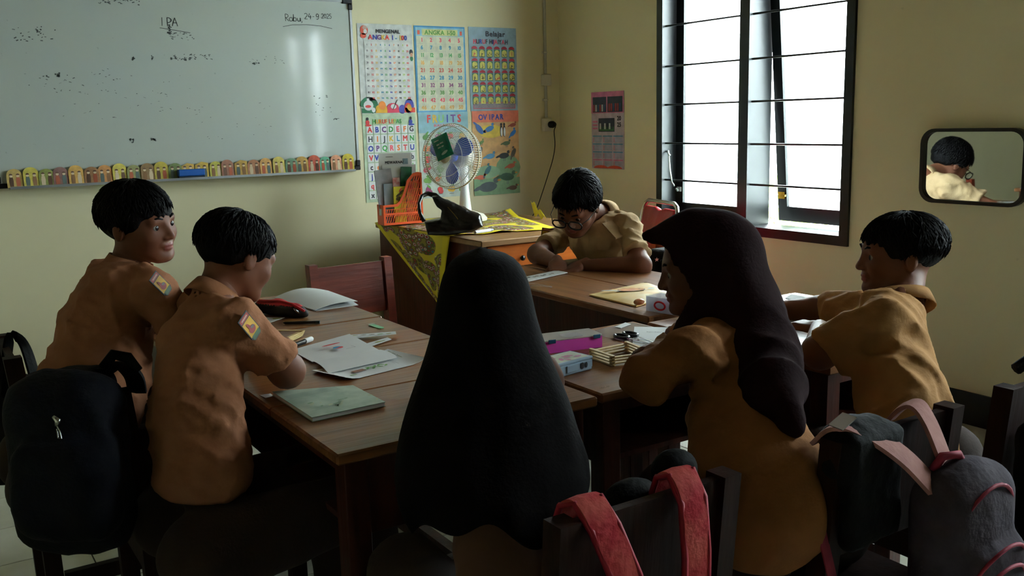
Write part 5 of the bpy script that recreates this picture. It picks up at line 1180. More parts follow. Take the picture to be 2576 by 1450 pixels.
Tb = flatT((1.557, 1.812, 0.700), (1.606, 1.761, 0.700), 0.0022); text(pr, 'AKAR', 0.007, Tb, PM('greyprint', (110, 120, 125)), 'l', fat=0.0003); disc(pr, Tb, 0.06, 0.03, 0.012, 0.005, PM('palegreenp', (176, 196, 150)), rot=20, n=8); pr.build('print', None, t)
sheet('plastic_sleeve', 'clear plastic sleeve under the scissors, with a small white label', 'plastic sleeve', [(1.548, 2.020, 0.700), (1.558, 1.844, 0.700), (1.733, 1.869, 0.700), (1.728, 2.045, 0.700)], mat('clear_sleeve', (210, 200, 195), 0.1, alpha=0.35, spec=0.8), lambda u, v: 0.0002 + 0.002 * math.sin(v * 3.1) * (1 - u), n=8, z0=0.0002, th=0.0003)
sheet('white_label', 'tiny white label on the clear plastic sleeve', 'label', [(1.643, 2.020, 0.700), (1.647, 1.997, 0.700), (1.702, 2.018, 0.700), (1.703, 2.045, 0.700)], paper, lambda u, v: 0.0026, n=2)
mb = MB(); Tb = flatT((1.238, 1.570, 0.700), (1.284, 1.574, 0.700), 0.0006)
for i in range(9): a = Tb @ Vector((0.003 * i, 0.004 * math.sin(i * 2.5), 0)); b = Tb @ Vector((0.003 * i + 0.003, 0.004 * math.sin(i * 2.5 + 2.2) + 0.003, 0)); mb.bar(a, b, 0.0010, 0.0004)
tag(mb.build('chalk_scribble', mat('pale_scratch', (190, 170, 150), 0.9, var=0.1)), 'small pale scribble scratched at the near corner of the small desk', 'scribble')

# ---- far desk: comic sheet, clip, cartoon pouch, clear box
t = thing('picture_card', 'picture-covered card under the hands of the man with glasses', 'card', (0, 0, 0))
wc = [(1.905, 2.856, 0.700), (1.915, 2.812, 0.700), (2.100, 2.876, 0.700), (2.100, 2.953, 0.700)]; wc = [(1.908, 2.888, 0.700), (1.885, 2.805, 0.700), (2.107, 2.870, 0.700), (2.103, 2.937, 0.700)]
sheet('card', '', '', wc, paper, lambda u, v: 0.002, parent=t, n=3, th=0.003)
pr = MB(); Tb = flatT((1.895, 2.841, 0.700), (2.092, 2.870, 0.700), 0.0062)
for i in range(8): disc(pr, Tb, 0.015 + 0.02 * i, 0.012 + 0.008 * (i % 2), 0.008, 0.006, PM('card%d' % (i % 4), [(90, 110, 90), (60, 60, 60), (150, 160, 140), (130, 90, 70)][i % 4]), 0.0001, n=9, rot=i * 40)
pr.build('print', None, t)
t = thing('plastic_clip', 'slim clear plastic clip lying in front of the picture card', 'clip', (0, 0, 0))
a, b, c = V3((1.868, 2.786, 0.703)), V3((1.885, 2.662, 0.703)), V3((1.842, 2.732, 0.703))
MB().tube([a, (a + b) / 2 + Vector((0.002, 0.004, 0)), b, b + Vector((-0.004, -0.006, 0)), (b + c) / 2, c], 0.0018, 6).build('clip_loop', clear, t, True)
t = thing('cartoon_pouch', 'yellow-orange pouch printed with a round smiling face on the far desk', 'pouch', (0, 0, 0))
ym2 = mat('pale_yellow_pouch', (236, 214, 150), 0.5, rgb2=(230, 180, 90), scale=10)
wc = [(1.894, 2.457, 0.700), (1.886, 2.217, 0.700), (2.127, 2.295, 0.700), (2.148, 2.520, 0.700)]; wc = [(1.888, 2.453, 0.700), (1.880, 2.206, 0.700), (2.122, 2.280, 0.700), (2.184, 2.510, 0.700)]
sheet('pouch_body', '', '', wc, ym2, lambda u, v: 0.001, parent=t, n=10, th=0.004); 
def pil(u, v): return 0.004 + 0.010 * math.sin(math.pi * u) ** 0.5 * math.sin(math.pi * v) ** 0.5 if 0 < u < 1 and 0 < v < 1 else 0.004
sheet('pouch_top', '', '', wc, ym2, pil, parent=t, n=14, th=0.001)
pr = MB(); Tb = flatT((2.007, 2.379, 0.700), (2.132, 2.320, 0.700), 0.0175); disc(pr, Tb, 0, 0, 0.047, 0.028, PM('pouch_line', (90, 60, 30)), 0, n=24); disc(pr, Tb, 0, 0, 0.0435, 0.0245, PM('pouch_face', (226, 140, 30)), 0.0003, n=24)
disc(pr, Tb, -0.004, -0.006, 0.016, 0.007, PM('pouch_beak', (224, 120, 50)), 0.0006, rot=10); disc(pr, Tb, 0.028, 0.006, 0.0035, 0.0025, PK, 0.0006)
disc(pr, Tb, -0.075, 0.002, 0.026, 0.010, PM('pouch_grey', (186, 180, 166)), 0.0, rot=-10); disc(pr, Tb, -0.05, -0.012, 0.012, 0.006, PM('pouch_grey', (186, 180, 166)), 0.0); disc(pr, Tb, 0.07, 0.008, 0.012, 0.006, PM('pouch_blue', (150, 190, 200)), 0.0)
for i in range(5): disc(pr, Tb, -0.08 + 0.03 * i, 0.022 + 0.003 * i, 0.012, 0.003, PM('pouch_orange', (230, 150, 60)), 0.0001)
pr.build('print', None, t)
t = thing('orange_eraser', 'wrapped orange eraser leaning on the clear plastic box', 'eraser', (0, 0, 0))
c_ = np.array((1.872, 2.182, 0.722)); net_obj([(lambda P: ell(P, c_, (0.020, 0.014, 0.010)), c_ - 0.03, c_ + 0.03, 0.003)], 'eraser_body', mat('orange_gloss', (226, 120, 60), 0.2, rgb2=(240, 190, 150), scale=40), t)
t = thing('clear_box', 'clear plastic box with a red ring on its front, by the cartoon pouch', 'box', (0, 0, 0))
lo_, hi_ = V3((1.871, 2.149, 0.700)), V3((1.890, 2.018, 0.700)); Tc = flatT(lo_, hi_, 0); w_ = (hi_ - lo_).length
cbx = mat('milky_plastic', (214, 222, 240), 0.15, alpha=0.5, spec=0.7)
for (a, b) in (((0, 0, 0.0005), (w_, 0.07, 0.002)), ((0, 0, 0.002), (w_, 0.0015, 0.045)), ((0, 0.0685, 0.002), (w_, 0.07, 0.045)), ((0, 0.0015, 0.002), (0.0015, 0.0685, 0.045)), ((w_ - 0.0015, 0.0015, 0.002), (w_, 0.0685, 0.045))): MB().box(a, b, M=Tc).build('box_side', cbx, t)
MB().box((-0.001, -0.001, 0.0455), (w_ + 0.001, 0.071, 0.048), M=Tc).build('lid', clear, t)
MB().tube([Tc @ Vector((w_ * 0.42 + 0.020 * math.cos(2 * math.pi * i / 24), -0.003, 0.022 + 0.012 * math.sin(2 * math.pi * i / 24))) for i in range(24)], 0.0028, 8, closed=True).build('red_ring', mat('red_rubber', (226, 40, 56), 0.4, var=0.08), t, True)
for k in range(4): MB().box((0.008 + 0.016 * k, 0.02, 0.0025), (0.020 + 0.016 * k, 0.05, 0.016 + 0.006 * (k % 3)), M=Tc, bev=0.001).build('content_piece', mat('content_%d' % k, [(230, 230, 235), (120, 130, 140), (150, 120, 150), (90, 110, 100)][k], 0.5, var=0.1), t)
sheet('white_paper', 'white paper lying behind the clear plastic box', 'paper', [(2.008, 2.286, 0.700), (2.006, 2.182, 0.700), (2.066, 2.183, 0.700), (2.108, 2.293, 0.700)], paper, lambda u, v: 0.019, n=3) if False else None
t = thing('red_bottle', 'slim translucent pink-red bottle standing by the girl\'s face', 'bottle', V3((2.027, 2.182, 0.700)))
MB().lathe([(0, 0), (0.014, 0.001), (0.015, 0.006), (0.015, 0.062), (0.010, 0.072), (0.010, 0.076)], 20).build('bottle_body', mat('pink_red_plastic', (236, 70, 90), 0.2, var=0.08), t, 'auto')
MB().lathe([(0, 0.0765), (0.0115, 0.0765), (0.0115, 0.084), (0.008, 0.092), (0.005, 0.112), (0.003, 0.122), (0, 0.122)], 20).build('cap', mat('red_cap', (206, 34, 52), 0.35, var=0.1), t, 'auto')
# ---- right desk: folder, notebook
t = thing('document_folder', 'grey-green plastic folder with white papers on the rightmost desk', 'folder', (0, 0, 0))
wc = [(2.218, 1.913, 0.700), (2.227, 1.708, 0.700), (2.381, 1.767, 0.700), (2.354, 1.991, 0.700)]
wc = [(2.226, 1.930, 0.700), (2.231, 1.727, 0.700), (2.374, 1.757, 0.700), (2.340, 2.003, 0.700)]
sheet('folder_cover', '', '', wc, mat('slate_green_cover', (70, 92, 92), 0.25, rgb2=(110, 134, 134), scale=12), lambda u, v: 0.0005, parent=t, n=4, th=0.003); sheet('paper_block', '', '', shrink(wc, 0.97), paper, lambda u, v: 0.004, parent=t, n=4, th=0.010)
sheet('folder_cover', '', '', wc, MATS['slate_green_cover'], lambda u, v: 0.0148 + 0.002 * math.sin(v * 3), parent=t, n=4, th=0.002); sheet('top_paper', '', '', [(2.258, 1.948, 0.718), (2.235, 1.773, 0.718), (2.322, 1.730, 0.718), (2.323, 1.981, 0.718)], paper, lambda u, v: 0.001, parent=t, n=4)
sheet('notebook', 'closed white notebook beneath the boy\'s hand on the rightmost desk', 'notebook', [(2.060, 1.771, 0.700), (2.055, 1.708, 0.700), (2.192, 1.745, 0.700), (2.181, 1.858, 0.700)], paper, None, n=4, th=0.006)

# ================================================================ BAGS
def soft(name, label, cat): return thing(name, label, cat, (0, 0, 0))
def strap(mb, pts, w, th, side, m=None):
    pts = [V3(p) for p in pts]; 
    cu = []
    for i in range(len(pts) - 1):
        p0, p1, p2, p3 = [pts[max(0, min(len(pts) - 1, i + q))] for q in (-1, 0, 1, 2)]
        for s_ in range(5):
            u = s_ / 5; cu.append(0.5 * ((2 * p1) + (p2 - p0) * u + (2 * p0 - 5 * p1 + 4 * p2 - p3) * u * u + (3 * p1 - p0 - 3 * p2 + p3) * u ** 3))
    cu.append(pts[-1]); s0 = V3(side).normalized(); vs = []; n = len(cu)
    for i, p in enumerate(cu):
        d = (cu[min(i + 1, n - 1)] - cu[max(i - 1, 0)]).normalized(); s = (s0 - d * s0.dot(d)).normalized(); nn = d.cross(s)
        vs += [p - s * w / 2, p + nn * th / 2, p + s * w / 2, p - nn * th / 2] if False else [p - s * w / 2 - nn * th * 0.3, p - s * w / 2 + nn * th * 0.3, p + nn * th * 0.5, p + s * w / 2 + nn * th * 0.3, p + s * w / 2 - nn * th * 0.3, p - nn * th * 0.5]
    fs = [tuple(range(6))[::-1], tuple(range((n - 1) * 6, n * 6))]
    for i in range(n - 1):
        for k in range(6): fs.append((i * 6 + k, i * 6 + (k + 1) % 6, (i + 1) * 6 + (k + 1) % 6, (i + 1) * 6 + k))
    mb.add(vs, fs, m); return cu
HR = Vector((0.84, -0.543, 0)); HF = Vector((0.543, 0.84, 0))
navy = mat('navy_black_fabric', (12, 15, 24), 0.8, var=0.2, bump=0.2, bscale=90, spec=0.15); blk = mat('black_fabric', (9, 9, 10), 0.8, var=0.2, bump=0.2, bscale=90, spec=0.15)
t = soft('backpack', 'large navy black backpack hanging on the chair at the lower left', 'backpack')
B_ = np.array(Matrix.Rotation(R(-42), 3, 'Z'), np.float32)
def f_b1(P):
    d = rbox(P, (0.231, 1.987, 0.632), (0.118, 0.082, 0.185), 0.075, B_); d = smin(d, rbox(P, (0.211, 1.899, 0.611), (0.10, 0.06, 0.10), 0.05, B_), 0.03)
    d = smin(d, cone(P, (0.215, 2.164, 0.736), (0.306, 2.087, 0.759), 0.05, 0.045), 0.06)
    return d + folds(P, 34, 0.006, (0.4, 0.2, 1), 12)
c_ = np.array((0.237, 1.963, 0.650)); net_obj([(f_b1, c_ - [0.24, 0.24, 0.28], c_ + [0.24, 0.24, 0.28], 0.008)], 'bag_body', navy, t)
MB().tube([(0.320, 2.049, 0.799), (0.342, 2.064, 0.820), (0.368, 2.057, 0.811), (0.382, 2.042, 0.782)], 0.012, 8).build('carry_loop', blk, t, True)
mb = MB(); strap(mb, [(0.319, 2.048, 0.791), (0.356, 2.086, 0.794), (0.389, 2.128, 0.753), (0.400, 2.160, 0.708)], 0.040, 0.012, HR); mb.build('shoulder_strap', blk, t)
MB().tube([(0.197, 1.861, 0.765), (0.202, 1.851, 0.760), (0.199, 1.851, 0.750)], [0.004, 0.006, 0.004], 8).build('zip_slider', steel_m, t, True)
MB().tube([(0.199, 1.849, 0.751), (0.202, 1.842, 0.742), (0.203, 1.838, 0.729), (0.198, 1.842, 0.730), (0.198, 1.847, 0.746)], 0.0014, 6).build('zip_cord', steel_m, t)
t = soft('shoulder_bag', 'small black bag with a looped strap on the far left chair', 'bag')
def f_b2(P): return rbox(P, (0.180, 2.687, 0.525), (0.08, 0.05, 0.15), 0.04, B_) + folds(P, 40, 0.004, (0, 0, 1), 3)
c_ = np.array((0.180, 2.687, 0.525)); net_obj([(f_b2, c_ - 0.2, c_ + 0.2, 0.010)], 'bag_body', blk, t)
mb = MB(); strap(mb, [(0.169, 2.596, 0.634), (0.201, 2.685, 0.754), (0.224, 2.707, 0.757), (0.239, 2.691, 0.726), (0.245, 2.612, 0.658)], 0.035, 0.01, HF); mb.build('strap', blk, t)

pinkred = mat('red_padded_strap', (160, 34, 46), 0.8, spec=0.15, rgb2=(178, 78, 70), scale=20, bump=0.2, bscale=90); redpipe = mat('crimson_piping', (150, 6, 38), 0.6, var=0.1)
t = soft('backpack', 'red school backpack hanging by two padded straps on the foreground chair', 'backpack')
def f_b3(P): return rbox(P, (0.86, 0.885, 0.36), (0.13, 0.05, 0.17), 0.045) + folds(P, 30, 0.004, (0.4, 0.2, 1), 5)
net_obj([(f_b3, (0.70, 0.80, 0.16), (1.02, 0.97, 0.56), 0.010)], 'bag_body', pinkred, t)
for k, pts in enumerate(([(0.737, 1.015, 0.72), (0.738, 1.0, 0.757), (0.742, 0.972, 0.768), (0.750, 0.945, 0.735), (0.775, 0.930, 0.66), (0.80, 0.925, 0.58), (0.81, 0.91, 0.50)],
                        [(0.915, 1.015, 0.72), (0.914, 1.0, 0.757), (0.913, 0.972, 0.768), (0.911, 0.945, 0.735), (0.905, 0.930, 0.66), (0.90, 0.925, 0.58), (0.90, 0.91, 0.50)])):
    mb = MB(); strap(mb, pts, 0.046, 0.010, (1, 0, 0)); st_ = mb.build('shoulder_strap', pinkred, t, 'auto')
    for s_ in (-1, 1):
        q = [V3(p) + Vector((s_ * 0.0225, 0, 0)) for p in pts]; MB().tube(q, 0.0052, 6).build('piping', redpipe, st_, True)
t = soft('cushion', 'black padded lumps behind the foreground chair back, between the red straps', 'cushion')
def f_cu(P):
    d = smin(ell(P, (0.875, 1.04, 0.715), (0.05, 0.030, 0.030)), ell(P, (0.995, 1.075, 0.722), (0.042, 0.032, 0.034)), 0.03); return smin(d, cone(P, (0.86, 1.05, 0.64), (0.98, 1.075, 0.64), 0.03, 0.03), 0.06)
net_obj([(f_cu, (0.74, 0.98, 0.54), (1.04, 1.14, 0.83), 0.007)], 'cushion_body', blk, t)

greyf = mat('grey_mauve_fabric', (70, 62, 70), 0.85, rgb2=(60, 53, 60), scale=30, bump=0.2, bscale=90, spec=0.1); pinkf = mat('dusty_pink_strap', (160, 116, 108), 0.85, spec=0.15, rgb2=(148, 104, 98), scale=30, bump=0.15, bscale=90); crim = mat('dull_crimson_trim', (150, 40, 66), 0.7, var=0.15)
t = soft('backpack', 'grey backpack with pink straps hanging on the right foreground chair', 'backpack')
def f_b4(P):
    d = rbox(P, (1.47, 0.872, 0.515), (0.105, 0.052, 0.165), 0.05); d = smin(d, ell(P, (1.47, 0.868, 0.58), (0.098, 0.052, 0.12)), 0.03); d = smin(d, rbox(P, (1.48, 0.832, 0.485), (0.082, 0.04, 0.085), 0.035), 0.012)
    return d + folds(P, 34, 0.003, (0.5, 0.2, 1), 7)
net_obj([(f_b4, (1.32, 0.75, 0.30), (1.62, 0.96, 0.74), 0.0065)], 'bag_body', greyf, t)
def arcpts(cx, cz, rx, rz, y, a0, a1, n=14): return [(cx + rx * math.cos(R(a0 + (a1 - a0) * i / n)), y + 0.018 * abs(math.cos(R(a0 + (a1 - a0) * i / n))) ** 3, cz + rz * math.sin(R(a0 + (a1 - a0) * i / n))) for i in range(n + 1)]
for (cx, cz, rx, rz, y, a0, a1) in ((1.47, 0.56, 0.086, 0.105, 0.815, 8, 172), (1.48, 0.50, 0.074, 0.066, 0.788, 8, 172), (1.48, 0.47, 0.072, 0.060, 0.785, 8, 172)): MB().tube(arcpts(cx, cz, rx, rz, y, a0, a1), 0.0035, 6).build('piping', crim, t, True)
for pts in ([(1.262, 1.01, 0.735), (1.265, 0.985, 0.762), (1.275, 0.962, 0.768), (1.31, 0.935, 0.75), (1.355, 0.905, 0.71), (1.395, 0.880, 0.66)],
            [(1.465, 1.01, 0.735), (1.463, 0.985, 0.762), (1.462, 0.960, 0.768), (1.46, 0.935, 0.745), (1.455, 0.908, 0.705), (1.45, 0.885, 0.665)]):
    mb = MB(); strap(mb, pts, 0.050, 0.012, (1, 0.3, 0)); mb.build('shoulder_strap', pinkf, t, 'auto')
MB().tube([(1.415, 0.895, 0.680), (1.425, 0.885, 0.705), (1.455, 0.875, 0.705), (1.47, 0.870, 0.675)], 0.008, 8).build('grab_handle', crim, t, True)
mb = MB(); strap(mb, [(1.225, 0.975, 0.62), (1.228, 0.955, 0.55), (1.245, 0.94, 0.47), (1.29, 0.92, 0.40), (1.36, 0.90, 0.34)], 0.026, 0.004, (1, 0.2, 0)); mb.build('webbing', crim, t)
MB().tube([(1.232 + 0.017 * math.cos(i * 0.5236), 0.940, 0.495 + 0.020 * math.sin(i * 0.5236)) for i in range(12)], 0.0035, 6, closed=True).build('buckle', mat('grey_buckle', (130, 126, 128), 0.4, var=0.1), t, True)
t = soft('black_jacket', 'black jacket with a shiny tag folded over the left end of the right foreground chair', 'jacket')
def f_jk(P): return smin(rbox(P, (1.305, 0.973, 0.725), (0.068, 0.030, 0.050), 0.026), rbox(P, (1.315, 0.940, 0.66), (0.07, 0.018, 0.10), 0.016), 0.03) + folds(P, 50, 0.004, (1, 0, 0.5), 4)
net_obj([(f_jk, (1.20, 0.89, 0.53), (1.42, 1.04, 0.80), 0.0065)], 'jacket_body', blk, t)
MB().box((-0.022, -0.014, 0), (0.022, 0.014, 0.002), M=frame_of((1.262, 0.962, 0.778), (0.9, 0.1, 0.25), (-0.1, 1, 0.1), (0, 0, 1)), bev=0.0006).build('shiny_tag', mat('silver_tag', (205, 210, 225), 0.15, metal=0.9, var=0.1), t)
t = soft('backpack', 'black backpack on the chair cut off by the right edge of the picture', 'backpack')
def f_b5(P): return rbox(P, (1.86, 0.885, 0.50), (0.15, 0.055, 0.20), 0.05) + folds(P, 30, 0.005, (0.4, 0.2, 1), 9)
net_obj([(f_b5, (1.68, 0.78, 0.26), (2.05, 0.98, 0.74), 0.010)], 'bag_body', blk, t)
MB().tube([(1.80, 0.975, 0.775), (1.84, 0.96, 0.80), (1.90, 0.96, 0.79), (1.95, 0.97, 0.765)], 0.012, 8).build('carry_loop', blk, t, True)
t = soft('star_bag', 'black bag with small pale stars on the chair behind the man with glasses', 'bag')
c_ = np.array((2.534, 2.808, 0.688)); net_obj([(lambda P: rbox(P, c_, (0.055, 0.055, 0.075), 0.03), c_ - 0.11, c_ + 0.11, 0.008)], 'bag_body', blk, t)
MB().tube([(2.488, 2.811, 0.728), (2.514, 2.833, 0.745), (2.547, 2.837, 0.748), (2.548, 2.808, 0.730)], 0.006, 8).build('carry_loop', blk, t, True)
mb = MB()
for (px, py) in ((0, 0.03), (-0.03, -0.02), (0.03, 0.0), (-0.01, -0.05), (0.03, -0.05), (-0.035, 0.04)):
    Ts = frame_of(Vector(c_) - HF * 0.062 + HR * px + Vector((0, 0, py)), HR, (0, 0, 1), -HF); P_ = [(0.009 * (1 if k % 2 == 0 else 0.42) * math.cos(R(90 + 36 * k)), 0.009 * (1 if k % 2 == 0 else 0.42) * math.sin(R(90 + 36 * k))) for k in range(10)]
    mb.prism(P_, 0.001, M=Ts)
mb.build('star_print', PM('star_pink', (206, 150, 150)), t)

# ================================================================ PEOPLE
skin = mat('brown_skin', (114, 70, 49), 0.55, spec=0.25, var=0.10, scale=14)
skin_d = mat('darker_skin', (100, 62, 45), 0.55, spec=0.25, var=0.10, scale=14)
lip_m = mat('lip_skin', (130, 66, 56), 0.45, var=0.1)
hair_m = mat('black_hair', (6, 5, 5), 0.65, bump=0.3, bscale=160, spec=0.12)
eyew = mat('eye_white', (150, 146, 140), 0.2, var=0.03); eyed = mat('eye_iris', (26, 16, 12), 0.12, var=0.1)
shirt_m = mat('light_brown_uniform', (158, 108, 78), 0.85, rgb2=(149, 100, 71), scale=16, bump=0.12, bscale=160, spec=0.1)
shirt_t = mat('tan_uniform', (168, 126, 80), 0.85, rgb2=(157, 116, 73), scale=16, bump=0.12, bscale=160, spec=0.1)
shirt_k = mat('khaki_uniform', (186, 158, 120), 0.85, rgb2=(174, 146, 108), scale=16, bump=0.12, bscale=160, spec=0.1)
trou_m = mat('dark_brown_trousers', (44, 28, 20), 0.9, var=0.15, bump=0.1, bscale=140)
hijab_m = mat('dark_maroon_hijab', (30, 12, 14), 0.9, var=0.12, bump=0.12, bscale=140, spec=0.06)
hijab_k = mat('blackish_brown_hijab', (9, 6, 6), 0.95, var=0.12, bump=0.12, bscale=140, spec=0.06)
shoe_m = mat('black_shoe', (14, 14, 15), 0.5, var=0.2)
def basis(fwd, roll=0.0):
    """head axes: x to the person's right, y forward, z up"""
    y = Vector(fwd).normalized(); x = y.cross(Vector((0, 0, 1))).normalized(); z = x.cross(y)
    M3 = Matrix((x, y, z)).transposed() @ Matrix.Rotation(roll, 3, 'Y')
    return M3
def head_fn(s, masc=0.0):
    def f(q):
        q = q / s
        d = ell(q, (0, -0.014, 0.026), (0.071, 0.089, 0.076))
        d = smin(d, ell(q, (0, 0.022, -0.022), (0.058, 0.060, 0.070)), 0.03)
        jw = 0.040
        for sx in (-1, 1):
            d = smin(d, cone(q, (sx * jw, 0.0, -0.045), (sx * 0.020, 0.058, -0.078), 0.020, 0.015), 0.025)
            d = smin(d, ell(q, (sx * 0.036, 0.052, -0.026), (0.020, 0.020, 0.020)), 0.02)
        d = smin(d, cone(q, (-0.034, 0.066, 0.016), (0.034, 0.066, 0.016), 0.011, 0.011), 0.012)
        for sx in (-1, 1):
            d = smax(d, -ell(q, (sx * 0.029, 0.090, -0.001), (0.016, 0.016, 0.010)), 0.010)
        d = smin(d, cone(q, (0, 0.074, 0.006), (0, 0.090, -0.026), 0.0065, 0.0095), 0.010)
        for sx in (-1, 1): d = smin(d, ell(q, (sx * 0.0115, 0.083, -0.029), (0.0075, 0.008, 0.006)), 0.005)
        d = smin(d, cone(q, (-0.016, 0.073, -0.047), (0.016, 0.073, -0.047), 0.0065, 0.0065), 0.007)
        d = smin(d, ell(q, (0, 0.077, -0.0485), (0.018, 0.009, 0.0048)), 0.004)
        d = smin(d, ell(q, (0, 0.0755, -0.0580), (0.016, 0.009, 0.0052)), 0.004)
        d = smax(d, -cone(q, (-0.019, 0.086, -0.0532), (0.019, 0.086, -0.0532), 0.0016, 0.0016), 0.002)
        d = smin(d, ell(q, (0, 0.068, -0.080), (0.018, 0.014, 0.013)), 0.014)
        for sx in (-1, 1):
            e = ell(q, (sx * 0.072, -0.008, -0.006), (0.0075, 0.0155, 0.026))
            e = smax(e, -ell(q, (sx * 0.083, -0.001, -0.003), (0.007, 0.010, 0.019)), 0.004)
            d = smin(d, e, 0.005)
        return d * s
    return f
def hand_parts(wr, dirv, palmn, s=1.0, curl=0.5, thumb=1):
    """list of (chain points, radii); dirv: towards fingers, palmn: out of the back of the hand, thumb: side sign"""
    y = Vector(dirv).normalized(); z = Vector(palmn); z = (z - y * z.dot(y)).normalized(); x = y.cross(z) * thumb; W = Vector(wr)
    L = lambda a, b, c: tuple(W + (x * a + y * b + z * c) * s)
    out = []
    for (fx, base, ln, c_) in ((0.026, 0.074, 0.066, 0.9), (0.009, 0.078, 0.074, 1.0), (-0.009, 0.075, 0.068, 1.05), (-0.026, 0.068, 0.054, 1.1)):
        pts = [L(fx * 0.75, base * 0.55, 0), L(fx, base, 0.002)]; ang = 0; py, pz = base, 0.002
        for seg, fr in ((0, 0.45), (1, 0.32), (2, 0.23)):
            ang += curl * c_ * (0.75 if seg == 0 else 0.95); py += ln * fr * math.cos(ang); pz -= ln * fr * math.sin(ang); pts.append(L(fx * (1 + 0.12 * (seg + 1)), py, pz))
        out.append((pts, [0.0085 * s, 0.0088 * s, 0.0082 * s, 0.0074 * s, 0.0062 * s]))
    out.append(([L(0.022, 0.018, -0.004), L(0.040, 0.040, -0.010), L(0.046, 0.064, -0.016), L(0.042, 0.086, -0.022)], [0.012 * s, 0.0105 * s, 0.009 * s, 0.007 * s]))
    palm = ([L(0.0, 0.0, 0), L(0.0, 0.045, -0.001), L(0.0, 0.066, 0)], x, y, z, W, s)
    return out, palm
def hand_fn(h):
    fingers, (pp, x, y, z, W, s) = h
    B = np.array(Matrix((x, y, z)).transposed(), np.float32)
    def f(P):
        d = rbox(P, tuple(W + y * 0.042 * s), (0.036 * s, 0.042 * s, 0.0125 * s), 0.011 * s, B)
        d = smin(d, cone(P, tuple(W - y * 0.02 * s), tuple(W + y * 0.02 * s), 0.0235 * s, 0.020 * s), 0.018 * s)
        for pts, rs in fingers: d = smin(d, chain(P, pts, rs), 0.004 * s)
        return d
    pts = np.array([p for q, _ in fingers for p in q] + [tuple(W)]); return f, pts.min(0) - 0.035, pts.max(0) + 0.035
def person(label, J, head_c, face, hs=1.0, roll=0.0, shirt=shirt_m, skinm=skin, hands=(), sleeve=0.62, torso_r=(0.115, 0.105), sex='m', hairfn=None, shirt_folds=0.004, bulk=1.0, collar=True, fr_arm=0.032, seed=1, shirt_hem=True, arm_r=0.046, skin_h=0.007, extra=None):
    HB = basis(face, roll); HBn = np.array(HB, np.float32); hc = np.array(head_c, np.float32)
    root = thing('person', label, 'person', (J['pel'][0], J['pel'][1], 0)); off = Vector(root.location)
    def reg(o): o.location = -off; return o
    V = lambda k: np.array(J[k], float)
    loc = lambda P: (P - hc) @ HBn
    hf = head_fn(hs)
    wl = lambda v: tuple(hc + HBn @ np.array(v, np.float32) * hs)
    nk = V('neck')
    def body(P):
        d = chain(P, [J['pel'], J['waist'], J['chest']], [0.070 * bulk, 0.066 * bulk, 0.070 * bulk], 0.03)
        d = smin(d, chain(P, [J['shL'], tuple(nk * 0.75 + V('chest') * 0.25), J['shR']], [0.034, 0.040, 0.034], 0.03), 0.03)
        for s_ in 'LR':
            d = smin(d, chain(P, [J['sh' + s_], J['el' + s_], J['wr' + s_]], [0.034, arm_r * 0.80 if sleeve < 1 else 0.032, 0.0235], 0.02), 0.02)
            if 'kn' + s_ in J: d = smin(d, chain(P, [J['hip' + s_], J['kn' + s_], J['an' + s_]], [0.075, 0.052, 0.036], 0.02), 0.03)
        d = smin(d, cone(P, tuple(nk), wl((0, -0.022, -0.05)), 0.047 * hs, 0.044 * hs), 0.03)
        return d
    pts = np.array([J[k] for k in J]); lo, hi = pts.min(0) - 0.15, pts.max(0) + 0.15
    parts = [(body, lo, hi, 0.010)]
    h = lambda P: smin(hf(loc(P)), cone(P, tuple(nk), wl((0, -0.022, -0.05)), 0.047 * hs, 0.044 * hs), 0.02)
    parts.append((h, hc - 0.135 * hs, hc + 0.135 * hs, 0.0034))
    for hd_ in hands:
        f, a, b_ = hand_fn(hand_parts(*hd_)); parts.append((f, a, b_, 0.0034))
    lipc = np.array(wl((0, 0.078, -0.0535)))
    mf = lambda c: (np.linalg.norm(((c - hc) @ HBn) / hs - np.array((0, 0.082, -0.0535)), axis=1) * 1.0 < 0.0165).astype(int) * (np.abs((((c - hc) @ HBn) / hs)[:, 2] + 0.0535) < 0.0095)
    b = reg(net_obj(parts, 'body', [skinm, lip_m], root, mf))
    for sx in (-1, 1):
        ec = Vector(wl((sx * 0.029, 0.0650, -0.001))); mb = MB(); Tm = Matrix.Translation(ec) @ HB.to_4x4(); r = 0.0115 * hs
        prof = [(r * math.sin(R(a)), r * math.cos(R(a))) for a in range(0, 181, 12)]
        me_ = Tm @ frame_of((0, 0, 0), (1, 0, 0), (0, 0, -1), (0, 1, 0))
        k0 = prof[:4]; mb.lathe(k0, 18, eyed, me_); mb.lathe(prof[3:], 18, eyew, me_); reg(mb.build('eye', None, root, True))
        # brow
        bb = [wl((sx * 0.014, 0.0815, 0.019)), wl((sx * 0.028, 0.080, 0.024)), wl((sx * 0.044, 0.067, 0.020))]
        reg(MB().tube(bb, [0.0022 * hs, 0.003 * hs, 0.0015 * hs], 6).build('eyebrow', hair_m, root, True))
    # shirt
    nd = np.cross(V('shR') - V('shL'), V('neck') - V('pel')); nd = (nd / np.linalg.norm(nd)).astype(np.float32); fl_ = 1.30
    def squash(P):
        c0, c1 = V('pel').astype(np.float32), V('chest').astype(np.float32); ba = c1 - c0; t = np.clip(((P - c0) @ ba) / (ba @ ba), 0, 1)
        cen = c0 + t[..., None] * ba; return P + ((P - cen) @ nd)[..., None] * nd * (fl_ - 1)
    def torso(P, g):
        d = chain(squash(P), [J['pel'], J['waist'], J['chest']], [torso_r[0] + g, torso_r[0] * 0.95 + g, torso_r[1] + g], 0.04) * 0.85
        d = smin(d, chain(P, [J['shL'], tuple(nk * 0.70 + V('chest') * 0.30), J['shR']], [0.042 + g, 0.048 + g, 0.042 + g], 0.03), 0.045)
        return d
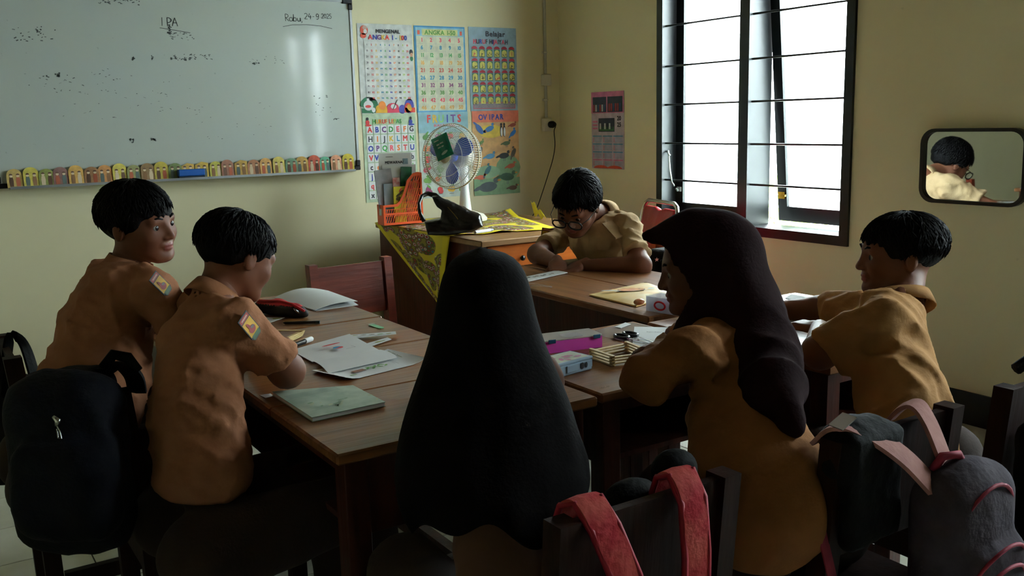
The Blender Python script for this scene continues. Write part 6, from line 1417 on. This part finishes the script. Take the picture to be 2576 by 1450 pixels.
    def shirt_f(P):
        d = torso(P, 0.006)
        for s_ in 'LR':
            a, e, w_ = V('sh' + s_), V('el' + s_), V('wr' + s_)
            if sleeve < 1: cut = a + (e - a) * min(sleeve, 1.0); sl = smax(cone(P, tuple(a), tuple(e), 0.050, 0.062), plane(P, cut, (e - a)), 0.006)
            else: sl = chain(P, [tuple(a), tuple(e), tuple(e + (w_ - e) * 0.88)], [0.048, 0.050, 0.036], 0.02)
            d = smin(d, sl, 0.03)
        d = d + folds(P, 38, shirt_folds, (0.5, 0.3, 1), seed) + folds(P, 90, shirt_folds * 0.35, (1, 0.3, 0.4), seed + 5)
        # neckline
        d = smax(d, -cone(P, tuple(nk + np.array((0, 0, 0.0))), wl((0, -0.02, -0.04)), 0.052, 0.058), 0.006)
        hem = V('pel') - np.array((0, 0, 0.05)); d = smax(d, (hem[2] - P[..., 2]), 0.01)
        if extra is not None: d = extra(P, d)
        return d
    keys = [k for k in J if k[:2] not in ('kn', 'an')]; 
    if sleeve < 1: keys = [k for k in keys if k[:2] != 'wr']
    pts = np.array([J[k] for k in keys]); reg(net_obj([(shirt_f, pts.min(0) - 0.19, pts.max(0) + 0.15, 0.0068)], 'shirt', shirt, root))
    if collar:
        CB = basis(J.get('cf', face)); cc = Vector(nk) * 0.80 + Vector(wl((0, -0.02, -0.05))) * 0.20; up = (Vector(wl((0, -0.02, 0))) - Vector(nk)).normalized()
        yv = CB.col[1] - up * CB.col[1].dot(up); yv.normalize(); xv = yv.cross(up); N_ = 28; vs = []; fs = []
        rows = ((0.050, -0.006), (0.0525, 0.018), (0.056, 0.019), (0.066, 0.0), (0.074, -0.018))
        for (r_, z_) in rows:
            r_ = r_ * 0.93
            for i in range(N_ + 1):
                tt = i / N_ * 2 - 1; a = math.pi * tt * 0.955; ca, sa = -math.cos(a), math.sin(a)      # open at the front
                fr = max(0.0, abs(tt) - 0.72) / 0.28
                rr_ = r_ + 0.004 * math.sin(a * 3 + seed); zz = z_ - 0.016 * (0.5 + 0.5 * ca) * 1.2 - (0.022 * fr if r_ > 0.06 else 0.0)
                p_ = cc + xv * sa * rr_ * 1.02 * hs + yv * ca * rr_ * 1.08 * hs * (1 - 0.10 * fr) + up * zz * hs
                vs.append(p_)
        for q in range(len(rows) - 1):
            for i in range(N_): k_ = q * (N_ + 1) + i; fs.append((k_, k_ + 1, k_ + N_ + 2, k_ + N_ + 1))
        co = reg(MB().add(vs, fs).build('collar', shirt, root, True)); md = co.modifiers.new('thickness', 'SOLIDIFY'); md.thickness = 0.003
    if 'knL' in J:
        def tr(P):
            d = None
            for s_ in 'LR':
                e = chain(P, [J['hip' + s_], J['kn' + s_], tuple(V('an' + s_) + np.array((0, 0, 0.05)))], [0.090, 0.068, 0.052], 0.03); d = e if d is None else smin(d, e, 0.03)
            d = smin(d, cone(P, J['pel'], J['pel'], 0.088, 0.088), 0.05)
            return d + folds(P, 40, 0.003, (0.3, 0.5, 1), seed + 2)
        pts = np.array([J[k] for k in J if k[:2] in ('kn', 'an', 'hi', 'pe')]); reg(net_obj([(tr, pts.min(0) - 0.13, pts.max(0) + 0.13, 0.011)], 'trousers' if sex == 'm' else 'skirt', trou_m, root))
        for s_ in 'LR':
            a = V('an' + s_); kf = V('kn' + s_) - V('hip' + s_); kf[2] = 0; kf /= np.linalg.norm(kf); a[2] = 0.0
            def sh(P, a=a, kf=kf): return smax(smin(cone(P, tuple(a + np.array((0, 0, 0.04)) - kf * 0.03), tuple(a + kf * 0.11 + np.array((0, 0, 0.025))), 0.038, 0.030), cone(P, tuple(a + np.array((0, 0, 0.03))), tuple(a + np.array((0, 0, 0.09))), 0.036, 0.036), 0.02), 0.002 - P[..., 2], 0.003)
            reg(net_obj([(sh, a + np.array((-0.18, -0.18, -0.02)), a + np.array((0.18, 0.18, 0.15)), 0.008)], 'shoe', shoe_m, root))
    if hairfn is not None:
        hfn = lambda P: hairfn(loc(P) / hs) * hs
        ho = reg(net_obj([(hfn, hc - 0.15 * hs, hc + 0.15 * hs, 0.0042)], 'hair', hair_m, root))
    return root, reg, HB, hc, wl
def hair_std(fringe=0.040, volume=0.012, back=-0.055, side=-0.010, top=0.0, seed=3, sweep=0.0):
    def f(q):
        v = volume
        d = ell(q, (0, -0.017, 0.030), (0.073 + v, 0.092 + v, 0.078 + v + top))
        x, y, z = q[..., 0], q[..., 1], q[..., 2]
        a = np.arctan2(x, y); lockn = 0.5 + 0.5 * np.sin(a * 23 + 2 * np.sin(a * 7 + seed))
        line = fringe - 0.010 * lockn + sweep * x                   # fringe line in front
        lim_f = line - z                                             # keep z > line where y > 0.02
        lim_s = (side - 0.012 * lockn) - z; lim_b = (back + 0.02 * np.abs(x) / 0.07) - z
        t1 = np.clip((y - 0.028) / 0.03, 0, 1); t2 = np.clip((y + 0.045) / 0.03, 0, 1)
        lim = lim_b * (1 - t2) + t2 * (lim_s * (1 - t1) + lim_f * t1)
        d = smax(d, lim, 0.006)
        # strand relief
        d = d + 0.0007 * np.sin(a * 70 + z * 40 + 3 * np.sin(z * 30)) + 0.0015 * np.sin(a * 11 + z * 30 + seed) * np.sin(z * 40 + y * 35)
        return d
    return f
def tufts(root, reg, wl, HB, n, seed, area, length=0.02, v=0.008, top=-0.004):
    """locks of hair lying on the crown, combed forward and down from the whorl"""
    rs = random.Random(seed); mb = MB(); a_, b_, c_ = 0.0735 + v, 0.0925 + v, 0.0785 + v + top
    def surf(th, ph, k=1.0): return Vector((a_ * k * math.sin(ph) * math.cos(th), -0.017 + b_ * k * math.sin(ph) * math.sin(th), 0.030 + c_ * k * math.cos(ph)))
    for i in range(n * 3):
        th, ph = rs.uniform(0, 6.283), math.acos(rs.uniform(0.05, 1.0)) ; th2 = th + rs.uniform(-0.3, 0.3); L = rs.uniform(0.35, 0.75)
        pts = [surf(th + (th2 - th) * u, ph + L * u, 0.99 + 0.022 * u + (0.03 * u * u if rs.random() < 0.35 else 0)) for u in (0, 0.4, 0.75, 1.0)]
        if pts[-1].z < (0.030 if pts[-1].y > 0.02 else -0.01): continue
        mb.tube([wl(tuple(p)) for p in pts], [0.0024, 0.0030, 0.0021, 0.0003], 4)
    o = reg(mb.build('hair_tuft', hair_m, root, True)); tag(o, kind='stuff'); return o
top_area = lambda rs: (rs.uniform(0, 6.28), rs.uniform(0.1, 1.25))

def patch(root, reg, c, nrm, up, w=0.042, h=0.06):
    nrm = Vector(nrm).normalized(); up = Vector(up); up = (up - nrm * up.dot(nrm)).normalized(); x = up.cross(nrm)
    T = frame_of(c, x, up, nrm)
    mb = MB(); mk_ = PM('patch_black', (26, 24, 22))
    mb.prism([(-w / 2, -h * 0.36), (-w * 0.3, -h * 0.5), (w * 0.3, -h * 0.5), (w / 2, -h * 0.36), (w / 2, h / 2), (-w / 2, h / 2)], 0.0016, mk_, T)
    rect(mb, T, -w * 0.44, h * 0.30, w * 0.44, h * 0.45, PM('patch_red', (180, 60, 50)), 0.0019); rect(mb, T, -w * 0.44, -h * 0.32, w * 0.44, h * 0.27, PM('patch_yellow', (232, 176, 30)), 0.0019)
    rect(mb, T, -w * 0.38, -h * 0.46, w * 0.38, -h * 0.30, PM('patch_green', (50, 92, 44)), 0.0022)
    disc(mb, T, 0, -h * 0.12, w * 0.30, h * 0.14, PM('patch_crest', (168, 46, 30)), 0.0023); disc(mb, T, -w * 0.1, h * 0.04, w * 0.10, h * 0.16, PM('patch_crest', (168, 46, 30)), 0.0025, rot=20)
    disc(mb, T, w * 0.1, -h * 0.06, w * 0.16, h * 0.05, PM('patch_grey', (130, 120, 110)), 0.0028, rot=-10); rect(mb, T, -w * 0.3, h * 0.35, w * 0.3, h * 0.40, PM('patch_pale', (220, 180, 160)), 0.0022)
    return reg(mb.build('sleeve_patch', None, root))

# --- boy in profile, bent over the left desk
J = dict(pel=(0.463, 1.881, 0.611), waist=(0.465, 1.935, 0.702), chest=(0.504, 2.017, 0.806), neck=(0.567, 2.084, 0.914), shR=(0.568, 1.930, 0.877), shL=(0.574, 2.271, 0.853),
         elR=(0.670, 1.947, 0.756), wrR=(0.705, 2.248, 0.739), elL=(0.68, 2.50, 0.735), wrL=(0.80, 2.33, 0.72),
         hipR=(0.42, 1.76, 0.47), hipL=(0.42, 1.98, 0.47), knR=(0.76, 1.78, 0.49), knL=(0.76, 2.02, 0.49), anR=(0.80, 1.78, 0.08), anL=(0.80, 2.04, 0.08))
J['cf'] = (1, 0.1, 0)
p, reg, HB, hc, wl = person('boy in brown uniform seen from behind, ear showing, reading at the left desk', J, (0.630, 2.108, 0.993), (0.94, 0.22, -0.42), 0.95, 0.0,
    hands=[(J['wrR'], (0.3, 0.9, -0.05), (0, 0, 1), 0.82, 0.35, 1)], hairfn=hair_std(0.028, 0.006, -0.062, -0.006, -0.006, 2), torso_r=(0.118, 0.108), sleeve=0.80, seed=11, shirt_folds=0.011)
tufts(p, reg, wl, HB, 260, 4, top_area, 0.016, 0.006, -0.006)
patch(p, reg, (0.573, 1.873, 0.880), (0.52, -0.80, 0.3), (-0.45, -0.2, 0.85), 0.040, 0.056)

# --- boy looking back at the camera
J = dict(pel=(0.323, 2.338, 0.628), waist=(0.344, 2.388, 0.700), chest=(0.407, 2.458, 0.821), neck=(0.476, 2.522, 0.937), shR=(0.492, 2.321, 0.896), shL=(0.443, 2.655, 0.894),
         elR=(0.544, 2.277, 0.788), wrR=(0.60, 2.62, 0.72), elL=(0.40, 2.86, 0.735), wrL=(0.62, 2.80, 0.72),
         hipR=(0.22, 2.36, 0.47), hipL=(0.22, 2.58, 0.47), knR=(0.56, 2.42, 0.49), knL=(0.56, 2.64, 0.49), anR=(0.60, 2.42, 0.08), anL=(0.60, 2.66, 0.08))
J['cf'] = (0.9, -0.4, 0)
p, reg, HB, hc, wl = person('boy in brown uniform turned to look back at the camera, farthest left', J, (0.510, 2.511, 1.046), (0.62, -0.78, -0.05), 1.0, R(6),
    hands=[(J['wrR'], (0.9, 0.3, -0.05), (0, 0, 1), 0.85, 0.35, 1)], hairfn=hair_std(0.026, 0.008, -0.050, -0.024, -0.004, 5, 0.12), torso_r=(0.142, 0.138), sleeve=0.8, seed=23, shirt_folds=0.011)
tufts(p, reg, wl, HB, 260, 14, top_area, 0.018)
patch(p, reg, (0.490, 2.251, 0.927), (0.55, -0.72, 0.45), (-0.5, -0.1, 0.8), 0.040, 0.056)

# --- man with glasses
J = dict(pel=(2.78, 3.13, 0.46), waist=(2.68, 3.12, 0.58), chest=(2.404, 3.032, 0.778), neck=(2.420, 3.044, 0.882), shL=(2.436, 2.907, 0.854), shR=(2.392, 3.262, 0.800),
         elL=(2.343, 2.722, 0.724), wrL=(2.201, 2.909, 0.718), elR=(2.199, 3.203, 0.731), wrR=(2.148, 2.993, 0.723),
         hipL=(2.72, 3.0, 0.47), hipR=(2.72, 3.24, 0.47), knL=(2.46, 2.96, 0.50), knR=(2.46, 3.28, 0.50), anL=(2.5, 2.96, 0.08), anR=(2.5, 3.28, 0.08))
J['cf'] = (-0.95, -0.45, 0)
p, reg, HB, hc, wl = person('man with dark-rimmed glasses in khaki uniform leaning on the far desk', J, (2.251, 2.996, 0.942), (-0.78, -0.40, -0.60), 1.10, R(-6), shirt=shirt_k,
    hands=[(J['wrL'], (-0.75, 0.35, -0.25), (0, -0.1, 1), 1.02, 0.55, -1), (J['wrR'], (-0.4, -0.75, -0.3), (0.0, 0, 1), 1.02, 0.7, 1)],
    hairfn=hair_std(0.052, 0.012, -0.045, 0.006, 0.006, 8), torso_r=(0.140, 0.132), bulk=1.15, sleeve=0.72, seed=31, arm_r=0.050, shirt_folds=0.013)
tufts(p, reg, wl, HB, 260, 24, top_area, 0.012, 0.012, 0.006)
patch(p, reg, (2.275, 3.241, 0.800), (-0.55, -0.75, 0.35), (0.2, 0, 1), 0.05, 0.06)
reg(MB().bar((2.356, 2.938, 0.871), (2.343, 2.839, 0.823), 0.045, 0.006, up=(-0.3, -0.5, 0.8)).build('shoulder_strap', shirt_k, p))
gl = thing('eyeglasses', 'dark-rimmed eyeglasses worn by the man at the far desk', 'glasses', tuple(hc)); gof = Vector(gl.location)
def rg(o): o.location = -gof; return o
for sx in (-1, 1):
    e = [wl((sx * 0.031 + 0.025 * math.cos(a), 0.104 - 0.10 * abs(0.025 * math.cos(a)), -0.004 + 0.0175 * math.sin(a) * (1.12 if abs(math.cos(a)) > 0.4 else 1))) for a in [2 * math.pi * i / 20 for i in range(20)]]
    rg(MB().tube(e, 0.0032, 6, closed=True).build('rim', black_m, gl, True))
    rg(MB().tube([wl((sx * 0.056, 0.100, 0.004)), wl((sx * 0.074, 0.07, 0.006)), wl((sx * 0.082, 0.0, 0.008)), wl((sx * 0.080, -0.025, -0.006))], 0.0018, 6).build('temple', mat('steel_grey_temple', (120, 120, 124), 0.25, metal=0.8, var=0.1), gl, True))
    mb = MB(); c0 = wl((sx * 0.031, 0.103, -0.004)); mb.add([c0] + e, [(0, i + 1, (i + 1) % 20 + 1) for i in range(20)])
    rg(mb.build('lens', mat('clear_lens', (255, 255, 255), 0.02, trans=0.0, alpha=0.12), gl, True))
rg(MB().tube([wl((-0.008, 0.103, 0.002)), wl((0, 0.106, 0.006)), wl((0.008, 0.103, 0.002))], 0.002, 6).build('bridge', black_m, gl, True))

# --- boy in profile on the far right
J = dict(pel=(1.718, 1.140, 0.599), waist=(1.748, 1.184, 0.669), chest=(1.807, 1.265, 0.776), neck=(1.903, 1.303, 0.846), shL=(1.728, 1.232, 0.833), shR=(2.050, 1.400, 0.785),
         elL=(1.661, 1.333, 0.762), wrL=(1.875, 1.507, 0.755), elR=(2.14, 1.72, 0.735), wrR=(1.99, 1.88, 0.72),
         hipL=(1.78, 1.26, 0.47), hipR=(2.0, 1.24, 0.47), knL=(1.80, 1.56, 0.47), knR=(2.06, 1.6, 0.47), anL=(1.80, 1.58, 0.08), anR=(2.06, 1.62, 0.08))
J['cf'] = (-0.7, 0.7, 0)
p, reg, HB, hc, wl = person('boy in tan uniform facing left in profile, farthest right, below the mirror', J, (1.952, 1.353, 0.948), (-0.80, 0.60, -0.02), 0.97, 0.0, shirt=shirt_t,
    hands=[(J['wrL'], (-0.1, 0.95, 0.0), (0, 0, 1), 0.82, 0.4, 1)], hairfn=hair_std(0.036, 0.008, -0.040, -0.004, -0.012, 4), torso_r=(0.118, 0.105), sleeve=0.86, seed=41, shirt_folds=0.012)
tufts(p, reg, wl, HB, 260, 34, top_area, 0.012, 0.008, -0.012)

# --- girl in dark maroon headscarf, in profile
J = dict(pel=(1.234, 1.122, 0.636), waist=(1.269, 1.185, 0.697), chest=(1.328, 1.263, 0.789), neck=(1.343, 1.334, 0.882), shL=(1.196, 1.242, 0.857), shR=(1.464, 1.350, 0.812),
         elL=(1.121, 1.280, 0.807), wrL=(1.309, 1.424, 0.804), elR=(1.66, 1.60, 0.745), wrR=(1.66, 1.80, 0.72),
         hipL=(1.28, 1.18, 0.47), hipR=(1.48, 1.16, 0.47), knL=(1.34, 1.46, 0.47), knR=(1.52, 1.46, 0.47), anL=(1.36, 1.5, 0.08), anR=(1.52, 1.5, 0.08))
def skirt_bell(P, d):
    return smin(d, smax(chain(P, [(1.273, 1.184, 0.704), (1.222, 1.106, 0.640), (1.193, 1.070, 0.604)], [0.10, 0.112, 0.112], 0.05), 0.43 - P[..., 2], 0.01) + folds(P, 34, 0.006, (1, 0.4, 0.2), 8), 0.03)
p, reg, HB, hc, wl = person('girl in a dark maroon headscarf and tan long-sleeved blouse, seen in profile', J, (1.331, 1.362, 0.982), (-0.80, 0.58, -0.16), 0.93, 0.0, shirt=mat('ochre_blouse', (138, 92, 52), 0.85, rgb2=(127, 84, 47), scale=16, bump=0.12, bscale=160, spec=0.1), skinm=skin_d,
    hands=[(J['wrL'], (-0.3, 0.9, -0.1), (0, 0, 1), 0.8, 0.5, 1)], torso_r=(0.112, 0.100), sleeve=1.0, sex='f', collar=False, seed=51, shirt_folds=0.012, extra=skirt_bell)
def f_hij(P):
    HBn = np.array(HB, np.float32); q = (P - hc.astype(np.float32)) @ HBn / 0.93
    d = ell(q, (0, -0.020, 0.030), (0.088, 0.112, 0.092)) * 0.93
    d = smin(d, (cone(q, (0, 0.02, 0.075), (0, 0.105, 0.088), 0.05, 0.012)) * 0.93, 0.03)
    d = smin(d, cone(P, (1.356, 1.332, 0.969), (1.383, 1.319, 0.879), 0.082, 0.085), 0.04)
    d = smin(d, chain(P, [(1.381, 1.322, 0.887), (1.352, 1.230, 0.819), (1.266, 1.111, 0.795), (1.238, 1.050, 0.763)], [0.090, 0.082, 0.054, 0.026], 0.04), 0.05)
    d = smin(d, cone(P, (1.380, 1.261, 0.825), (1.398, 1.248, 0.816), 0.055, 0.04), 0.05)
    d = smin(d, chain(P, [(1.319, 1.337, 0.884), (1.311, 1.362, 0.865), (1.301, 1.389, 0.847)], [0.055, 0.035, 0.02], 0.03), 0.03)
    # face opening
    op = rbox(q, (0, 0.105, -0.010), (0.052, 0.070, 0.076), 0.04)
    brim = plane(q, (0, 0.052, 0.07), (0, 0.82, -0.52)) * 1.0
    inner = ell(q, (0, 0.040, -0.015), (0.066, 0.075, 0.088))
    cutv = smax(inner, -(q[..., 1] - 0.022), 0.01)
    d = smax(d, -np.minimum(op, cutv) * 0.93, 0.005)
    d = d + folds(P, 30, 0.0065, (1, 0.6, 0.25), 9) * 1.5 * np.clip(((hc[2] - 0.02) - P[..., 2]) / 0.1, 0.1, 1)
    return d
c_ = np.array((1.352, 1.289, 0.872)); reg(net_obj([(f_hij, c_ - [0.30, 0.30, 0.28], c_ + [0.26, 0.26, 0.29], 0.0062)], 'headscarf', hijab_m, p))

# --- girl in the foreground, seen from behind, black headscarf
J = dict(pel=(0.76, 1.16, 0.46), waist=(0.78, 1.20, 0.58), chest=(0.82, 1.30, 0.76), neck=(0.845, 1.38, 0.89), shL=(0.785, 1.38, 0.82), shR=(0.915, 1.35, 0.82),
         elL=(0.845, 1.56, 0.745), wrL=(0.89, 1.69, 0.725), elR=(0.915, 1.52, 0.745), wrR=(0.95, 1.68, 0.725),
         hipL=(0.68, 1.18, 0.47), hipR=(0.86, 1.16, 0.47), knL=(0.70, 1.46, 0.47), knR=(0.90, 1.46, 0.47), anL=(0.70, 1.5, 0.08), anR=(0.90, 1.5, 0.08))
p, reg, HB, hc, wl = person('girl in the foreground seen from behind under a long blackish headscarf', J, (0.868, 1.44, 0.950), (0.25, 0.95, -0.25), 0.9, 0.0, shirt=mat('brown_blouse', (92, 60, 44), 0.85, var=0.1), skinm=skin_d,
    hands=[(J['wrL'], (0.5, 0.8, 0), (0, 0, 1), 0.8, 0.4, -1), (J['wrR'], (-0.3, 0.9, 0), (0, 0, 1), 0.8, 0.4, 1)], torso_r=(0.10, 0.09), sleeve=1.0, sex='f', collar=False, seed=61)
# long headscarf: lofted rings following the head, shoulders and hem
RINGS = [  # axis x, y, z, half width, half thickness
 (0.859, 1.429, 1.055, 0.0092, 0.020),
 (0.861, 1.426, 1.047, 0.0458, 0.065),
 (0.855, 1.414, 1.029, 0.0673, 0.088),
 (0.848, 1.401, 1.002, 0.0777, 0.100),
 (0.839, 1.387, 0.969, 0.0845, 0.108),
 (0.831, 1.374, 0.937, 0.0901, 0.110),
 (0.818, 1.352, 0.908, 0.0986, 0.112),
 (0.805, 1.329, 0.876, 0.1108, 0.115),
 (0.792, 1.307, 0.845, 0.1243, 0.120),
 (0.779, 1.285, 0.815, 0.1362, 0.128),
 (0.764, 1.263, 0.780, 0.1460, 0.135),
 (0.752, 1.240, 0.749, 0.1531, 0.140),
 (0.741, 1.216, 0.715, 0.1592, 0.142),
 (0.734, 1.201, 0.682, 0.1344, 0.130),
]
HRV = Vector((math.cos(YAW), -math.sin(YAW), 0)); HFV = Vector((math.sin(YAW), math.cos(YAW), 0))
n = 64; vs = []; fs = []
for k, (x, y, z, hw, ht) in enumerate(RINGS):
    amp = max(0.0, (k - 4) / 9.0)
    for i in range(n):
        a = 2 * math.pi * i / n; fo = 1 + amp * (0.030 * math.sin(a * 9 + 0.6 * math.sin(k * 0.5)) + 0.020 * math.sin(a * 14 + 1 + k * 0.1))
        c, s_ = math.cos(a), math.sin(a)
        vs.append(Vector((x, y, z)) + HRV * hw * c * (1 + (fo - 1) * 0.25) + HFV * ht * s_ * fo + Vector((0, 0, (0.018 * math.sin(a * 3 + 0.8) + 0.012 * math.sin(a * 7)) * max(0, (k - 10) / 3))))
m_ = len(RINGS)
for k in range(m_ - 1):
    for i in range(n): fs.append((k * n + i, k * n + (i + 1) % n, (k + 1) * n + (i + 1) % n, (k + 1) * n + i))
vs.append(Vector(RINGS[0][:3]) + Vector((0, 0, 0.006))); fs += [(i, (i + 1) % n, len(vs) - 1) for i in range(n)]
# open the front for the face: faces ahead of the head between brow and chin are left out
keep = []
for f in fs:
    c = sum((vs[q] for q in f), Vector()) / len(f); rel = (c - Vector(tuple(hc)))
    ang = rel.x * 0.25 + rel.y * 0.95
    if 0.90 < c.z < 1.005 and ang > 0.06 and abs(rel.x * 0.95 - rel.y * 0.25) < 0.06: continue
    keep.append(f)
o = reg(MB().add(vs, keep).build('headscarf', hijab_k, p, True)); s_ = o.modifiers.new('thickness', 'SOLIDIFY'); s_.thickness = 0.003; s_ = o.modifiers.new('smooth', 'SUBSURF'); s_.levels = 1; s_.render_levels = 1
